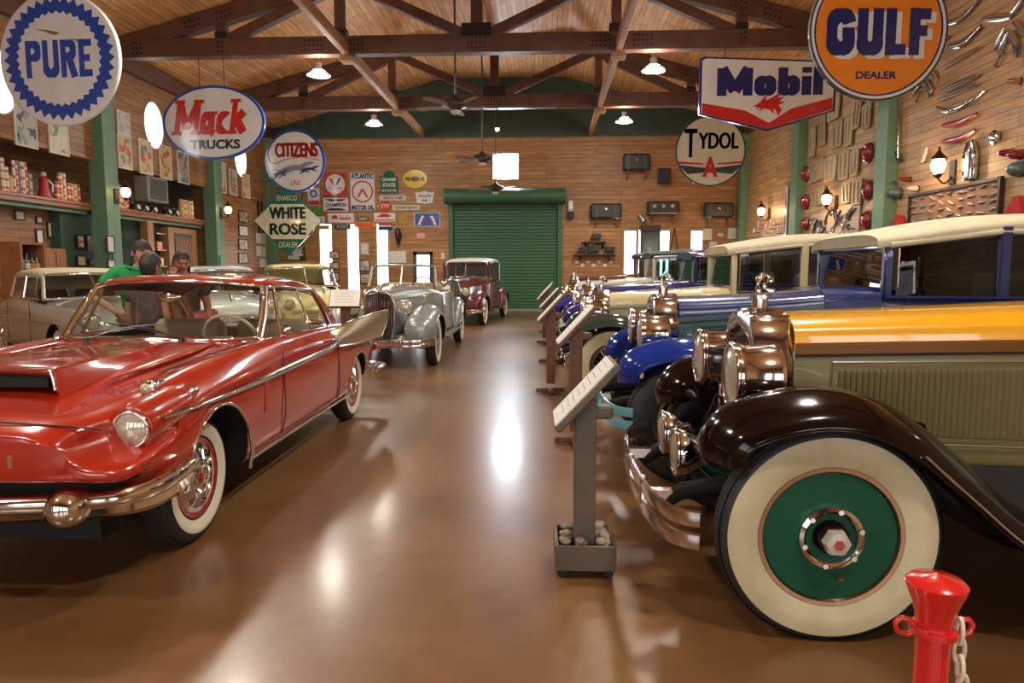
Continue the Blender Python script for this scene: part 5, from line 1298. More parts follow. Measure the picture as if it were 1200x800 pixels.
def prewar_car(loc, rz, label, col, white_roof=False, hoodz=1.14, belt=1.10, roofz=1.78, detail=1, nm='convertible'):
    car = thing(nm, label, 'car', loc, rz)
    p = paint('paint_%s' % label[:14], col, .3, metal=.35 if not white_roof else 0)
    R = .365; wb = 3.45
    # hood + body (narrow engine bay widening to the cabin)
    def sec(w, zb, zs, zt): return [(0,zb),(w*.7,zb),(w*.97,zb+.04),(w*1.0,zb+.18),(w*.99,(zb+zs)/2),(w*.97,zs-.05),(w*.92,zs),(w*.76,zs+(zt-zs)*.55),(w*.45,zs+(zt-zs)*.9),(w*.15,zt),(0,zt+.004)]
    st = [(-.34, sec(.19,.42,.95,hoodz-.05)),(-.30, sec(.215,.40,1.0,hoodz-.012)),(0, sec(.27,.40,1.02,hoodz+.01)),(.5, sec(.36,.40,1.03,hoodz+.03)),(1.1, sec(.52,.38,1.05,hoodz+.05)),(1.4, sec(.66,.36,1.06,hoodz+.055)),
          (1.8, sec(.74,.34,belt-.03,belt+.02)),(2.6, sec(.77,.34,belt-.03,belt+.02)),(3.2, sec(.72,.36,belt-.06,belt+.01)),(3.9, sec(.62,.40,.92,.99)),(4.35, sec(.48,.44,.78,.84)),(4.5, sec(.3,.48,.64,.68))]
    b = body_loft(p, st, 4, 3); b.mats.append(seat_dark)
    cab = MB(p, seat_dark).m(1).box((0,2.35,1.0),(1.24,1.7,.9))
    b.build('body', car, cuts=[cab], smooth=35)
    for s in (-1,1):
        MB(chrome).tube([(s*.225,-.28,1.0),(s*.375,.5,1.03),(s*.53,1.1,1.055),(s*.66,1.4,1.065)], .010, 6).build('hood_trim', car)
        MB(under_m).tube([(s*.69,1.52,.42),(s*.712,1.55,1.04)], .005, 5).tube([(s*.772,2.42,.42),(s*.765,2.42,1.04)], .005, 5).build('door_seam', car)
        MB(chrome).tube([(s*.66,1.4,1.08),(s*.745,1.85,1.10),(s*.77,2.5,1.10),(s*.73,3.15,1.08)], .010, 6).build('belt_moulding', car)
        MB(chrome).tube([(s*.775,2.2,.98),(s*.80,2.21,.98),(s*.80,2.33,.98),(s*.775,2.34,.98)], .010, 6).build('door_handle', car)
        hl = MB(p)
    # grille
    g = MB(chrome); dk = MB(mat('grille_dark', (.02,.02,.022), .5))
    dk.prism([(-.20,.42),(.20,.42),(.22,.7),(.21,.98),(.15,hoodz-.05),(0,hoodz-.02),(-.15,hoodz-.05),(-.21,.98),(-.22,.7)], (0,-.345,0), (1,0,0), (0,0,1), (0,.06,0)); dk.build('grille_back', car)
    for i in range(-6, 7):
        x = i*.031; zt = hoodz-.035-abs(i)*.012; yb = -.40+abs(x)*.22
        g.box((x,yb,(.42+zt)/2),(.011,.035,zt-.42),bev=.003)
    g.build('grille_bars', car)
    fr = smoothpts([(-.20,-.335,.42),(-.225,-.33,.7),(-.215,-.335,.98),(-.15,-.35,hoodz-.03),(0,-.39,hoodz),(.15,-.35,hoodz-.03),(.215,-.335,.98),(.225,-.33,.7),(.20,-.335,.42)],4)
    MB(chrome).tube(fr, .018, 8).build('grille_frame', car, smooth=60)
    o = MB(chrome).tube(smoothpts([(0,-.36,hoodz+.0),(0,-.34,hoodz+.05),(0,-.30,hoodz+.09),(0,-.22,hoodz+.07)],4), .014, 8).build('hood_ornament', car, smooth=60)
    # wings
    for s in (-1,1):
        pontoon(car, p, [(-.62,s*.60,.10,.66,.42),(-.56,s*.62,.20,.76,.34),(-.35,s*.64,.24,.86,.28),(0,s*.66,.245,.93,.26),(.35,s*.67,.24,.90,.28),(.7,s*.68,.20,.72,.28),(1.0,s*.69,.15,.52,.28),(1.25,s*.70,.12,.38,.29)], 'front_fender', cut=(0,R,.415,s*.62,s*1.0))
        pontoon(car, p, [(wb-.62,s*.74,.08,.46,.36),(wb-.5,s*.74,.13,.72,.34),(wb-.25,s*.74,.17,.88,.32),(wb+.05,s*.73,.18,.92,.32),(wb+.4,s*.71,.17,.84,.32),(wb+.75,s*.66,.12,.62,.34),(wb+.9,s*.62,.06,.50,.38)], 'rear_fender', cut=(wb,R,.40,s*.78,s*1.02))
        MB(p).box((s*.76,1.95,.34),(.22,1.75,.05),bev=.015).build('running_board', car)
        MB(under_m).box((s*.55,2.0,.36),(.4,1.8,.12)).build('chassis', car)
        # headlights
        lamp_drum(car, (s*.385,-.33,.90), .098, .28, p if detail else chrome, name='headlight', bowl=True)
        MB(chrome).tube([(s*.385,-.12,.83),(s*.42,-.05,.74)], .03, 8).build('headlight_stalk', car)
        MB(chrome).tube([(s*.60,-.60,.62),(s*.63,-.40,.87),(s*.645,-.1,.94)], .007, 6).build('fender_trim', car)
        for y in (0, wb):
            make_wheel(car, s*.765, y, R, .165, s, .215, white_r, (.225,.325), cap='full', rimm=chrome_w, capm=chrome)
    # bumper
    for z in (.40,):
        pth = smoothpts([(-.86,-.62,z+.02),(-.74,-.76,z+.01),(-.4,-.82,z),(0,-.84,z),(.4,-.82,z),(.74,-.76,z+.01),(.86,-.62,z+.02)],5); rows = []
        for i,q in enumerate(pth):
            a = Vector(pth[max(0,i-1)]); c = Vector(pth[min(len(pth)-1,i+1)]); t = (c-a).normalized(); nn = Vector((t.y,-t.x,0))
            rows.append([Vector(q)+nn*k[0]+Vector((0,0,k[1])) for k in ((0,-.055),(.02,-.05),(.026,-.015),(.016,0),(.026,.015),(.02,.05),(0,.055),(-.01,0))])
        MB(chrome).loft(rows).build('front_bumper', car, smooth=50)
    for x in (-.42,.42,0): MB(chrome).box((x,-.85,.42),(.06,.05,.20 if x else .15),bev=.02).build('bumper_guard', car, smooth=50)
    MB(chrome).box((0,4.62,.42),(1.5,.05,.10),bev=.02).build('rear_bumper', car)
    # seats
    MB(seat_tan).box((0,2.15,.98),(1.15,.5,.2),bev=.05).box((0,2.42,1.08),(1.15,.16,.3),bev=.05).build('front_seat', car, smooth=50)
    c = (.32,1.86,1.16); MB(mat('black_bakelite',(.02,.02,.02),.3)).torus(c,(0,.9,.45),.20,.012,30,8).cyl(c,(.3,1.5,1.0),.018,n=8).build('steering_wheel', car, smooth=60)
    # windscreen
    zt = hoodz+.40 if not white_roof else roofz-.14
    bw = [(-.60,1.50,hoodz+.03),(-.35,1.40,hoodz+.05),(0,1.34,hoodz+.06),(.35,1.40,hoodz+.05),(.60,1.50,hoodz+.03)]; tw = [(-.56,1.64,zt-.02),(-.33,1.57,zt),(0,1.52,zt+.005),(.33,1.57,zt),(.56,1.64,zt-.02)]
    bw, tw = smoothpts(bw,3), smoothpts(tw,3)
    sheet(glass_c, [bw, tw], 'windshield', car)
    fm = chrome if not white_roof else p
    MB(p if detail else fm).tube([bw[0]]+tw+[bw[-1]], .022, 8).build('windshield_frame', car, smooth=60)
    MB(chrome).tube(bw, .014, 8).tube([bw[len(bw)//2],tw[len(tw)//2]], .014, 8).build('windshield_trim', car, smooth=60)
    if not white_roof:   # folded top
        q = MB(canvas_m); rows = []
        for y, w_, z in ((3.0,.62,1.12),(3.08,.66,1.17),(3.25,.64,1.19),(3.42,.60,1.15),(3.5,.55,1.06)): rows.append([(x*w_, y+abs(x)**2*-.12, z-abs(x)**4*.04) for x in (-1,-.8,-.4,0,.4,.8,1)])
        q.grid(rows).build('folded_top', car, smooth=60, solid=.05)
    else:
        rm = mat('white_roof_paint', (.70,.69,.66), .35, coat=.5)
        rsec = lambda w_, z, k: [(w_,z-.10),(w_+.005,z-.05),(w_-.05,z-.005),(w_*.7,z+k*.6),(w_*.35,z+k*.9),(0,z+k)]
        rf = [(1.55, rsec(.60,zt+.04,.02)),(1.75,rsec(.655,zt+.08,.03)),(2.4,rsec(.69,roofz,.04)),(3.1,rsec(.68,roofz-.02,.04)),(3.6,rsec(.62,roofz-.14,.03)),(3.85,rsec(.52,roofz-.42,.02)),(3.95,rsec(.46,belt+.10,.0))]
        shell_loft(rm, rf, 4, 3).build('roof', car, smooth=60, solid=.02)
        for s in (-1,1):
            for y, m_ in ((1.58,p),(2.42,p),(3.15,p)): MB(m_).box((s*.665,y,(belt+roofz)/2-.05),(.05,.09,roofz-belt-.08),bev=.01).build('window_pillar', car)
            MB(rm).add([(s*.70,3.15,belt),(s*.52,3.85,belt),(s*.5,3.8,roofz-.35),(s*.64,3.55,roofz-.22),(s*.68,3.15,roofz-.1)], [(0,1,2,3,4)]).build('rear_quarter', car, solid=.02)
            MB(glass_d).add([(s*.665,1.6,belt),(s*.70,3.15,belt),(s*.68,3.15,roofz-.1),(s*.66,1.68,roofz-.13)], [(0,1,2,3)]).build('side_window', car)
    # mirrors
    MB(chrome).cyl((.66,1.42,1.06),(.74,1.40,1.20), .008, n=6).lathe([(0,0),(.05,.005),(.055,.02),(.02,.05),(0,.055)], (.75,1.40,1.22), (0,-1,0), 20).build('side_mirror', car, smooth=60)
    return car
prewar_car((-2.50,10.43,0), A(1.0), 'silver-grey open convertible with upright chrome grille bars, behind the red coupe', (.30,.33,.31))
prewar_car((-2.45,18.25,0), A(-5.5), 'dark maroon closed car with white roof parked beside the roller door', (.10,.008,.018), True, hoodz=1.22, belt=1.16, roofz=1.80, detail=0, nm='sedan')

def fifties_car(loc, rz, label, col, roofc, kind='sedan', W=.88, hoodz=1.02, belt=1.02, roofz=1.58, wb=3.0, fz=.95, glass=None, metal=0.0):
    car = thing('convertible' if kind == 'soft' else 'sedan', label, 'car', loc, rz)
    p = paint('paint_%s' % label[:14], col, .28, metal=metal); rm = canvas_m if roofc is None else (p if roofc == 'body' else paint('roof_%s' % label[:14], roofc, .4))
    def sec(w, zb, zs, zf, zh, zc, xh=.55): return [(0,zb),(w*.6,zb),(w-.08,zb),(w-.02,zb+.06),(w,zb+.22),(w,(zb+.22+zs)/2),(w-.01,zs-.02),(w-.05,zs+.05),(w-.14,zf),(xh+.06,zf-.01),(xh,zh),(xh*.6,zh+(zc-zh)*.7),(xh*.3,zh+(zc-zh)*.93),(0,zc)]
    st = [(-.88, sec(.66,.46,.62,.70,.74,.78,.44)),(-.80, sec(.80,.40,.68,.80,.82,.88,.48)),(-.55, sec(.87,.32,.76,fz-.05,.90,hoodz-.07,.5)),(0, sec(W,.29,.80,fz,.93,hoodz-.01)),(.6, sec(W,.29,.82,fz,.95,hoodz+.02)),(1.15, sec(W,.29,.84,fz+.02,.98,hoodz+.03,.6)),
          (1.7, sec(W,.29,.88,belt-.01,belt,belt,.66)),(2.5, sec(W,.29,.88,belt-.01,belt,belt,.66)),(3.1, sec(W,.30,.82,.96,.97,.98,.62)),(3.7, sec(W-.02,.34,.76,.88,.88,.90,.58)),(4.1, sec(W-.10,.42,.66,.74,.74,.76,.5))]
    b = body_loft(p, st, 4, 3); b.mats.append(under_m); cuts = []
    for s in (-1,1):
        for y in (0, wb):
            c = MB(p, under_m).m(1); r = .40; c.prism([(r,-.4)]+[(r*cos(PI*i/18), .02+r*.92*sin(PI*i/18)) for i in range(19)]+[(-r,-.4)], (s*.62,y,.35), (0,1,0), (0,0,1), (s*.5,0,0)); cuts.append(c)
    cuts.append(MB(p, under_m).m(1).box((0,2.0,.95),(1.40,1.7,.7)))
    b.build('body', car, cuts=cuts, smooth=35)
    MB(under_m).box((0,1.5,.34),(1.2,4.2,.1)).build('underbody', car)
    # roof
    rsec = lambda w_, z, k: [(w_,z-.12),(w_+.0,z-.06),(w_-.06,z-.01),(w_*.68,z+k*.6),(w_*.34,z+k*.9),(0,z+k)]
    rf = [(1.42, rsec(.60,roofz-.08,.01)),(1.6, rsec(.635,roofz-.04,.02)),(2.1, rsec(.67,roofz-.03,.03)),(2.6, rsec(.665,roofz-.05,.03)),(2.95,rsec(.62,roofz-.16,.02)),(3.15,rsec(.60,belt+.22,.0)),(3.25,rsec(.58,belt+.10,.0))]
    shell_loft(rm, rf, 4, 3).build('roof', car, smooth=60, solid=.02)
    for s in (-1,1):
        MB(chrome if kind != 'soft' else p).tube([(s*.68,1.12,belt-.01),(s*.60,1.42,roofz-.14)], .028, 8).build('windshield_pillar', car, smooth=60)
        MB(rm).add([(s*.73,2.62,belt),(s*.60,3.28,belt),(s*.60,3.05,roofz-.28),(s*.665,2.58,roofz-.15)], [(0,1,2,3)]).build('rear_quarter', car, solid=.02)
        MB(chrome).tube([(s*.735,1.95,belt),(s*.672,1.95,roofz-.14)], .014, 8).build('window_post', car)
        MB(chrome).tube([(s*.73,1.35,belt),(s*.635,1.55,roofz-.13)], .010, 8).build('vent_window_post', car)
        MB(glass_d).add([(s*.735,1.18,belt),(s*.735,2.62,belt),(s*.665,2.58,roofz-.13),(s*.62,1.45,roofz-.13)], [(0,1,2,3)]).build('side_window', car)
        MB(chrome).tube([(s*(W-.0),-.35,.74),(s*(W+.012),.6,.75),(s*(W+.012),2.3,.75),(s*(W+.0),3.4,.72)], .014, 8, flat=.7).build('side_trim', car, smooth=60)
        MB(chrome).tube([(s*.74,1.1,belt),(s*.75,2.0,belt+.005),(s*.73,2.7,belt)], .012, 8).build('belt_moulding', car, smooth=60)
        MB(under_m).tube([(s*(W+.002),1.1,.42),(s*(W-.005),1.1,belt-.06)], .005, 5).tube([(s*(W+.002),2.3,.42),(s*(W-.005),2.3,belt-.06)], .005, 5).build('door_seam', car)
        MB(chrome).tube([(s*W,2.05,.86),(s*(W+.03),2.07,.86),(s*(W+.03),2.2,.86),(s*W,2.22,.86)], .010, 6).build('door_handle', car)
        MB(p).lathe([(.10,0),(.115,.02),(.12,.1),(.11,.35),(.06,.6)], (s*.68,-.87,.80), (0,1,0), 28).build('headlight_pod', car, smooth=60)
        lamp_drum(car, (s*.68,-.875,.80), .092, .06, chrome)
        for y in (0, wb): make_wheel(car, s*.75, y, .345, .165, s, .21, white_r, (.22,.30), cap='full', n=40, detail=0)
    MB(glass_c).add([(-.66,1.12,belt),(0,.95,belt+.02),(.66,1.12,belt),(.58,1.43,roofz-.13),(0,1.34,roofz-.11),(-.58,1.43,roofz-.13)], [(0,1,4,5),(1,2,3,4)]).build('windshield', car)
    MB(chrome).tube([(-.60,1.42,roofz-.12),(0,1.33,roofz-.10),(.60,1.42,roofz-.12)], .018, 8).tube([(-.66,1.12,belt+.005),(0,.94,belt+.025),(.66,1.12,belt+.005)], .016, 8).tube([(0,.94,belt+.02),(0,1.33,roofz-.11)], .010, 6).build('windshield_frame', car, smooth=60)
    g = MB(chrome)
    for z in (.50,.56,.62): g.tube([(-.52,-.86,z),(0,-.93,z),(.52,-.86,z)], .014, 8)
    g.build('grille', car, smooth=60)
    for y0, nm_ in ((-1.0,'front_bumper'),(4.25,'rear_bumper')):
        k = -1 if y0 < 0 else 1
        MB(chrome).tube(smoothpts([(-.90,y0-k*.30,.46),(-.84,y0-k*.06,.45),(-.4,y0,.45),(.4,y0,.45),(.84,y0-k*.06,.45),(.90,y0-k*.30,.46)],5), .065, 10, flat=.55).build(nm_, car, smooth=60)
    MB(chrome).tube([(0,-.80,hoodz-.12),(0,-.66,hoodz-.0),(0,-.4,hoodz+.0)], .018, 8).build('hood_ornament', car, smooth=60)
    for x in (-.36,.36): MB(seat_dark).box((x,2.0,.85),(.6,.5,.16),bev=.04).box((x,2.25,1.0),(.6,.14,.3),bev=.04).build('front_seat', car)
    MB(seat_dark).box((0,1.25,.98),(1.3,.2,.08),bev=.02).build('dashboard', car)
    return car
def heading(dx, dy): return math.atan2(dx, -dy)      # -y of the car turned to (dx, dy)
fifties_car((-6.05,9.5,0), heading(.78,-.62), 'pale silver-beige convertible with raised cream canvas top, far left', (.34,.32,.28), None, 'soft', roofz=1.50, belt=1.03, metal=.3)
fifties_car((-5.95,12.5,0), heading(.5,-.87), 'white car with light grey roof, half hidden behind the two standing visitors', (.62,.62,.58), (.5,.52,.52), 'sedan', roofz=1.56)
fifties_car((-4.75,13.95,0), heading(.5,-.87), 'pale yellow 1940s car with chrome trim behind the red coupe', (.66,.58,.26), 'body', 'sedan', roofz=1.62, hoodz=1.12, belt=1.10, fz=1.0)
# ================================================================ podiums
wood_p = vary(mat('podium_wood', (.14,.048,.018), .4), (.10,.033,.012), 5, stretch=(6,6,1), bump=.05)
taupe_p = vary(mat('podium_taupe', (.105,.078,.052), .5), (.08,.06,.04), 5)
paper_m = mat('placard_white', (.74,.72,.66), .45); ink_m = mat('placard_ink', (.30,.29,.27), .6)
def placard(t, w, d, z, y0, tilt, m, side=1, rows=9):
    """sloping top, tilted about X, low edge towards -y"""
    M_ = Matrix.Rotation(tilt, 3, 'X')
    MB(m).box((0,y0,z), (w,d,.035), rot=M_, bev=.006).build('desk_top', t)
    o = Vector((0,y0,z)); 
    p = MB(paper_m).box(o+M_ @ Vector((0,0,.021)), (w*.94,d*.94,.008), rot=M_).build('placard', t)
    k = MB(ink_m)
    for i in range(rows):
        v = d*.40-i*d*.8/rows; u = rnd.uniform(.0,.12)
        k.box(o+M_ @ Vector((-u*w*.5,v,.0262)), (w*(.70-u),.0028,.001), rot=M_)
    k.build('printed_lines', p, label='dark printed lines')
def podium(x, y, rz, label, base='rocks', wood=taupe_p, h=.92, w=.34, d=.44, pw=.125, tilt=47):
    t = thing('podium', label, 'podium', (x,y,0), rz, 'placard podiums')
    MB(wood).box((0,0,(h)/2+.06), (pw,.10,h-.12), bev=.004).build('post', t)
    placard(t, w, d, h+.02, 0, math.radians(tilt), wood)
    MB(wood).box((0,.03,h-.07),(pw*.8,.2,.06),bev=.01).build('bracket', t)
    if base == 'rocks':
        b = MB(wood); W2, D2 = .28, .27; z0 = .045
        b.box((0,0,z0+.01),(W2,D2,.02))
        for s in (-1,1): b.box((s*W2/2,0,z0+.06),(.018,D2,.12)); b.box((0,s*D2/2,z0+.06),(W2+.018,.018,.12))
        b.build('base_tray', t, bevel=.003)
        rm = vary(mat('river_stones', (.27,.21,.14), .7), (.10,.075,.055), 14)
        q = rnd
        for i in range(44):
            for _ in range(20):
                a, b2 = q.uniform(-.115,.115), q.uniform(-.11,.11)
                if abs(a) > .075 or abs(b2) > .065: break
            r_ = q.uniform(.020,.034)
            MB(rm).ball((a,b2,z0+.115+q.uniform(-.01,.02)), r_, 8, 6, (1.3,q.uniform(.7,1.1),.6)).build('pebble', t, smooth=180)
        for sx in (-1,1):
            for sy in (-1,1):
                MB(steel_d).cyl((sx*.11-.01,sy*.11,.024),(sx*.11+.01,sy*.11,.024),.024,n=16).box((sx*.11,sy*.11,.045),(.03,.04,.015)).build('caster', t)
    else:
        b = MB(wood); b.box((0,0,.035),(.36,.06,.05),bev=.01); b.box((0,0,.035),(.06,.34,.05),bev=.01); b.build('cross_foot', t)
        for sx in (-1,1): MB(steel_d).cyl((sx*.15,-.012,.02),(sx*.15,.012,.02),.02,n=12).build('caster', t)
    return t
podium(.19, 3.24, math.radians(-89), 'grey-brown podium with a tray of pebbles and casters, nearest on the right of the aisle', h=.85, d=.41)
podium(.25, 5.65, math.radians(-88), 'brown wood podium with white placard before the blue car', 'cross', wood_p, h=.98)
podium(.06, 8.06, math.radians(-88), 'brown wood podium with white placard standing before the cream sedan', 'cross', wood_p, h=.99)
podium(.06, 10.7, math.radians(-88), 'brown wood podium before the purple-blue sedan, third from the roller door', 'cross', wood_p, h=1.0)
podium(-.02, 13.6, math.radians(-88), 'small looking brown podium second from the roller door', 'cross', wood_p, h=1.0)
podium(.02, 16.0, math.radians(-88), 'farthest brown podium in the right-hand row', 'cross', wood_p, h=1.0)
podium(-2.72, 9.15, math.radians(8), 'brown podium with white card between the red coupe and the silver convertible', 'cross', wood_p, h=1.05, w=.42, d=.30, tilt=50)
# ================================================================ red stanchion
st_red = mat('stanchion_red_plastic', (.56,.012,.010), .22, coat=.8)
t = thing('stanchion', 'bright red plastic barrier post with a cream chain, bottom right', 'barrier post', (.755, 1.30, 0))
MB(st_red).lathe([(0,.74),(.012,.735),(.046,.728),(.054,.720),(.052,.710),(.041,.682),(.033,.65),(.0325,.62)], (0,0,.132), (0,0,1), 40).build('flared_top', t, smooth=45)
MB(st_red).cyl((0,0,.03),(0,0,.76),.0305,n=36).build('post', t, smooth=40)
MB(st_red).lathe([(.0,.06),(.06,.055),(.15,.03),(.17,.012),(.17,0),(0,0)],(0,0,0),(0,0,1),40).build('base', t, smooth=45)
MB(st_red).ring([(.032,-.008),(.042,-.006),(.042,.006),(.032,.008)],(0,0,.757),(0,0,1),32).build('collar', t, smooth=40)
for s in (-1,1):
    MB(st_red).tube([(s*.036,0,.762),(s*.05,0,.778),(s*.064,0,.780),(s*.073,0,.769),(s*.069,0,.753),(s*.05,0,.747),(s*.036,0,.751)], .0055, 8).build('chain_loop', t, smooth=60)
t2 = thing('chain', 'cream plastic chain hanging from the red barrier post', 'chain', (.795, 1.285, -.012))
cm = mat('cream_plastic', (.66,.58,.42), .4)
pts = [(.0,0,.79)]; 
for i in range(26):
    x = i*.02*(1+i*.06); z = .79-.045*i if i < 12 else .79-.54-.018*(i-12)
    nxt = (i*i*.0011, -.001*i, max(.06,.775-.038*i+i*i*.0004))
    a = nxt; rot = (i % 2)*PI/2
    e = [(a[0]+(.010*cos(k*PI/6) if i % 2 else 0), a[1]+(0 if i % 2 else .010*cos(k*PI/6)), a[2]+.026*sin(k*PI/6)) for k in range(12)]
    MB(cm).tube(e, .0042, 6, closed=True).build('chain_link', t2, smooth=60)
# ================================================================ things on the walls
_F, _H = 800.0, 1.45
_p = math.atan(83/_F); _y = math.atan(40*math.cos(_p)/_F)
_fw = Vector((-sin(_y)*cos(_p), cos(_y)*cos(_p), -sin(_p))); _rt = Vector((cos(_y), sin(_y), 0)); _up = _rt.cross(_fw)
def _ray(px, py): return _fw+_rt*((px-600)/_F)+_up*((400-py)/_F)
def onX(px, py, X): d = _ray(px, py); t = X/d.x; return (d.y*t, _H+d.z*t)          # (y, z) on a side wall
def onY(px, py, Y): d = _ray(px, py); t = Y/d.y; return (d.x*t, _H+d.z*t)          # (x, z) on the back wall
frame_d = mat('frame_dark_wood', (.035,.018,.010), .4); frame_o = mat('frame_oak', (.30,.14,.05), .4); mount_w = mat('picture_mount', (.66,.62,.52), .6)
def picture_mat(name, cols, scale=9):
    m = mat(name, cols[0], .45); n, l = nodes(m); b = n['Principled BSDF']
    tc = n.new('ShaderNodeTexCoord'); v = n.new('ShaderNodeTexVoronoi'); v.inputs['Scale'].default_value = scale; nz = n.new('ShaderNodeTexNoise'); nz.inputs['Scale'].default_value = scale*.6
    r = n.new('ShaderNodeValToRGB'); r.color_ramp.interpolation = 'CONSTANT'
    e = r.color_ramp.elements; e[0].color = (*cols[0],1); e[1].position = .5; e[1].color = (*cols[1],1)
    for i, c in enumerate(cols[2:]): x = e.new(.38+.22*(i+1)/len(cols)+.12*i); x.color = (*c,1)
    mx = n.new('ShaderNodeMix'); mx.data_type = 'VECTOR'; mx.inputs['Factor'].default_value = .25
    oi = n.new('ShaderNodeObjectInfo'); vm = n.new('ShaderNodeVectorMath'); vm.operation = 'MULTIPLY_ADD'; l.new(oi.outputs['Random'], vm.inputs[0]); vm.inputs[1].default_value = (7,5,3); l.new(tc.outputs['Object'], vm.inputs[2])
    l.new(vm.outputs[0], mx.inputs['A']); l.new(nz.outputs['Color'], mx.inputs['B']); l.new(mx.outputs['Result'], v.inputs['Vector'])
    l.new(vm.outputs[0], nz.inputs['Vector']); l.new(v.outputs['Color'], r.inputs['Fac']); l.new(r.outputs['Color'], b.inputs['Base Color'])
    return m
pic = [picture_mat('picture_warm', [(.60,.50,.34),(.40,.10,.05),(.20,.22,.20),(.62,.40,.14)]), picture_mat('picture_cool', [(.52,.52,.48),(.10,.14,.22),(.38,.20,.12),(.30,.36,.34)]),
       picture_mat('picture_green', [(.55,.53,.42),(.12,.25,.14),(.50,.22,.10),(.62,.58,.44)]), picture_mat('picture_sepia', [(.58,.50,.38),(.30,.22,.14),(.46,.36,.24)], 14), picture_mat('picture_paper', [(.70,.68,.62),(.62,.60,.54),(.45,.43,.40)], 22)]
def frame(name, label, cat, c, w, h, facing, pm, fm=frame_d, border=.05, depth=.03, mount=None, group=None):
    """flat framed thing; facing: 'X+','X-','Y-' normal direction; c = centre on the wall surface"""
    rz = {'Y-': 0, 'X+': PI/2, 'X-': -PI/2}[facing]
    t = thing(name, label, cat, c, rz, group)
    b = MB(fm)
    for s in (-1,1): b.box((s*(w/2-border/2), -depth/2, 0), (border, depth, h)); b.box((0, -depth/2, s*(h/2-border/2)), (w-2*border, depth, border))
    b.build('frame', t)
    if mount: MB(mount).box((0,-depth*.4,0), (w-2*border, depth*.5, h-2*border)).build('mount', t); MB(pm).box((0,-depth*.72,0), (w-4.2*border, .004, h-4.2*border)).build('print', t)
    else: MB(pm).box((0,-depth*.4,0), (w-2*border, depth*.6, h-2*border)).build('print', t)
    return t
def frameX(px0, py0, px1, py1, X, name, label, cat, pm, **k):
    a = onX(px0, (py0+py1)/2, X); b = onX(px1, (py0+py1)/2, X); xm = (px0+px1)/2
    z1 = onX(xm, py0, X)[1]; z0 = onX(xm, py1, X)[1]; w = abs(a[0]-b[0])
    return frame(name, label, cat, (X+(.004 if X < 0 else -.004), (a[0]+b[0])/2, (z0+z1)/2), w, z1-z0, 'X+' if X < 0 else 'X-', pm, **k)
def frameY(px0, py0, px1, py1, name, label, cat, pm, **k):
    a = onY(px0, py0, YB); b = onY(px1, py1, YB)
    return frame(name, label, cat, ((a[0]+b[0])/2, YB-.004, (a[1]+b[1])/2), b[0]-a[0], a[1]-b[1], 'Y-', pm, **k)
# ---- posters on the left fascia
gp = 'posters along the left wall'
for (x0,y0,x1,y1,pm,lab) in ((15,112,41,172,1,'large framed poster on the left wall, leftmost, partly behind the saw-toothed sign'),(56,146,79,181,2,'greenish framed poster just below the saw-toothed sign'),
        (136,131,151,159,1,'small grey framed print directly above a tall poster, right of the near green column'),(137,160,153,198,0,'tall framed poster right of the near green column, first of four in a row'),
        (162,164,177,204,0,'tall framed poster, second in the row right of the near green column'),(186,171,200,210,0,'reddish tall poster below the left side of the oval sign'),
        (207,178,220,215,1,'blue-grey tall poster beside the second green column'),(254,190,264,226,1,'tall poster with a dark figure right of the second green column'),
        (268,199,277,229,3,'narrow sepia poster in the middle of the last three on the left wall'),(283,204,292,232,0,'narrow poster nearest the corner on the left wall')):
    frameX(x0,y0,x1,y1,XL,'poster',lab,'poster',pic[pm],border=.035,fm=mount_w,group=None)
# oval bright windows in the left wall
for i,(px,py,hw_,hh,lab) in enumerate(((179,147,.36,.62,'o'),(281,186,.36,.62,'o'),(-3,95,.36,.62,'o'))):
    y, z = onX(px, py, XL)
    w = MB(mat('oval_daylight_pane',(.95,.95,1),.3,emit=(.97,.96,1.0),es=6.0)).prism(ellipse(.40,.55,40), (XL+.01, y, z), (0,1,0), (0,0,1), (-.03,0,0)).build('window_%d' % (20+i)); struct(w, 'bright oval window high on the left wall')
    MB(frame_w).tube([(XL+.02, y+.41*cos(a), z+.56*sin(a)) for a in [2*PI*k/40 for k in range(40)]], .02, 6, closed=True).build('window_frame', w)
# ---- display shelf
shelf_m = vary(mat('varnished_shelf', (.34,.13,.05), .25, coat=.5), (.26,.09,.035), 4, stretch=(1,8,1))
for (y0, y1, lab) in ((3.0,14.55,'varnished display shelf before the near green column'),(15.05,19.5,'varnished display shelf between the two green columns')):
    t = thing('display_shelf', lab, 'shelf', (XL-.55, (y0+y1)/2, 2.86), 0, None)
    MB(shelf_m).box((0,0,0),(.95,y1-y0,.07),bev=.012).build('shelf_board', t)
    MB(shelf_m).box((.40,0,-.07),(.08,y1-y0,.10),bev=.01).build('front_lip', t)
    MB(green_m).box((.30,0,-.16),(.10,y1-y0,.08),bev=.01).build('under_moulding', t)
can_cols = [(.55,.06,.04),(.62,.40,.08),(.60,.55,.40),(.10,.12,.30),(.55,.18,.05),(.08,.22,.12),(.62,.60,.55),(.45,.30,.16)]
can_m = [mat('tin_%d' % i, c, .3, .2) for i, c in enumerate(can_cols)]
tin_top = mat('tin_lid', (.45,.42,.38), .3, .9)
SX = XL-.20
SHZ = 2.895
words = ['red','amber','cream','navy','orange','green','white','tan']
nxt = [0]
def tin(x, y, z, r, h, k, label, group):
    t = thing('oil_can', label, 'can', (x, y, z), 0, group)
    MB(can_m[k]).cyl((0,0,.0),(0,0,h), r, n=14).build('can_body', t, smooth=40)
    MB(tin_top).cyl((0,0,h),(0,0,h+.01), r*.98, n=14).build('lid', t, smooth=40)
    MB(can_m[(k+2) % 8]).cyl((0,0,h*.35),(0,0,h*.65), r*1.01, n=14).build('label_band', t, smooth=40)
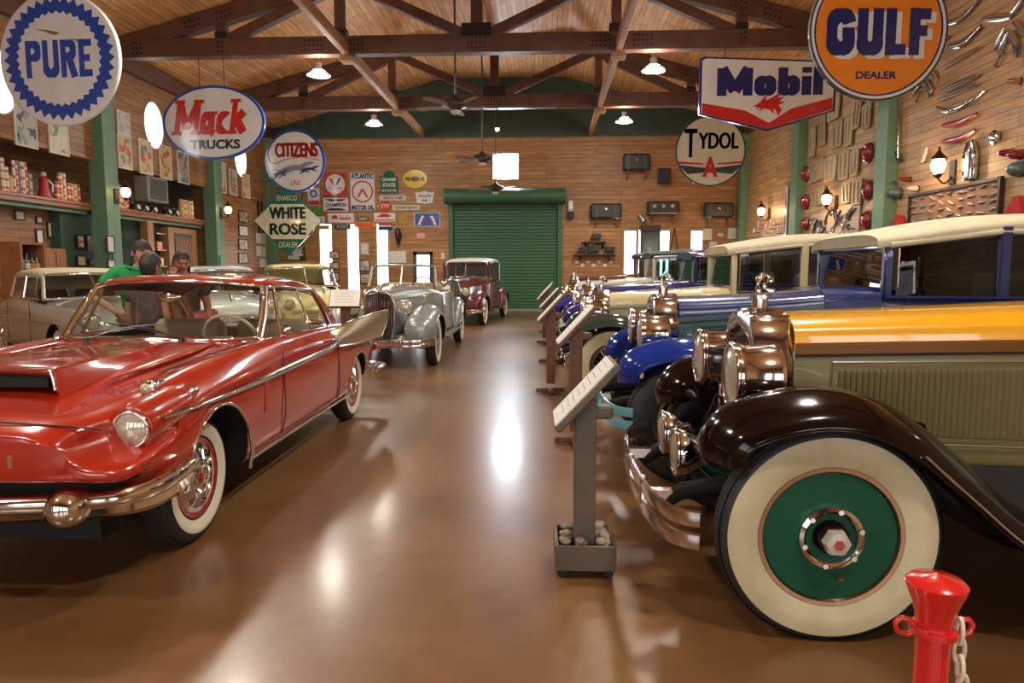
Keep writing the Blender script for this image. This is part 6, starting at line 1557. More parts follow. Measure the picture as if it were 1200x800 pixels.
def stack_of(px0, px1, ncol, nrow, r, h, kinds, where, pr=None):
    grp = 'tins in the '+where
    ya, yb = onX(px0, 225, SX)[0], onX(px1, 225, SX)[0]
    for i in range(ncol):
        y = ya+(yb-ya)*(i+.5)/ncol
        for j in range(nrow(i) if callable(nrow) else nrow):
            k = kinds[i % len(kinds)]
            tin(SX, y, SHZ+j*(h+.011), min(r, (yb-ya)/ncol*.48), h, k, '%s tin, %s from left, %s, %s' % (words[k], ['first','second','third','fourth','fifth','sixth','seventh','eighth'][i], ['bottom tier','second tier','third tier','fourth tier'][j], where), grp)
stack_of(2,15,3,lambda i: 4-i,.12,.14,[2,6,7],'stack at left end of near shelf')
stack_of(16,38,8,lambda i: 3 if i < 6 else 2,.10,.19,[6,0,3,1],'stack below the saw-toothed sign')
stack_of(64,93,7,lambda i: 3 if i in (1,2) else 2,.12,.17,[0,4,2],'stack beside near green column')
stack_of(133,149,5,lambda i: 3 if i in (1,2) else 2,.13,.17,[0,4,2,1],'stack at left end of second shelf')
stack_of(209,224,4,3,.14,.15,[7,2],'stack before second green column')
# figurine
y, z = onX(52, 225, SX); t = thing('figurine', 'red coated figurine standing on the near shelf between the tins', 'figurine', (SX, y, SHZ))
MB(mat('figurine_red',(.45,.02,.03),.4)).lathe([(.13,0),(.12,.05),(.07,.22),(.09,.34),(.04,.40),(0,.41)],(0,0,0),(0,0,1),16).build('coat', t, smooth=60)
MB(mat('figurine_face',(.6,.4,.3),.5)).ball((0,0,.45),.055,12,8).build('head', t, smooth=180)
MB(mat('figurine_white',(.7,.7,.7),.5)).tube([(.02,.08,.36),(.08,.14,.26),(.05,.16,.12)],.02,6).build('arm', t, smooth=60)
# telephones / dark small things
for i,(px,lab) in enumerate(((157,'first of the black telephones on the second shelf, beside the tins'),(167,'black telephone in the middle of the second shelf'),(177,'black telephone under the grey box on the second shelf'),(194,'black telephone right of the wall lantern on the second shelf'),(203,'black telephone nearest the tan tins on the second shelf'))):
    y, z = onX(px, 245, SX); t = thing('telephone', lab, 'telephone', (SX, y, SHZ))
    MB(mat('bakelite_black',(.015,.015,.016),.2)).lathe([(.12,0),(.115,.05),(.08,.12),(.07,.14)],(0,0,0),(0,0,1),12).build('base', t, smooth=40)
    MB(mat('bakelite_black',(.015,.015,.016),.2)).tube([(0,-.15,.15),(0,-.13,.19),(0,.13,.19),(0,.15,.15)],.03,8).build('receiver', t, smooth=60)
    MB(mount_w).cyl((.11,0,.08),(.135,0,.09),.06,n=14).build('dial', t, smooth=40)
# grey box
ya, za = onX(166, 236, SX+.1); yb, zb = onX(189, 213, SX+.1)
t = thing('wall_speaker', 'grey box speaker hanging above the second shelf', 'speaker', (SX+.1, (ya+yb)/2, 3.45))
MB(mat('speaker_grey',(.20,.20,.17),.5)).box((0,0,0),(.35,yb-ya,.62),bev=.02).build('cabinet', t); MB(mat('speaker_mesh',(.07,.07,.06),.8)).box((.178,0,0),(.01,(yb-ya)*.8,.5)).build('grille', t)
# ---- lower left: frames, bookcase, cabinets
XLW = XL-.55
gl_ = None
for (x0,y0,x1,y1,pm,lab) in ((16,246,28,258,4,'small square white framed picture at the left edge, below the near shelf'),(41,253,49,262,4,'tiny dark framed picture below the near shelf'),(54,260,65,279,4,'white framed certificate below the near shelf'),
      (41,268,50,286,4,'narrow bright framed sheet left of the certificate'),(65,289,74,298,4,'small white framed note above the beige car roof')):
    frameX(x0,y0,x1,y1,XLW,'picture_frame',lab,'picture frame',pic[pm],border=.03)
MB_g = MB(dgreen_m).box((XL-.45, onX(88,300,XL-.4)[0]+.35, 1.35),(.25,1.7,2.7)); struct(MB_g.build('wall_left_green_panel'))
for (x0,y0,x1,y1,pm,lab) in ((89,275,98,291,3,'narrow orange framed print on the green panel left of the near column'),(100,275,116,295,3,'larger sepia framed print next to the near green column'),(89,299,100,312,0,'small dark framed print above the beige roof'),(103,303,116,311,3,'wide yellow framed print above the beige roof')):
    frameX(x0,y0,x1,y1,XL-.30,'picture_frame',lab,'picture frame',pic[pm],border=.03)
for (x0,y0,x1,y1,lab) in ((124,276,133,296,'white framed notice on the near green column'),(125,304,134,314,'small white framed notice low on the near green column')):
    frameX(x0,y0,x1,y1,XL+.26,'picture_frame',lab,'picture frame',pic[4],border=.025)
ya = onX(0,300,XLW)[0]; yb = onX(32,300,XLW)[0]
t = thing('bookcase', 'open wooden bookcase with dark bottles at the left edge', 'bookcase', (XLW+.20, (ya+yb)/2, 0)); wy = yb-ya
b = MB(shelf_m)
for s in (-1,1): b.box((0,s*(wy/2-.03),1.0),(.4,.06,2.0))
b.build('side_panel', t)
for k, z in enumerate((.1,.55,1.0,1.42,1.97)): MB(shelf_m).box((0,0,z),(.38,wy-.1,.045)).build('shelf_board', t)
MB(frame_d).box((-.18,0,1.0),(.03,wy-.1,1.95)).build('back_panel', t)
for i in range(6):
    for z in (1.023,1.443):
        yy = (ya+yb)/2-wy/2+.12+i*(wy-.24)/5; q = thing('bottle', 'dark bottle, %s from the left on the %s shelf of the open bookcase' % (['first','second','third','fourth','fifth','sixth','seventh','eighth'][i], 'lower' if z < 1.2 else 'upper'), 'bottle', (XLW+.22+.03*((i*7) % 3), yy, z), 0, 'bottles in the bookcase')
        MB(mat('dark_glass',(.03,.02,.015),.1,coat=1)).lathe([(.05,0),(.052,.02),(.05,.20),(.02,.27),(.018,.34),(0,.34)],(0,0,0),(0,0,1),10).build('glass_body', q, smooth=50)
        MB(can_m[(i*3) % 8]).cyl((0,0,.05),(0,0,.15),.0535,n=10).build('paper_label', q, smooth=40)
ya = onX(34.5,318,XLW)[0]; yb = onX(62,318,XLW)[0]
t = thing('cupboard', 'panelled oak cupboard behind the beige convertible', 'cupboard', (XLW+.16, (ya+yb)/2, 0)); wy = yb-ya
MB(frame_o).box((0,0,.95),(.3,wy,1.9),bev=.01).build('carcass', t)
for s in (-1,1):
    d = MB(frame_o).box((.16,s*wy/4,.95),(.03,wy/2-.04,1.8),bev=.008).build('door', t)
    MB(mat('panel_red_oak',(.34,.13,.06),.4)).box((.178,s*wy/4,1.25),(.01,wy/2-.2,.9)).build('door_panel', d); MB(chrome).ball((.19,s*.06,1.0),.02,8,6).build('knob', d)
# second bay : cabinet, posts
for (x0,x1,lab) in ((196,229,'wooden louvred cabinet before the second green column'),):
    ya = onX(x0,290,XL-.25)[0]; yb = onX(x1,290,XL-.25)[0]; wy = yb-ya
    t = thing('cabinet', lab, 'cabinet', (XL-.40,(ya+yb)/2,0)); MB(frame_o).box((0,0,1.3),(.4,wy,2.6),bev=.01).build('carcass', t)
    d = MB(frame_d).box((.20,0,1.35),(.02,wy*.62,2.2)).build('door', t); sl = MB(frame_o)
    for k in range(14): sl.box((.215,-wy*.28+k*wy*.56/13,1.35),(.02,.03,2.0))
    sl.build('slats', d)
ya = onX(172,290,XL-.2)[0]; yb = onX(179,290,XL-.2)[0]
struct(MB(frame_o).box((XL-.25,(ya+yb)/2,1.35),(.2,yb-ya,2.7),bev=.01).build('trim_post'))
ya = onX(182,290,XL-.3)[0]; yb = onX(192,290,XL-.3)[0]; wy = yb-ya
t = thing('shelf_unit', 'narrow dark shelf unit with small boxes beside the louvred cabinet', 'shelf unit', (XL-.42,(ya+yb)/2,0)); MB(frame_d).box((-.1,0,1.3),(.2,wy,2.6)).build('carcass', t)
for k in range(6): MB(shelf_m).box((.08,0,.3+k*.42),(.22,wy,.03)).build('shelf_board', t)
for k in range(5): q = tag(MB(can_m[(k*3) % 8]).box((XL-.32,(ya+yb)/2-.02*k,.3+k*.42+.12),(.16,wy*.6,.2),bev=.01).build('box'), '%s carton on the narrow dark shelf unit, shelf %s from the floor' % (words[(k*3) % 8], ['lowest','second','third','fourth','fifth'][k]), 'box')
struct(MB(dgreen_m).box((XL-.68,16.4,1.4),(.1,2.9,2.8)).build('wall_left_green_back'))
# third bay frames
XE = XL-.05
for k,(y0,y1) in enumerate(((247,261),(264,277),(280,293),(296,309))):
    frameX(279,y0,290,y1,XE,'picture_frame','dark framed picture in the vertical row near the left corner, %s' % ['topmost','second from the top','third from the top','lowest'][k],'picture frame',pic[3 if k != 1 else 4],border=.04,group=None)
for k,(x0,y0,x1,y1) in enumerate(((300,273,306,285),(307,274,313,286),(300,288,306,300),(307,289,313,301),(304,303,312,313),(253,250,258,262),(253,266,258,278),(253,282,258,296))):
    frameX(x0,y0,x1,y1,XE,'paper_sheet',['sheet of paper, upper left of the cluster at the left corner','sheet of paper, upper right of the cluster at the left corner','sheet of paper, middle left of the cluster at the left corner','sheet of paper, middle right of the cluster at the left corner','single lowest sheet of the cluster at the left corner','top pale print just right of the second green column','middle pale print just right of the second green column','lowest pale print just right of the second green column'][k],'paper',pic[4 if k < 5 else 0],border=.015,depth=.012,fm=mount_w)
for k, px in enumerate((302,306)):
    y, z = onX(px, 250, XE); tag(MB(steel_d).box((XE+.03,y,(z)),(.05,.05,1.35),bev=.008).build('hanging_rail'), ['left','right'][k]+' dark vertical rail beside the diamond sign', 'rail')
y = onX(262,320,XE)[0]
# ---- back wall left of the roller door
frameY(336,289,358,305,'picture_frame','black framed sign with white marks below the diamond sign','picture frame',picture_mat('black_white_print',[(.02,.02,.02),(.55,.55,.5),(.03,.03,.03)],8),border=.03)
for (x0,y0,x1,y1,pm,lab) in ((386,294,398,303,3,'small dark framed print between the first and second slit windows, upper'),(386,307,398,316,3,'small dark framed print between the first and second slit windows, lower'),(423,285,432,298,4,'white framed sheet between the second and third slit windows'),
      (421,304,434,318,1,'dark framed picture under the white sheet between slit windows'),(456,294,476,308,4,'cream double framed print left of the glass door'),(422,320,434,332,3,'framed print low between the second and third slit windows'),(387,319,398,330,3,'framed print lowest between the first two slit windows'),
      (824,268,834,281,4,'cream framed print right of the rightmost slit window'),(831,283,840,294,4,'cream framed print above the cream sedan roof corner'),(853,267,863,280,4,'white framed print beside the right corner column'),(841,273,847,277,4,'tiny framed card between two prints on the right of the back wall'),(517,296,521,303,4,'tiny white notice beside the roller door')):
    frameY(x0,y0,x1,y1,'picture_frame',lab,'picture frame',pic[pm],border=.03,fm=frame_d if pm != 4 else mount_w)
x, z = onY(467,277,YB); t = thing('wooden_mask', 'dark long wooden horn hanging left of the glass door', 'ornament', (x,YB-.14,z))
MB(frame_d).lathe([(0,-.30),(.05,-.25),(.11,-.05),(.13,.1),(.09,.25),(0,.30)],(0,0,0),(0,0,1),14).build('body', t, smooth=60)
# ---- car trunks on brackets
trunk_m = mat('black_trunk', (.022,.020,.020), .35, coat=.4); tr2 = mat('trunk_band', (.06,.05,.045), .4)
def trunk(x0,y0,x1,y1,lab,kind=0):
    a = onY(x0,y0,YB-.2); b = onY(x1,y1,YB-.2); w, h = b[0]-a[0], a[1]-b[1]
    t = thing('car_trunk', lab, 'luggage trunk', ((a[0]+b[0])/2, YB-.202, b[1]), 0, 'luggage trunks on the back wall')
    MB(trunk_m).box((0,0,h/2),(w,.36,h),bev=.05).build('case', t, smooth=40)
    for s in (-.36,-.0,.36) if kind else (-.3,.3): MB(tr2).box((s*w,-.182,h/2),(.04,.012,h*.95)).build('band', t)
    if kind:
        for s in (-.28,0,.28): MB(brassy if s else chrome_w).cyl((s*w,-.18,h*.6),(s*w,-.2,h*.6),.06,n=16).build('medallion', t, smooth=40)
        MB(chrome_w).box((0,-.2,.02),(w*.9,.05,.05),bev=.01).build('lower_bar', t)
    else: MB(brassy).box((0,-.19,h*.62),(.08,.02,.07)).build('lock', t)
    for s in (-1,1):
        MB(frame_o).prism([(0,0),(0,-.30),(-.05,-.30),(-.30,-.03),(-.30,0)], (s*w*.34,.20,0), (0,1,0), (0,0,1), (.05,0,0)).build('bracket', t)
trunk(730,181,761,200,'black luggage trunk on brackets, highest, right of the roller door')
trunk(692,239,728,256,'black luggage trunk on brackets just right of the roller door opener')
trunk(758,236,795,251,'black trunk with three round medallions above the glass case',1)
trunk(825,238,858,255,'black banded trunk on brackets nearest the right corner')
x, z = onY(777,207,YB); t = thing('loudspeaker', 'small black loudspeaker left of the round winged sign', 'speaker', (x,YB-.142,z)); MB(trunk_m).box((0,0,0),(.42,.28,.52),bev=.02).build('cabinet', t); MB(mat('speaker_cloth',(.04,.03,.05),.9)).box((0,-.145,0),(.34,.01,.44)).build('grille', t)
# pyramid shelves
sm = frame_d
for (x0,x1,yy,lab) in ((682,710,284,'upper dark wall shelf right of the roller door'),(672,721,299,'lower dark wall shelf right of the roller door')):
    a = onY(x0,yy,YB-.15); b = onY(x1,yy,YB-.15); t = thing('wall_shelf', lab, 'shelf', ((a[0]+b[0])/2,YB-.16,a[1])); w = b[0]-a[0]
    MB(sm).box((0,0,0),(w,.3,.05),bev=.01).build('shelf_board', t)
    for s in (-1,1): MB(sm).prism([(0,0),(0,-.2),(-.24,0)], (s*w*.35,.15,-.02), (0,1,0), (0,0,1), (.04,0,0)).build('bracket', t)
for (px,py,s,lab) in ((697,281,.26,'dark model engine alone on the upper wall shelf'),(681,296,.24,'dark model engine left on the lower wall shelf'),(694,296,.3,'larger dark model engine in the middle of the lower wall shelf'),(713,296,.26,'model engine right on the lower wall shelf')):
    x, z = onY(px,py,YB-.15); t = thing('model_engine', lab, 'model engine', (x,YB-.16,z+.02)); em = mat('cast_iron',(.05,.055,.055),.4,.7)
    MB(em).box((0,0,s*.35),(s*.9,.16,s*.5),bev=.02).box((0,0,.03),(s*1.2,.2,.05),bev=.01).build('block', t)
    MB(em).cyl((s*.5,-.1,s*.4),(s*.5,.0,s*.4),s*.35,n=18).build('flywheel', t, smooth=40)
    for k in (-.25,0,.25): MB(chrome_w).cyl((k*s,0,s*.6),(k*s,0,s*1.0),s*.08,n=8).build('cylinder_head', t)
for k in range(7):
    x, z = onY(676+k*6.6,307+(k % 2)*3.5,YB); tag(MB(paper_m).box((x,YB-.006,z),(.13,.012,.10)).build('info_card'), 'small white card, number %s from the left, under the lower wall shelf' % ['one','two','three','four','five','six','seven'][k], 'card')
# glass case
a = onY(751,265,YB-.3); b = onY(772,265,YB-.3); t = thing('display_case', 'tall wooden glass case with dark top between the right slit windows', 'display case', ((a[0]+b[0])/2,YB-.35,0)); w = b[0]-a[0]; hh = a[1]
MB(frame_d).box((0,0,hh-.08),(w+.06,.46,.22),bev=.02).build('cornice', t)
for s in (-1,1): MB(frame_d).box((s*w/2,-.18,hh/2),(.05,.05,hh),bev=.005).build('post', t)
MB(frame_d).box((0,0,.3),(w,.42,.6),bev=.01).build('base_cabinet', t); MB(mat('case_back',(.25,.30,.36),.4)).box((0,.18,hh/2),(w,.02,hh-.2)).build('back_panel', t)
for z in (1.0,1.5,2.0): MB(glass_d).box((0,0,z),(w-.05,.36,.012)).build('glass_shelf', t)
MB(glass_c).box((0,-.2,hh/2+.25),(w-.06,.006,hh-.8)).build('glass_door', t)
for k,z in enumerate((1.02,1.52,2.02)): q = tag(MB(can_m[k]).lathe([(.05,0),(.07,.05),(.03,.15),(.05,.22),(0,.24)],((a[0]+b[0])/2,YB-.35,z),(0,0,1),14).build('trophy', smooth=50), 'small trophy in the tall glass case, %s shelf' % ['lower','middle','upper'][k], 'trophy')
# wall horn, deer-like hanging
x, z = onY(752,255,YB-.1); t = thing('wall_lamp', 'small tilted grey spotlight above the tall glass case', 'spotlight', (x,YB-.12,z)); MB(mat('spot_grey',(.25,.25,.26),.35,.5)).cyl((-.08,0,.1),(.08,-.05,-.14),.08,.11,n=18).build('can', t, smooth=40); MB(steel_d).cyl((0,0,.05),(0,.12,.05),.02,n=8).build('bracket', t)
x, z = onY(790,282,YB); t = thing('hanging_tongs', 'dark iron tongs hanging between two slit windows on the right', 'tool', (x,YB-.03,z)); tm = mat('rusty_iron',(.10,.045,.03),.6,.4)
for s in (-1,1): MB(tm).tube([(0,0,.45),(s*.05,0,.1),(s*.14,0,-.35)],.018,6).build('arm', t)
# ---- right wall --------------------------------------------------------------
XW = XR
def on_r(px, py, off=.0): y, z = onX(px, py, XW-off); return Vector((XW-off, y, z))
trim_c = mat('polished_trim', (.72,.73,.75), .12, 1.0)
def strip(pts, w, label, m=trim_c, name='trim_strip', double=False, thick=.02):
    P = smoothpts([tuple(on_r(px,py,.05)) for px,py in pts], 4); o = Vector(P[0]); t = thing(name, label, 'chrome trim' if m is trim_c else 'trim', o, 0, None)
    for k in range(2 if double else 1):
        rows = []
        for i, p in enumerate(P):
            a = Vector(P[max(0,i-1)]); b = Vector(P[min(len(P)-1,i+1)]); d = (b-a).normalized(); u = Vector((1,0,0)).cross(d).normalized(); f = i/(len(P)-1); ww = w*(.55+.45*math.sin(PI*min(1,max(0,f*.9+.08))))
            c = Vector(p)-o+u*(k*w*1.25); nx = Vector((-1,0,0))
            rows.append([c-u*ww/2, c-u*ww*.3+nx*thick, c+nx*(thick*1.4), c+u*ww*.3+nx*thick, c+u*ww/2, c-nx*.02])
        MB(m).loft(rows).build('moulding', t, smooth=50)
    for f in (0.15,.85):
        p = Vector(P[int(f*(len(P)-1))])-o; MB(steel_d).cyl(p, p+Vector((.05,0,0)), .008, n=6).build('fixing_pin', t)
red_t = mat('red_trim', (.30,.02,.02), .3, coat=.6); dkt = mat('dark_trim', (.10,.10,.11), .3, .7)
strip([(1101,28),(1120,24),(1136,12),(1148,-2)], .10, 'chrome moulding at the top of the right wall, next to the orange sign')
strip([(1152,22),(1184,19)], .12, 'thick straight chrome moulding at the top right'); strip([(1184,18),(1199,-3)], .12, 'slanting chrome moulding in the top right corner')
strip([(1112,53),(1128,50),(1150,30)], .13, 'wide curved chrome moulding, second from the top on the right wall')
strip([(1104,80),(1128,66),(1148,55)], .08, 'slim bent chrome moulding, third from the top'); strip([(1081,72),(1095,57),(1112,41)], .09, 'diagonal chrome moulding touching the orange sign edge')
strip([(1102,107),(1125,97),(1146,88)], .10, 'double chrome bumper bar in the middle of the trim display', double=True)
strip([(1098,126),(1110,130),(1130,123),(1154,105)], .09, 'bow-shaped chrome moulding above the two red strips')
strip([(1105,147),(1125,143),(1145,133)], .10, 'upper of the two red strips on the right wall', red_t); strip([(1105,166),(1125,162),(1143,152)], .10, 'lower of the two red strips on the right wall', red_t)
strip([(1084,80),(1097,94)], .16, 'short ribbed chrome grille piece right of the orange sign', double=True); strip([(1068,105),(1080,86)], .10, 'short chrome piece under the orange sign rim', double=True)
strip([(1073,119),(1080,104)], .06, 'thin chrome blade below the orange sign'); strip([(1087,99),(1090,113)], .08, 'small dark blade beside the ribbed grille piece', dkt)
strip([(1165,57),(1178,33)], .10, 'openwork chrome piece right of the mouldings', double=True); strip([(1166,78),(1176,58)], .05, 'thin chrome arrow right of the mouldings')
strip([(1188,48),(1192,66)], .10, 'dark vertical blade near the right edge', dkt); strip([(1189,25),(1200,40)], .12, 'ribbed chrome emblem at the right edge', double=True)
strip([(1160,160),(1170,162)], .22, 'small chrome badge above the lantern'); strip([(1081,190),(1087,172)], .10, 'small pale tag right of the near green column', mount_w)
strip([(1053,100),(1054,185)], .03, 'thin vertical chrome rod beside the near green column'); strip([(1050,178),(1056,190)], .08, 'dark pointed lamp finial on the wall beside the column', dkt)
# tall chrome plate
t = thing('tail_fin_trim', 'tall polished chrome plate right of the largest lantern', 'chrome trim', on_r(1140,189,.03)); MB(trim_c).prism([(-.16,-.30),(.16,-.30),(.18,.1),(.10,.32),(-.06,.34),(-.16,.1)],(0,0,0),(0,1,0),(0,0,1),(-.08,0,0)).build('plate', t, bevel=.03, smooth=40)
MB(dkt).box((-.09,0,-.05),(.01,.1,.4)).build('slot', t)
# wall lanterns
lant_m = mat('lantern_bronze', (.06,.05,.04), .35, .7); globe_m = mat('lantern_globe', (1,.85,.6), .3, emit=(1,.70,.36), es=9)
def lantern(c, nrm, s, label, power=14, globe=None):
    t = thing('wall_lantern', label, 'wall lantern', c, 0, 'wall lanterns'); n_ = Vector(nrm)
    side = Vector((-n_.y, n_.x, 0)); p = n_*(.22*s)
    MB(lant_m).box(n_*.012*s+Vector((0,0,-.08*s)), (.03*s if abs(n_.x) > .5 else .14*s, .14*s if abs(n_.x) > .5 else .03*s, .34*s), bev=.008).build('back_plate', t)
    MB(lant_m).tube(smoothpts([tuple(n_*.02*s+Vector((0,0,-.14*s))), tuple(n_*.12*s+Vector((0,0,-.24*s))), tuple(p+Vector((0,0,-.16*s))), tuple(p+Vector((0,0,-.10*s)))],5), .012*s, 8).build('arm', t, smooth=60)
    MB(globe or globe_m).lathe([(.05*s,-.10*s),(.085*s,-.05*s),(.10*s,.02*s),(.085*s,.08*s),(.05*s,.11*s)], p, (0,0,1), 20).build('glass_globe', t, smooth=60)
    MB(lant_m).lathe([(.12*s,.10*s),(.10*s,.13*s),(.05*s,.18*s),(.03*s,.21*s),(.015*s,.24*s),(.02*s,.27*s),(0,.29*s)], p, (0,0,1), 18).build('cap', t, smooth=50)
    MB(lant_m).lathe([(.03*s,-.16*s),(.06*s,-.12*s),(.055*s,-.10*s)], p, (0,0,1), 16).build('base_cup', t, smooth=50)
    for k in range(4):
        a = k*PI/2+.4; MB(lant_m).tube([tuple(p+Vector((.105*s*cos(a),.105*s*sin(a),z*s))) for z in (-.1,0,.1)], .006*s, 5).build('cage_rib', t)
    L = bpy.data.lights.new('lantern_light', 'POINT'); L.energy = power; L.color = (1,.62,.30); L.shadow_soft_size = .08
    lo = bpy.data.objects.new('lantern_light', L); C.objects.link(lo); lo.location = Vector(c)+p+Vector((0,0,.0))+n_*.16*s
lantern(on_r(1118,195,.0), (-1,0,0), 1.15, 'largest lit bronze wall lantern on the right wall above the chrome parts board', 45)
lantern(on_r(981,234,.0), (-1,0,0), 1.1, 'lit bronze wall lantern among the khaki panels on the right wall', 40)
lantern(on_r(902,248,.0), (-1,0,0), 1.15, 'lit bronze wall lantern nearest the right corner', 40)
lantern((XL+.24, 14.9, onX(126,224,XL+.24)[1]), (1,0,0), 1.0, 'lit lantern on the near green column at the left', 8)
lantern((XL+.24, 19.8, onX(246,244,XL+.24)[1]), (1,0,0), 1.0, 'lit lantern on the second green column at the left', 8)
# framed board of chrome badges
ya = onX(1070,240,XW)[0]; yb = onX(1176,240,XW)[0]; yc = (ya+yb)/2; wb_ = abs(yb-ya); zt = onX(1120,220,XW)[1]; zb = zt-1.15
t = thing('badge_board', 'brown framed board crowded with chrome badges, behind the blue car roof', 'display board', (XW-.01, yc, (zt+zb)/2))
MB(mat('board_wood',(.30,.15,.08),.6)).box((-.02,0,0),(.03,wb_,zt-zb)).build('back_board', t)
fb = MB(frame_d)
for s in (-1,1): fb.box((-.05,s*wb_/2,0),(.06,.05,zt-zb+.05)); fb.box((-.05,0,s*(zt-zb)/2),(.06,wb_,.05))
fb.build('frame', t)
for j in range(9):
    for i in range(9):
        y = -wb_/2+.14+(wb_-.28)*i/8+rnd.uniform(-.03,.03); z = -(zt-zb)/2+.1+(zt-zb-.2)*j/8+rnd.uniform(-.02,.02); a = rnd.uniform(-.3,.5); L_ = rnd.uniform(.06,.13)
        d = Vector((0,cos(a),sin(a)))
        MB(mat('badge_silver',(.62,.62,.62),.35,.6)).tube([Vector((-.05,y,z))-d*L_, Vector((-.065,y,z+.01)), Vector((-.05,y,z))+d*L_], [.014,.030,.010], 6, flat=.6).build('badge', t, smooth=60)
# second board (silver tools on pale board) below khaki panels
ya = onX(953,258,XW)[0]; yb = onX(1009,258,XW)[0]; wq = abs(yb-ya); zt = onX(980,246,XW)[1]
t = thing('tool_board', 'pale board with dark silvery tools below the khaki panels', 'display board', (XW-.01,(ya+yb)/2,zt-.5))
MB(mat('pale_board',(.50,.38,.30),.6)).box((-.02,0,0),(.03,wq,1.0)).build('back_board', t)
for k in range(34):
    y = rnd.uniform(-wq/2+.15,wq/2-.15); z = rnd.uniform(-.4,.42); a = rnd.uniform(-1,1); d = Vector((0,cos(a),sin(a)))*rnd.uniform(.12,.22)
    o = MB(trim_c if k % 2 else dkt).tube([Vector((-.045,y,z))-d, Vector((-.06,y,z)), Vector((-.045,y,z))+d], [.024,.036,.016], 6, flat=.6); o.torus((-.05,y+d.y,z+d.z),(1,0,0),.06,.018,14,6); o.build('tool', t, smooth=60)
# khaki panels
kh = vary(mat('khaki_panel', (.36,.28,.15), .6), (.28,.21,.11), 6); kh2 = vary(mat('khaki_panel_pale', (.44,.36,.22), .6), (.34,.27,.15), 6)
def khaki(px0, py0, px1, py1, lean, k, where):
    a = on_r(px0,py0,.03); b = on_r(px1,py0,.03); zt = a.z; zb = on_r((px0+px1)/2,py1,.03).z; yc = (a.y+b.y)/2; w = abs(a.y-b.y)*1.12
    t = thing('body_panel', 'khaki panel on the right wall, '+where, 'panel', (XW-.03,yc,(zt+zb)/2), 0, None); h = zt-zb; m = kh if k else kh2
    MB(m).prism([(-w*.42,-h/2),(w*.42,-h/2),(w*.5+lean,h/2),(-w*.5+lean,h/2)],(0,0,0),(0,1,0),(0,0,1),(-.05,0,0)).build('panel', t, bevel=.015)
    for q in (-.2,.2): MB(m).tube([(-.055,q*w,-h*.4),(-.06,q*w+lean*.5,0),(-.055,q*w+lean,h*.4)],.015,6).build('pressed_rib', t)
kk = [(951,150,957,183,.0,'leftmost of the upper row'),(962,135,970,170,.08,'slanting panel at the top left of the khaki group'),(972,118,985,140,.0,'topmost panel, close below the orange sign'),(978,145,989,172,.0,'panel in the centre of the upper row'),(992,140,1001,170,.0,'panel right of centre in the upper row'),(1002,114,1010,150,-.10,'leaning panel beside the near column, top'),(1013,124,1022,150,0,'panel touching the near green column at the top'),
      (951,190,966,212,0,'left panel of the middle row'),(968,186,982,212,0,'second panel of the middle row'),(985,180,997,210,0,'third panel of the middle row'),(999,177,1008,206,0,'right panel of the middle row'),(957,220,966,240,.0,'left panel of the lower row beside the lantern'),(990,216,999,238,.05,'panel right of the middle lantern'),(1001,212,1012,240,0,'right panel of the lower row')]
for i,(a,b,c,d,e,lab) in enumerate(kk): khaki(a,b,c,d,e,i % 2,lab)
# red glass lamps
rl = mat('ruby_glass', (.28,.008,.02), .1, coat=1)
for (px,py,s,lab) in ((1019,179,.32,'upper red glass lamp left of the near green column'),(1019,223,.32,'middle red glass lamp left of the near green column'),(1018,258,.32,'lowest red glass lamp left of the near green column'),(946,204,.30,'upper red glass lamp right of the second green column'),(946,236,.30,'middle red glass lamp right of the second green column'),(946,262,.26,'lowest red glass lamp right of the second green column')):
    t = thing('tail_lamp', lab, 'tail lamp', on_r(px,py,.0)); r_ = s*.62
    MB(rl).lathe([(r_,.0),(r_*1.02,-.03),(r_*.9,-.10),(r_*.72,-.12),(r_*.6,-.09),(r_*.3,-.14),(0,-.15)],(0,0,0),(1,0,0),28).build('lens', t, smooth=50)
    MB(dkt).ring([(r_*.98,-.01),(r_*1.08,-.01),(r_*1.08,-.04),(r_*.98,-.05)],(0,0,0),(1,0,0),28).build('rim', t, smooth=50)
for (px,py,r_,m,lab) in ((1049,213,.10,rl,'small red lamp right of the near green column, left one'),(1067,210,.08,rl,'small red lamp right of the near green column, right one'),(1055,226,.17,mat('blue_grey_metal',(.14,.18,.20),.4,.3),'blue-grey lantern body right of the near green column'),(1076,221,.09,mount_w,'small pale disc left of the badge board'),
      (1186,179,.10,rl,'red lamp near the right edge above the badge board'),(1197,181,.12,rl,'red lamp at the right edge'),(1197,198,.18,mat('blue_grey_metal',(.14,.18,.20),.4,.3),'blue-grey lamp body at the right edge'),(1196,95,.08,brassy,'small brass knob high at the right edge')):
    r_ *= .62; t = thing('lamp_part', lab, 'lamp', on_r(px,py,.0)); MB(m).lathe([(r_*.8,0),(r_,-.04),(r_*.8,-.14),(r_*.3,-.2),(0,-.2)],(0,0,0),(1,0,0),18,sx=1.15).build('housing', t, smooth=50); MB(dkt).ring([(r_*.8,.0),(r_*1.05,.0),(r_*1.05,-.03),(r_*.8,-.03)],(0,0,0),(1,0,0),20).build('rim', t, smooth=40)
for (px,py,lab) in ((1057,262,'red cone tail light above the blue car roof, left of the badge board'),(1197,243,'red cone tail light at the right edge beside the badge board')):
    t = thing('cone_tail_light', lab, 'tail light', on_r(px,py,.0)); MB(mat('red_plastic_lens',(.50,.02,.03),.15,coat=1)).prism([(-.25,-.14),(.25,-.14),(.02,.16),(-.08,.16)],(0,0,0),(0,1,0),(0,0,1),(-.12,0,0)).build('lens', t, bevel=.02); MB(trim_c).box((-.05,0,-.15),(.1,.5,.03)).build('chrome_base', t)
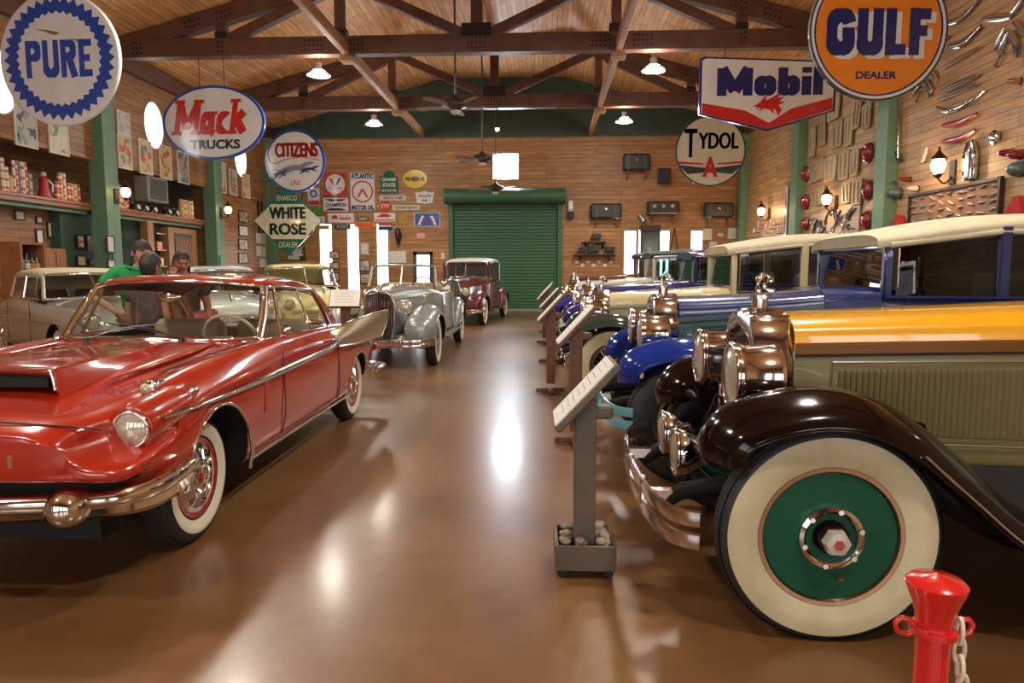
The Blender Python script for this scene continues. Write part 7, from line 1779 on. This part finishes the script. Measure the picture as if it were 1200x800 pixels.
# white tube cluster and ornaments near the second column
t = thing('thermometer_sign', 'tall white narrow panel left of the second green column on the right', 'sign', on_r(922,243,.02)); MB(s_white).box((-.02,0,-.2),(.04,.22,1.6),bev=.01).build('panel', t); MB(s_red).box((-.045,0,-.2),(.008,.03,1.2)).build('tube', t)
for k in range(7):
    p = on_r(884+k*4.6, 268-(k % 3)*5, .15); t = thing('hood_mascot', 'small chrome radiator mascot, %s from the left in the row by the right corner' % ['first','second','third','fourth','fifth','sixth','last'][k], 'mascot', p)
    MB(trim_c).cyl((0,0,-.12),(0,0,-.08),.06,n=12).tube([(0,0,-.08),(0,.02,0),(0,-.02,.08),(0,.05,.14)],[.03,.035,.02,.008],8).build('figure', t, smooth=60)
    MB(steel_d).box((.07,0,-.13),(.16,.04,.02)).build('bracket', t)
# ================================================================ people
skin_a = vary(mat('skin_light', (.52,.26,.16), .5), (.46,.21,.13), 12); skin_b = vary(mat('skin_tan', (.36,.17,.10), .5), (.30,.14,.08), 12)
hair_b = vary(mat('hair_dark_brown', (.035,.018,.010), .7), (.02,.012,.008), 40, bump=.4); hair_k = vary(mat('hair_black', (.010,.008,.008), .65), (.03,.025,.022), 40, bump=.4)
def skin_mesh(name, m, verts, edges, radii, root=0, sub=2):
    me = bpy.data.meshes.new(name); me.from_pydata(verts, edges, []); me.materials.append(m); o = bpy.data.objects.new(name, me); C.objects.link(o)
    sk = o.modifiers.new('k', 'SKIN'); sk.use_smooth_shade = True
    for i, r in enumerate(radii):
        r = r if isinstance(r, tuple) else (r, r); me.skin_vertices[0].data[i].radius = r
    me.skin_vertices[0].data[root].use_root = True
    s = o.modifiers.new('s', 'SUBSURF'); s.levels = sub; s.render_levels = sub
    dg = bpy.context.evaluated_depsgraph_get(); dg.update(); nm = bpy.data.meshes.new_from_object(o.evaluated_get(dg)); o.modifiers.clear(); o.data = nm; bpy.data.meshes.remove(me); nm.name = name
    nm.materials.clear(); nm.materials.append(m)
    shade(o, 180); return o
def head_geo(R):
    """head mesh around origin (eye level 0), face towards -y ; height .235"""
    b = MB(); b.ball((0,0,0), 1, 40, 30); vs = []
    for x, y, z in b.v:
        X, Y, Z = x*.076, y*.097, z*.117
        t = max(0, -z)
        X *= 1-.34*t**1.5; 
        if y < 0: Y *= 1-.10*t; Y -= .006*t
        else: Y *= 1-.38*t**1.2
        front = max(0, -y)
        g = lambda cx, cz, sx, sz: math.exp(-((X-cx)/sx)**2-((Z-cz)/sz)**2)
        if y < -.2:
            Y -= .024*g(0,-.030,.011,.020)+.012*g(0,-.008,.008,.022)          # nose
            Y += .010*(g(.031,.004,.016,.012)+g(-.031,.004,.016,.012))        # eye sockets
            Y -= .006*g(0,.026,.05,.010)                                      # brow
            Y -= .007*g(0,-.062,.022,.006)+.006*g(0,-.072,.018,.005)          # lips
            Y += .004*g(0,-.067,.024,.003)
            Y -= .010*g(0,-.098,.022,.014)                                    # chin
            Y -= .004*(g(.045,-.03,.02,.02)+g(-.045,-.03,.02,.02))
        vs.append(Vector((X,Y,Z)))
    fs = list(b.f)
    for s in (-1,1):
        e = MB(); e.ball((0,0,0), 1, 12, 10); k = len(vs)
        for x, y, z in e.v:
            vs.append(Vector((s*(.078+.009*x+.004*max(0,y)), .012+.017*y, -.012+.031*z-.006*y)))
        fs += [tuple(i+k for i in f) for f in e.f]
    return vs, fs
def person(label, loc, rz, J, skin, shirt, trousers, hairm, hair='short', head_yaw=0, head_pitch=0, hs=1.0, glasses=None):
    """J: dict of joints in local coords (person faces -y)"""
    t = thing('person', label, 'person', loc, rz)
    N = []; E_ = []; Rr = []
    def v(p, r): N.append(tuple(p)); Rr.append(r); return len(N)-1
    pel = v(J['pelvis'], (.13,.10)); sp = v(J['spine'], (.12,.09)); ch = v(J['chest'], (.145,.10)); nb = v(J['neck'], .055); nt = v(J['skull'], .05)
    E_ += [(pel,sp),(sp,ch),(ch,nb),(nb,nt)]
    for s in ('l','r'):
        sg = -1 if s == 'r' else 1
        sh = v(J['sh_'+s], .058); el = v(J['el_'+s], .042); fa = v(tuple(Vector(J['el_'+s]).lerp(Vector(J['wr_'+s]),.35)), .040); wr = v(J['wr_'+s], .026); E_ += [(ch,sh),(sh,el),(el,fa),(fa,wr)]
        d = Vector(J['hd_'+s]).normalized(); side = Vector(J.get('hs_'+s, (0,0,1))).normalized(); side = (side-d*side.dot(d)).normalized(); curl = d.cross(side)
        pm = v(Vector(J['wr_'+s])+d*.055, (.036,.018)); E_.append((wr,pm))
        for k,(off,L) in enumerate(((-.028,.066),(-.010,.076),(.010,.072),(.027,.058))):
            a = Vector(N[pm])+side*off*.9+d*.030; f0 = v(a, .0095); f1 = v(a+d*L*.5+curl*.008, .0088); f2 = v(a+d*L*.85+curl*.026, .0075); E_ += [(pm,f0),(f0,f1),(f1,f2)]
        a = Vector(J['wr_'+s])+d*.03-side*.030; f0 = v(a, .0115); f1 = v(a+d*.03-side*.018+curl*.006, .0105); f2 = v(a+d*.055-side*.020+curl*.018, .009); E_ += [(wr,f0),(f0,f1),(f1,f2)]
        hp = v(J['hip_'+s], .09); kn = v(J['kn_'+s], .062); cf = v(tuple(Vector(J['kn_'+s]).lerp(Vector(J['an_'+s]),.3)), .058); an = v(J['an_'+s], .042); to = v(tuple(Vector(J['an_'+s])+Vector((0,-.15,-.05))), (.042,.025)); E_ += [(pel,hp),(hp,kn),(kn,cf),(cf,an),(an,to)]
    body = skin_mesh('body', skin, N, E_, Rr)
    # head joined into the body mesh
    vs, fs = head_geo(1); hc = Vector(J['head']); M_ = Matrix.Rotation(head_yaw,3,'Z') @ Matrix.Rotation(head_pitch,3,'X')
    bm = bmesh.new(); bm.from_mesh(body.data); bv = [bm.verts.new(M_ @ (p*hs)+hc) for p in vs]
    for f in fs: fc = bm.faces.new([bv[i] for i in f]); fc.smooth = True
    bmesh.ops.recalc_face_normals(bm, faces=bm.faces)
    bm.to_mesh(body.data); bm.free(); body.parent = t
    H_ = lambda p: M_ @ (Vector(p)*hs)+hc
    for s in (-1,1):
        MB(mat('eye_white',(.38,.36,.34),.3)).ball(H_((s*.031,-.074,.004)), .0105*hs, 12, 8).build('eye', t, smooth=180)
        MB(mat('iris_dark',(.03,.02,.015),.15)).ball(H_((s*.031,-.083,.004)), .0065*hs, 10, 6).build('iris', t, smooth=180)
        MB(hairm).tube([H_((s*.016,-.094,.022)),H_((s*.032,-.096,.027)),H_((s*.048,-.084,.021))], .0032*hs, 6).build('eyebrow', t)
    MB(mat('lip_rose',(.35,.10,.08),.4)).tube([H_((-.022,-.096,-.066)),H_((0,-.105,-.066)),H_((.022,-.096,-.066))], .0045*hs, 6).build('lips', t, smooth=60)
    # hair : cap with hairline
    b = MB(); b.ball((0,0,0), 1, 40, 30); q = random.Random(5); hv = []
    for x, y, z in b.v:
        k = 1.10+.035*math.sin(9*x+4*z)*math.sin(7*y+2)+q.uniform(-.012,.012)
        X, Y, Z = x*.076*k*1.04, y*.097*k, z*.117*k
        if z < 0: X *= 1-.2*(-z)**1.5; Y *= (1-.30*(-z)**1.2) if y > 0 else 1
        hv.append((X,Y,Z))
    low = -.45 if hair == 'short' else -.98
    def keep(f):
        c = [sum(b.v[i][k] for i in f)/len(f) for k in range(3)]
        if c[1] < -.12: return c[2] > .50+(.0 if abs(c[0]) < .5 else -.2)
        if c[1] < .15: return c[2] > -.10
        return c[2] > low
    hb = MB(hairm); hb.add([H_(p) for p in hv], [f for f in b.f if keep(f)]); hb.build('hair', t, smooth=70, solid=.012)
    if hair == 'long':
        rows = []
        for zz, w, yb_ in ((.02,.085,.07),(-.06,.095,.085),(-.14,.10,.09),(-.22,.085,.08)): rows.append([H_((w*cos(a),.03+yb_*sin(a),zz)) for a in [PI*i/10 for i in range(11)]])
        MB(hairm).grid(rows).build('long_hair', t, smooth=70, solid=.02)
    if glasses: 
        for s in (-1,1): MB(mat('sunglass_lens',(.02,.015,.03),.05,coat=1)).prism([(a*.026,b2*.02) for a,b2 in ellipse(1,1,14)], H_((s*.032,-.062,.085)), M_ @ Vector((1,0,0)), M_ @ Vector((0,.4,1)).normalized(), M_ @ Vector((0,-.005,0))).build('sunglasses', t)
        MB(mat('sunglass_frame',(.02,.02,.02),.2)).tube([H_((-.08,.02,.05)),H_((-.055,-.064,.09)),H_((.055,-.064,.09)),H_((.08,.02,.05))], .003, 6).build('sunglasses_frame', t)
    # clothing
    SJ = {k: Vector(p) for k, p in J.items()}
    N2 = [J['pelvis'],J['spine'],J['chest'],tuple(SJ['chest'].lerp(SJ['neck'],.80))]; R2 = [(.175,.135),(.165,.125),(.185,.140),(.085,.080)]; E2 = [(0,1),(1,2),(2,3)]
    for s in ('l','r'):
        k = len(N2); m_ = SJ['sh_'+s].lerp(SJ['el_'+s],.62); N2 += [J['sh_'+s],tuple(SJ['sh_'+s].lerp(SJ['el_'+s],.3)),tuple(m_)]; R2 += [.084,.080,.078]; E2 += [(2,k),(k,k+1),(k+1,k+2)]
    skin_mesh('shirt', shirt, N2, E2, R2).parent = t
    N3 = [J['pelvis']]; R3 = [(.145,.115)]; E3 = []
    for s in ('l','r'):
        k = len(N3); N3 += [J['hip_'+s],J['kn_'+s],tuple(Vector(J['an_'+s])+Vector((0,0,.03)))]; R3 += [.105,.078,.065]; E3 += [(0,k),(k,k+1),(k+1,k+2)]
        a = Vector(J['an_'+s]); MB(mat('shoe_dark',(.04,.03,.025),.5)).loft([[ (a.x+w*cos(q_), a.y+y, max(0.0, .045+h*sin(q_)-.01)) for q_ in [2*PI*i/12 for i in range(12)]] for y,w,h in ((.09,.02,.03),(.07,.045,.05),(0,.05,.055),(-.1,.052,.04),(-.17,.045,.03),(-.19,.02,.02))]).build('shoe', t, smooth=60)
    skin_mesh('trousers', trousers, N3, E3, R3).parent = t
    return t
def joints(h=1.75, lean=0.0, **over):
    k = h/1.75
    J = dict(pelvis=(0,0,.96), spine=(0,-.01-lean*.3,1.13), chest=(0,.0-lean,1.34), neck=(0,-.005-lean*1.25,1.49), skull=(0,-.02-lean*1.5,1.58), head=(0,-.035-lean*1.6,1.635),
             sh_l=(.185,.01-lean,1.42), sh_r=(-.185,.01-lean,1.42), el_l=(.24,.04,1.13), el_r=(-.24,.04,1.13), wr_l=(.24,-.07,.88), wr_r=(-.24,-.07,.88), hd_l=(0,-.1,-1), hd_r=(0,-.1,-1), hs_l=(0,1,0), hs_r=(0,1,0),
             hip_l=(.10,0,.90), hip_r=(-.10,0,.90), kn_l=(.11,-.02,.50), kn_r=(-.11,-.02,.50), an_l=(.12,.02,.09), an_r=(-.12,.02,.09))
    J.update(over)
    return {a: (tuple(c*k for c in p) if not a.startswith(('hd','hs_')) else p) for a, p in J.items()}
green_s = vary(mat('green_tshirt', (.010,.26,.065), .8), (.008,.20,.05), 6, bump=.15)
person('man with short dark hair in a green t-shirt, elbow out, looking down to the right', (-4.30,7.0,0), A(62), joints(1.75, .05, sh_l=(.19,-.04,1.44), sh_r=(-.20,.0,1.43), el_r=(-.40,.14,1.20), wr_r=(-.24,-.04,1.02), hd_r=(.8,-.5,-.2), hs_r=(0,0,1), el_l=(.26,-.05,1.16), wr_l=(.16,-.28,1.10), hd_l=(-.5,-.8,0)),
       skin_a, green_s, mat('trousers_khaki',(.20,.16,.11),.8), hair_b, 'short', hs=1.08, head_yaw=.15, head_pitch=.35)
person('person with black hair seen from behind, standing in front of the man in green', (-3.84,6.45,0), A(170), joints(1.60, .0), skin_b, mat('shirt_grey',(.05,.05,.055),.8), mat('jeans_blue',(.05,.07,.12),.8), hair_k, 'bob', head_pitch=.2, hs=1.08)
person('woman with dark hair and sunglasses on her head, hand raised to her mouth', (-3.85,7.1,0), A(12), joints(1.645, .0, el_r=(-.22,-.10,1.16), wr_r=(-.08,-.19,1.44), hd_r=(.35,.1,1), hs_r=(1,0,-.2)), skin_b, mat('shirt_black',(.02,.02,.022),.8), mat('jeans_dark',(.03,.04,.07),.8), hair_b, 'long', head_yaw=.5, head_pitch=.28, glasses=True)
# ================================================================ camera, light, view
F = 800.0; H = 1.45
pitch = math.atan(83/F); yaw = math.atan(40*math.cos(pitch)/F)
cam = bpy.data.cameras.new('camera'); cam.sensor_width = 36; cam.lens = F/1200*36; cam.clip_start = .05
co = bpy.data.objects.new('camera', cam); C.objects.link(co); co.location = (0,0,H); co.rotation_euler = (PI/2-pitch, 0, yaw)
bpy.context.scene.camera = co
w = bpy.data.worlds.new('world'); bpy.context.scene.world = w; w.use_nodes = True
w.node_tree.nodes['Background'].inputs[0].default_value = (.9,.95,1,1); w.node_tree.nodes['Background'].inputs[1].default_value = .5
vs = bpy.context.scene.view_settings; vs.view_transform = 'Standard'; vs.look = 'None'; vs.exposure = EXPOSURE; vs.gamma = 1; vs.use_curve_mapping = False
bpy.context.scene.cycles.max_bounces = 8; bpy.context.scene.cycles.diffuse_bounces = 4; bpy.context.scene.cycles.glossy_bounces = 4
bpy.context.scene.cycles.transparent_max_bounces = 16; bpy.context.scene.cycles.sample_clamp_indirect = 6
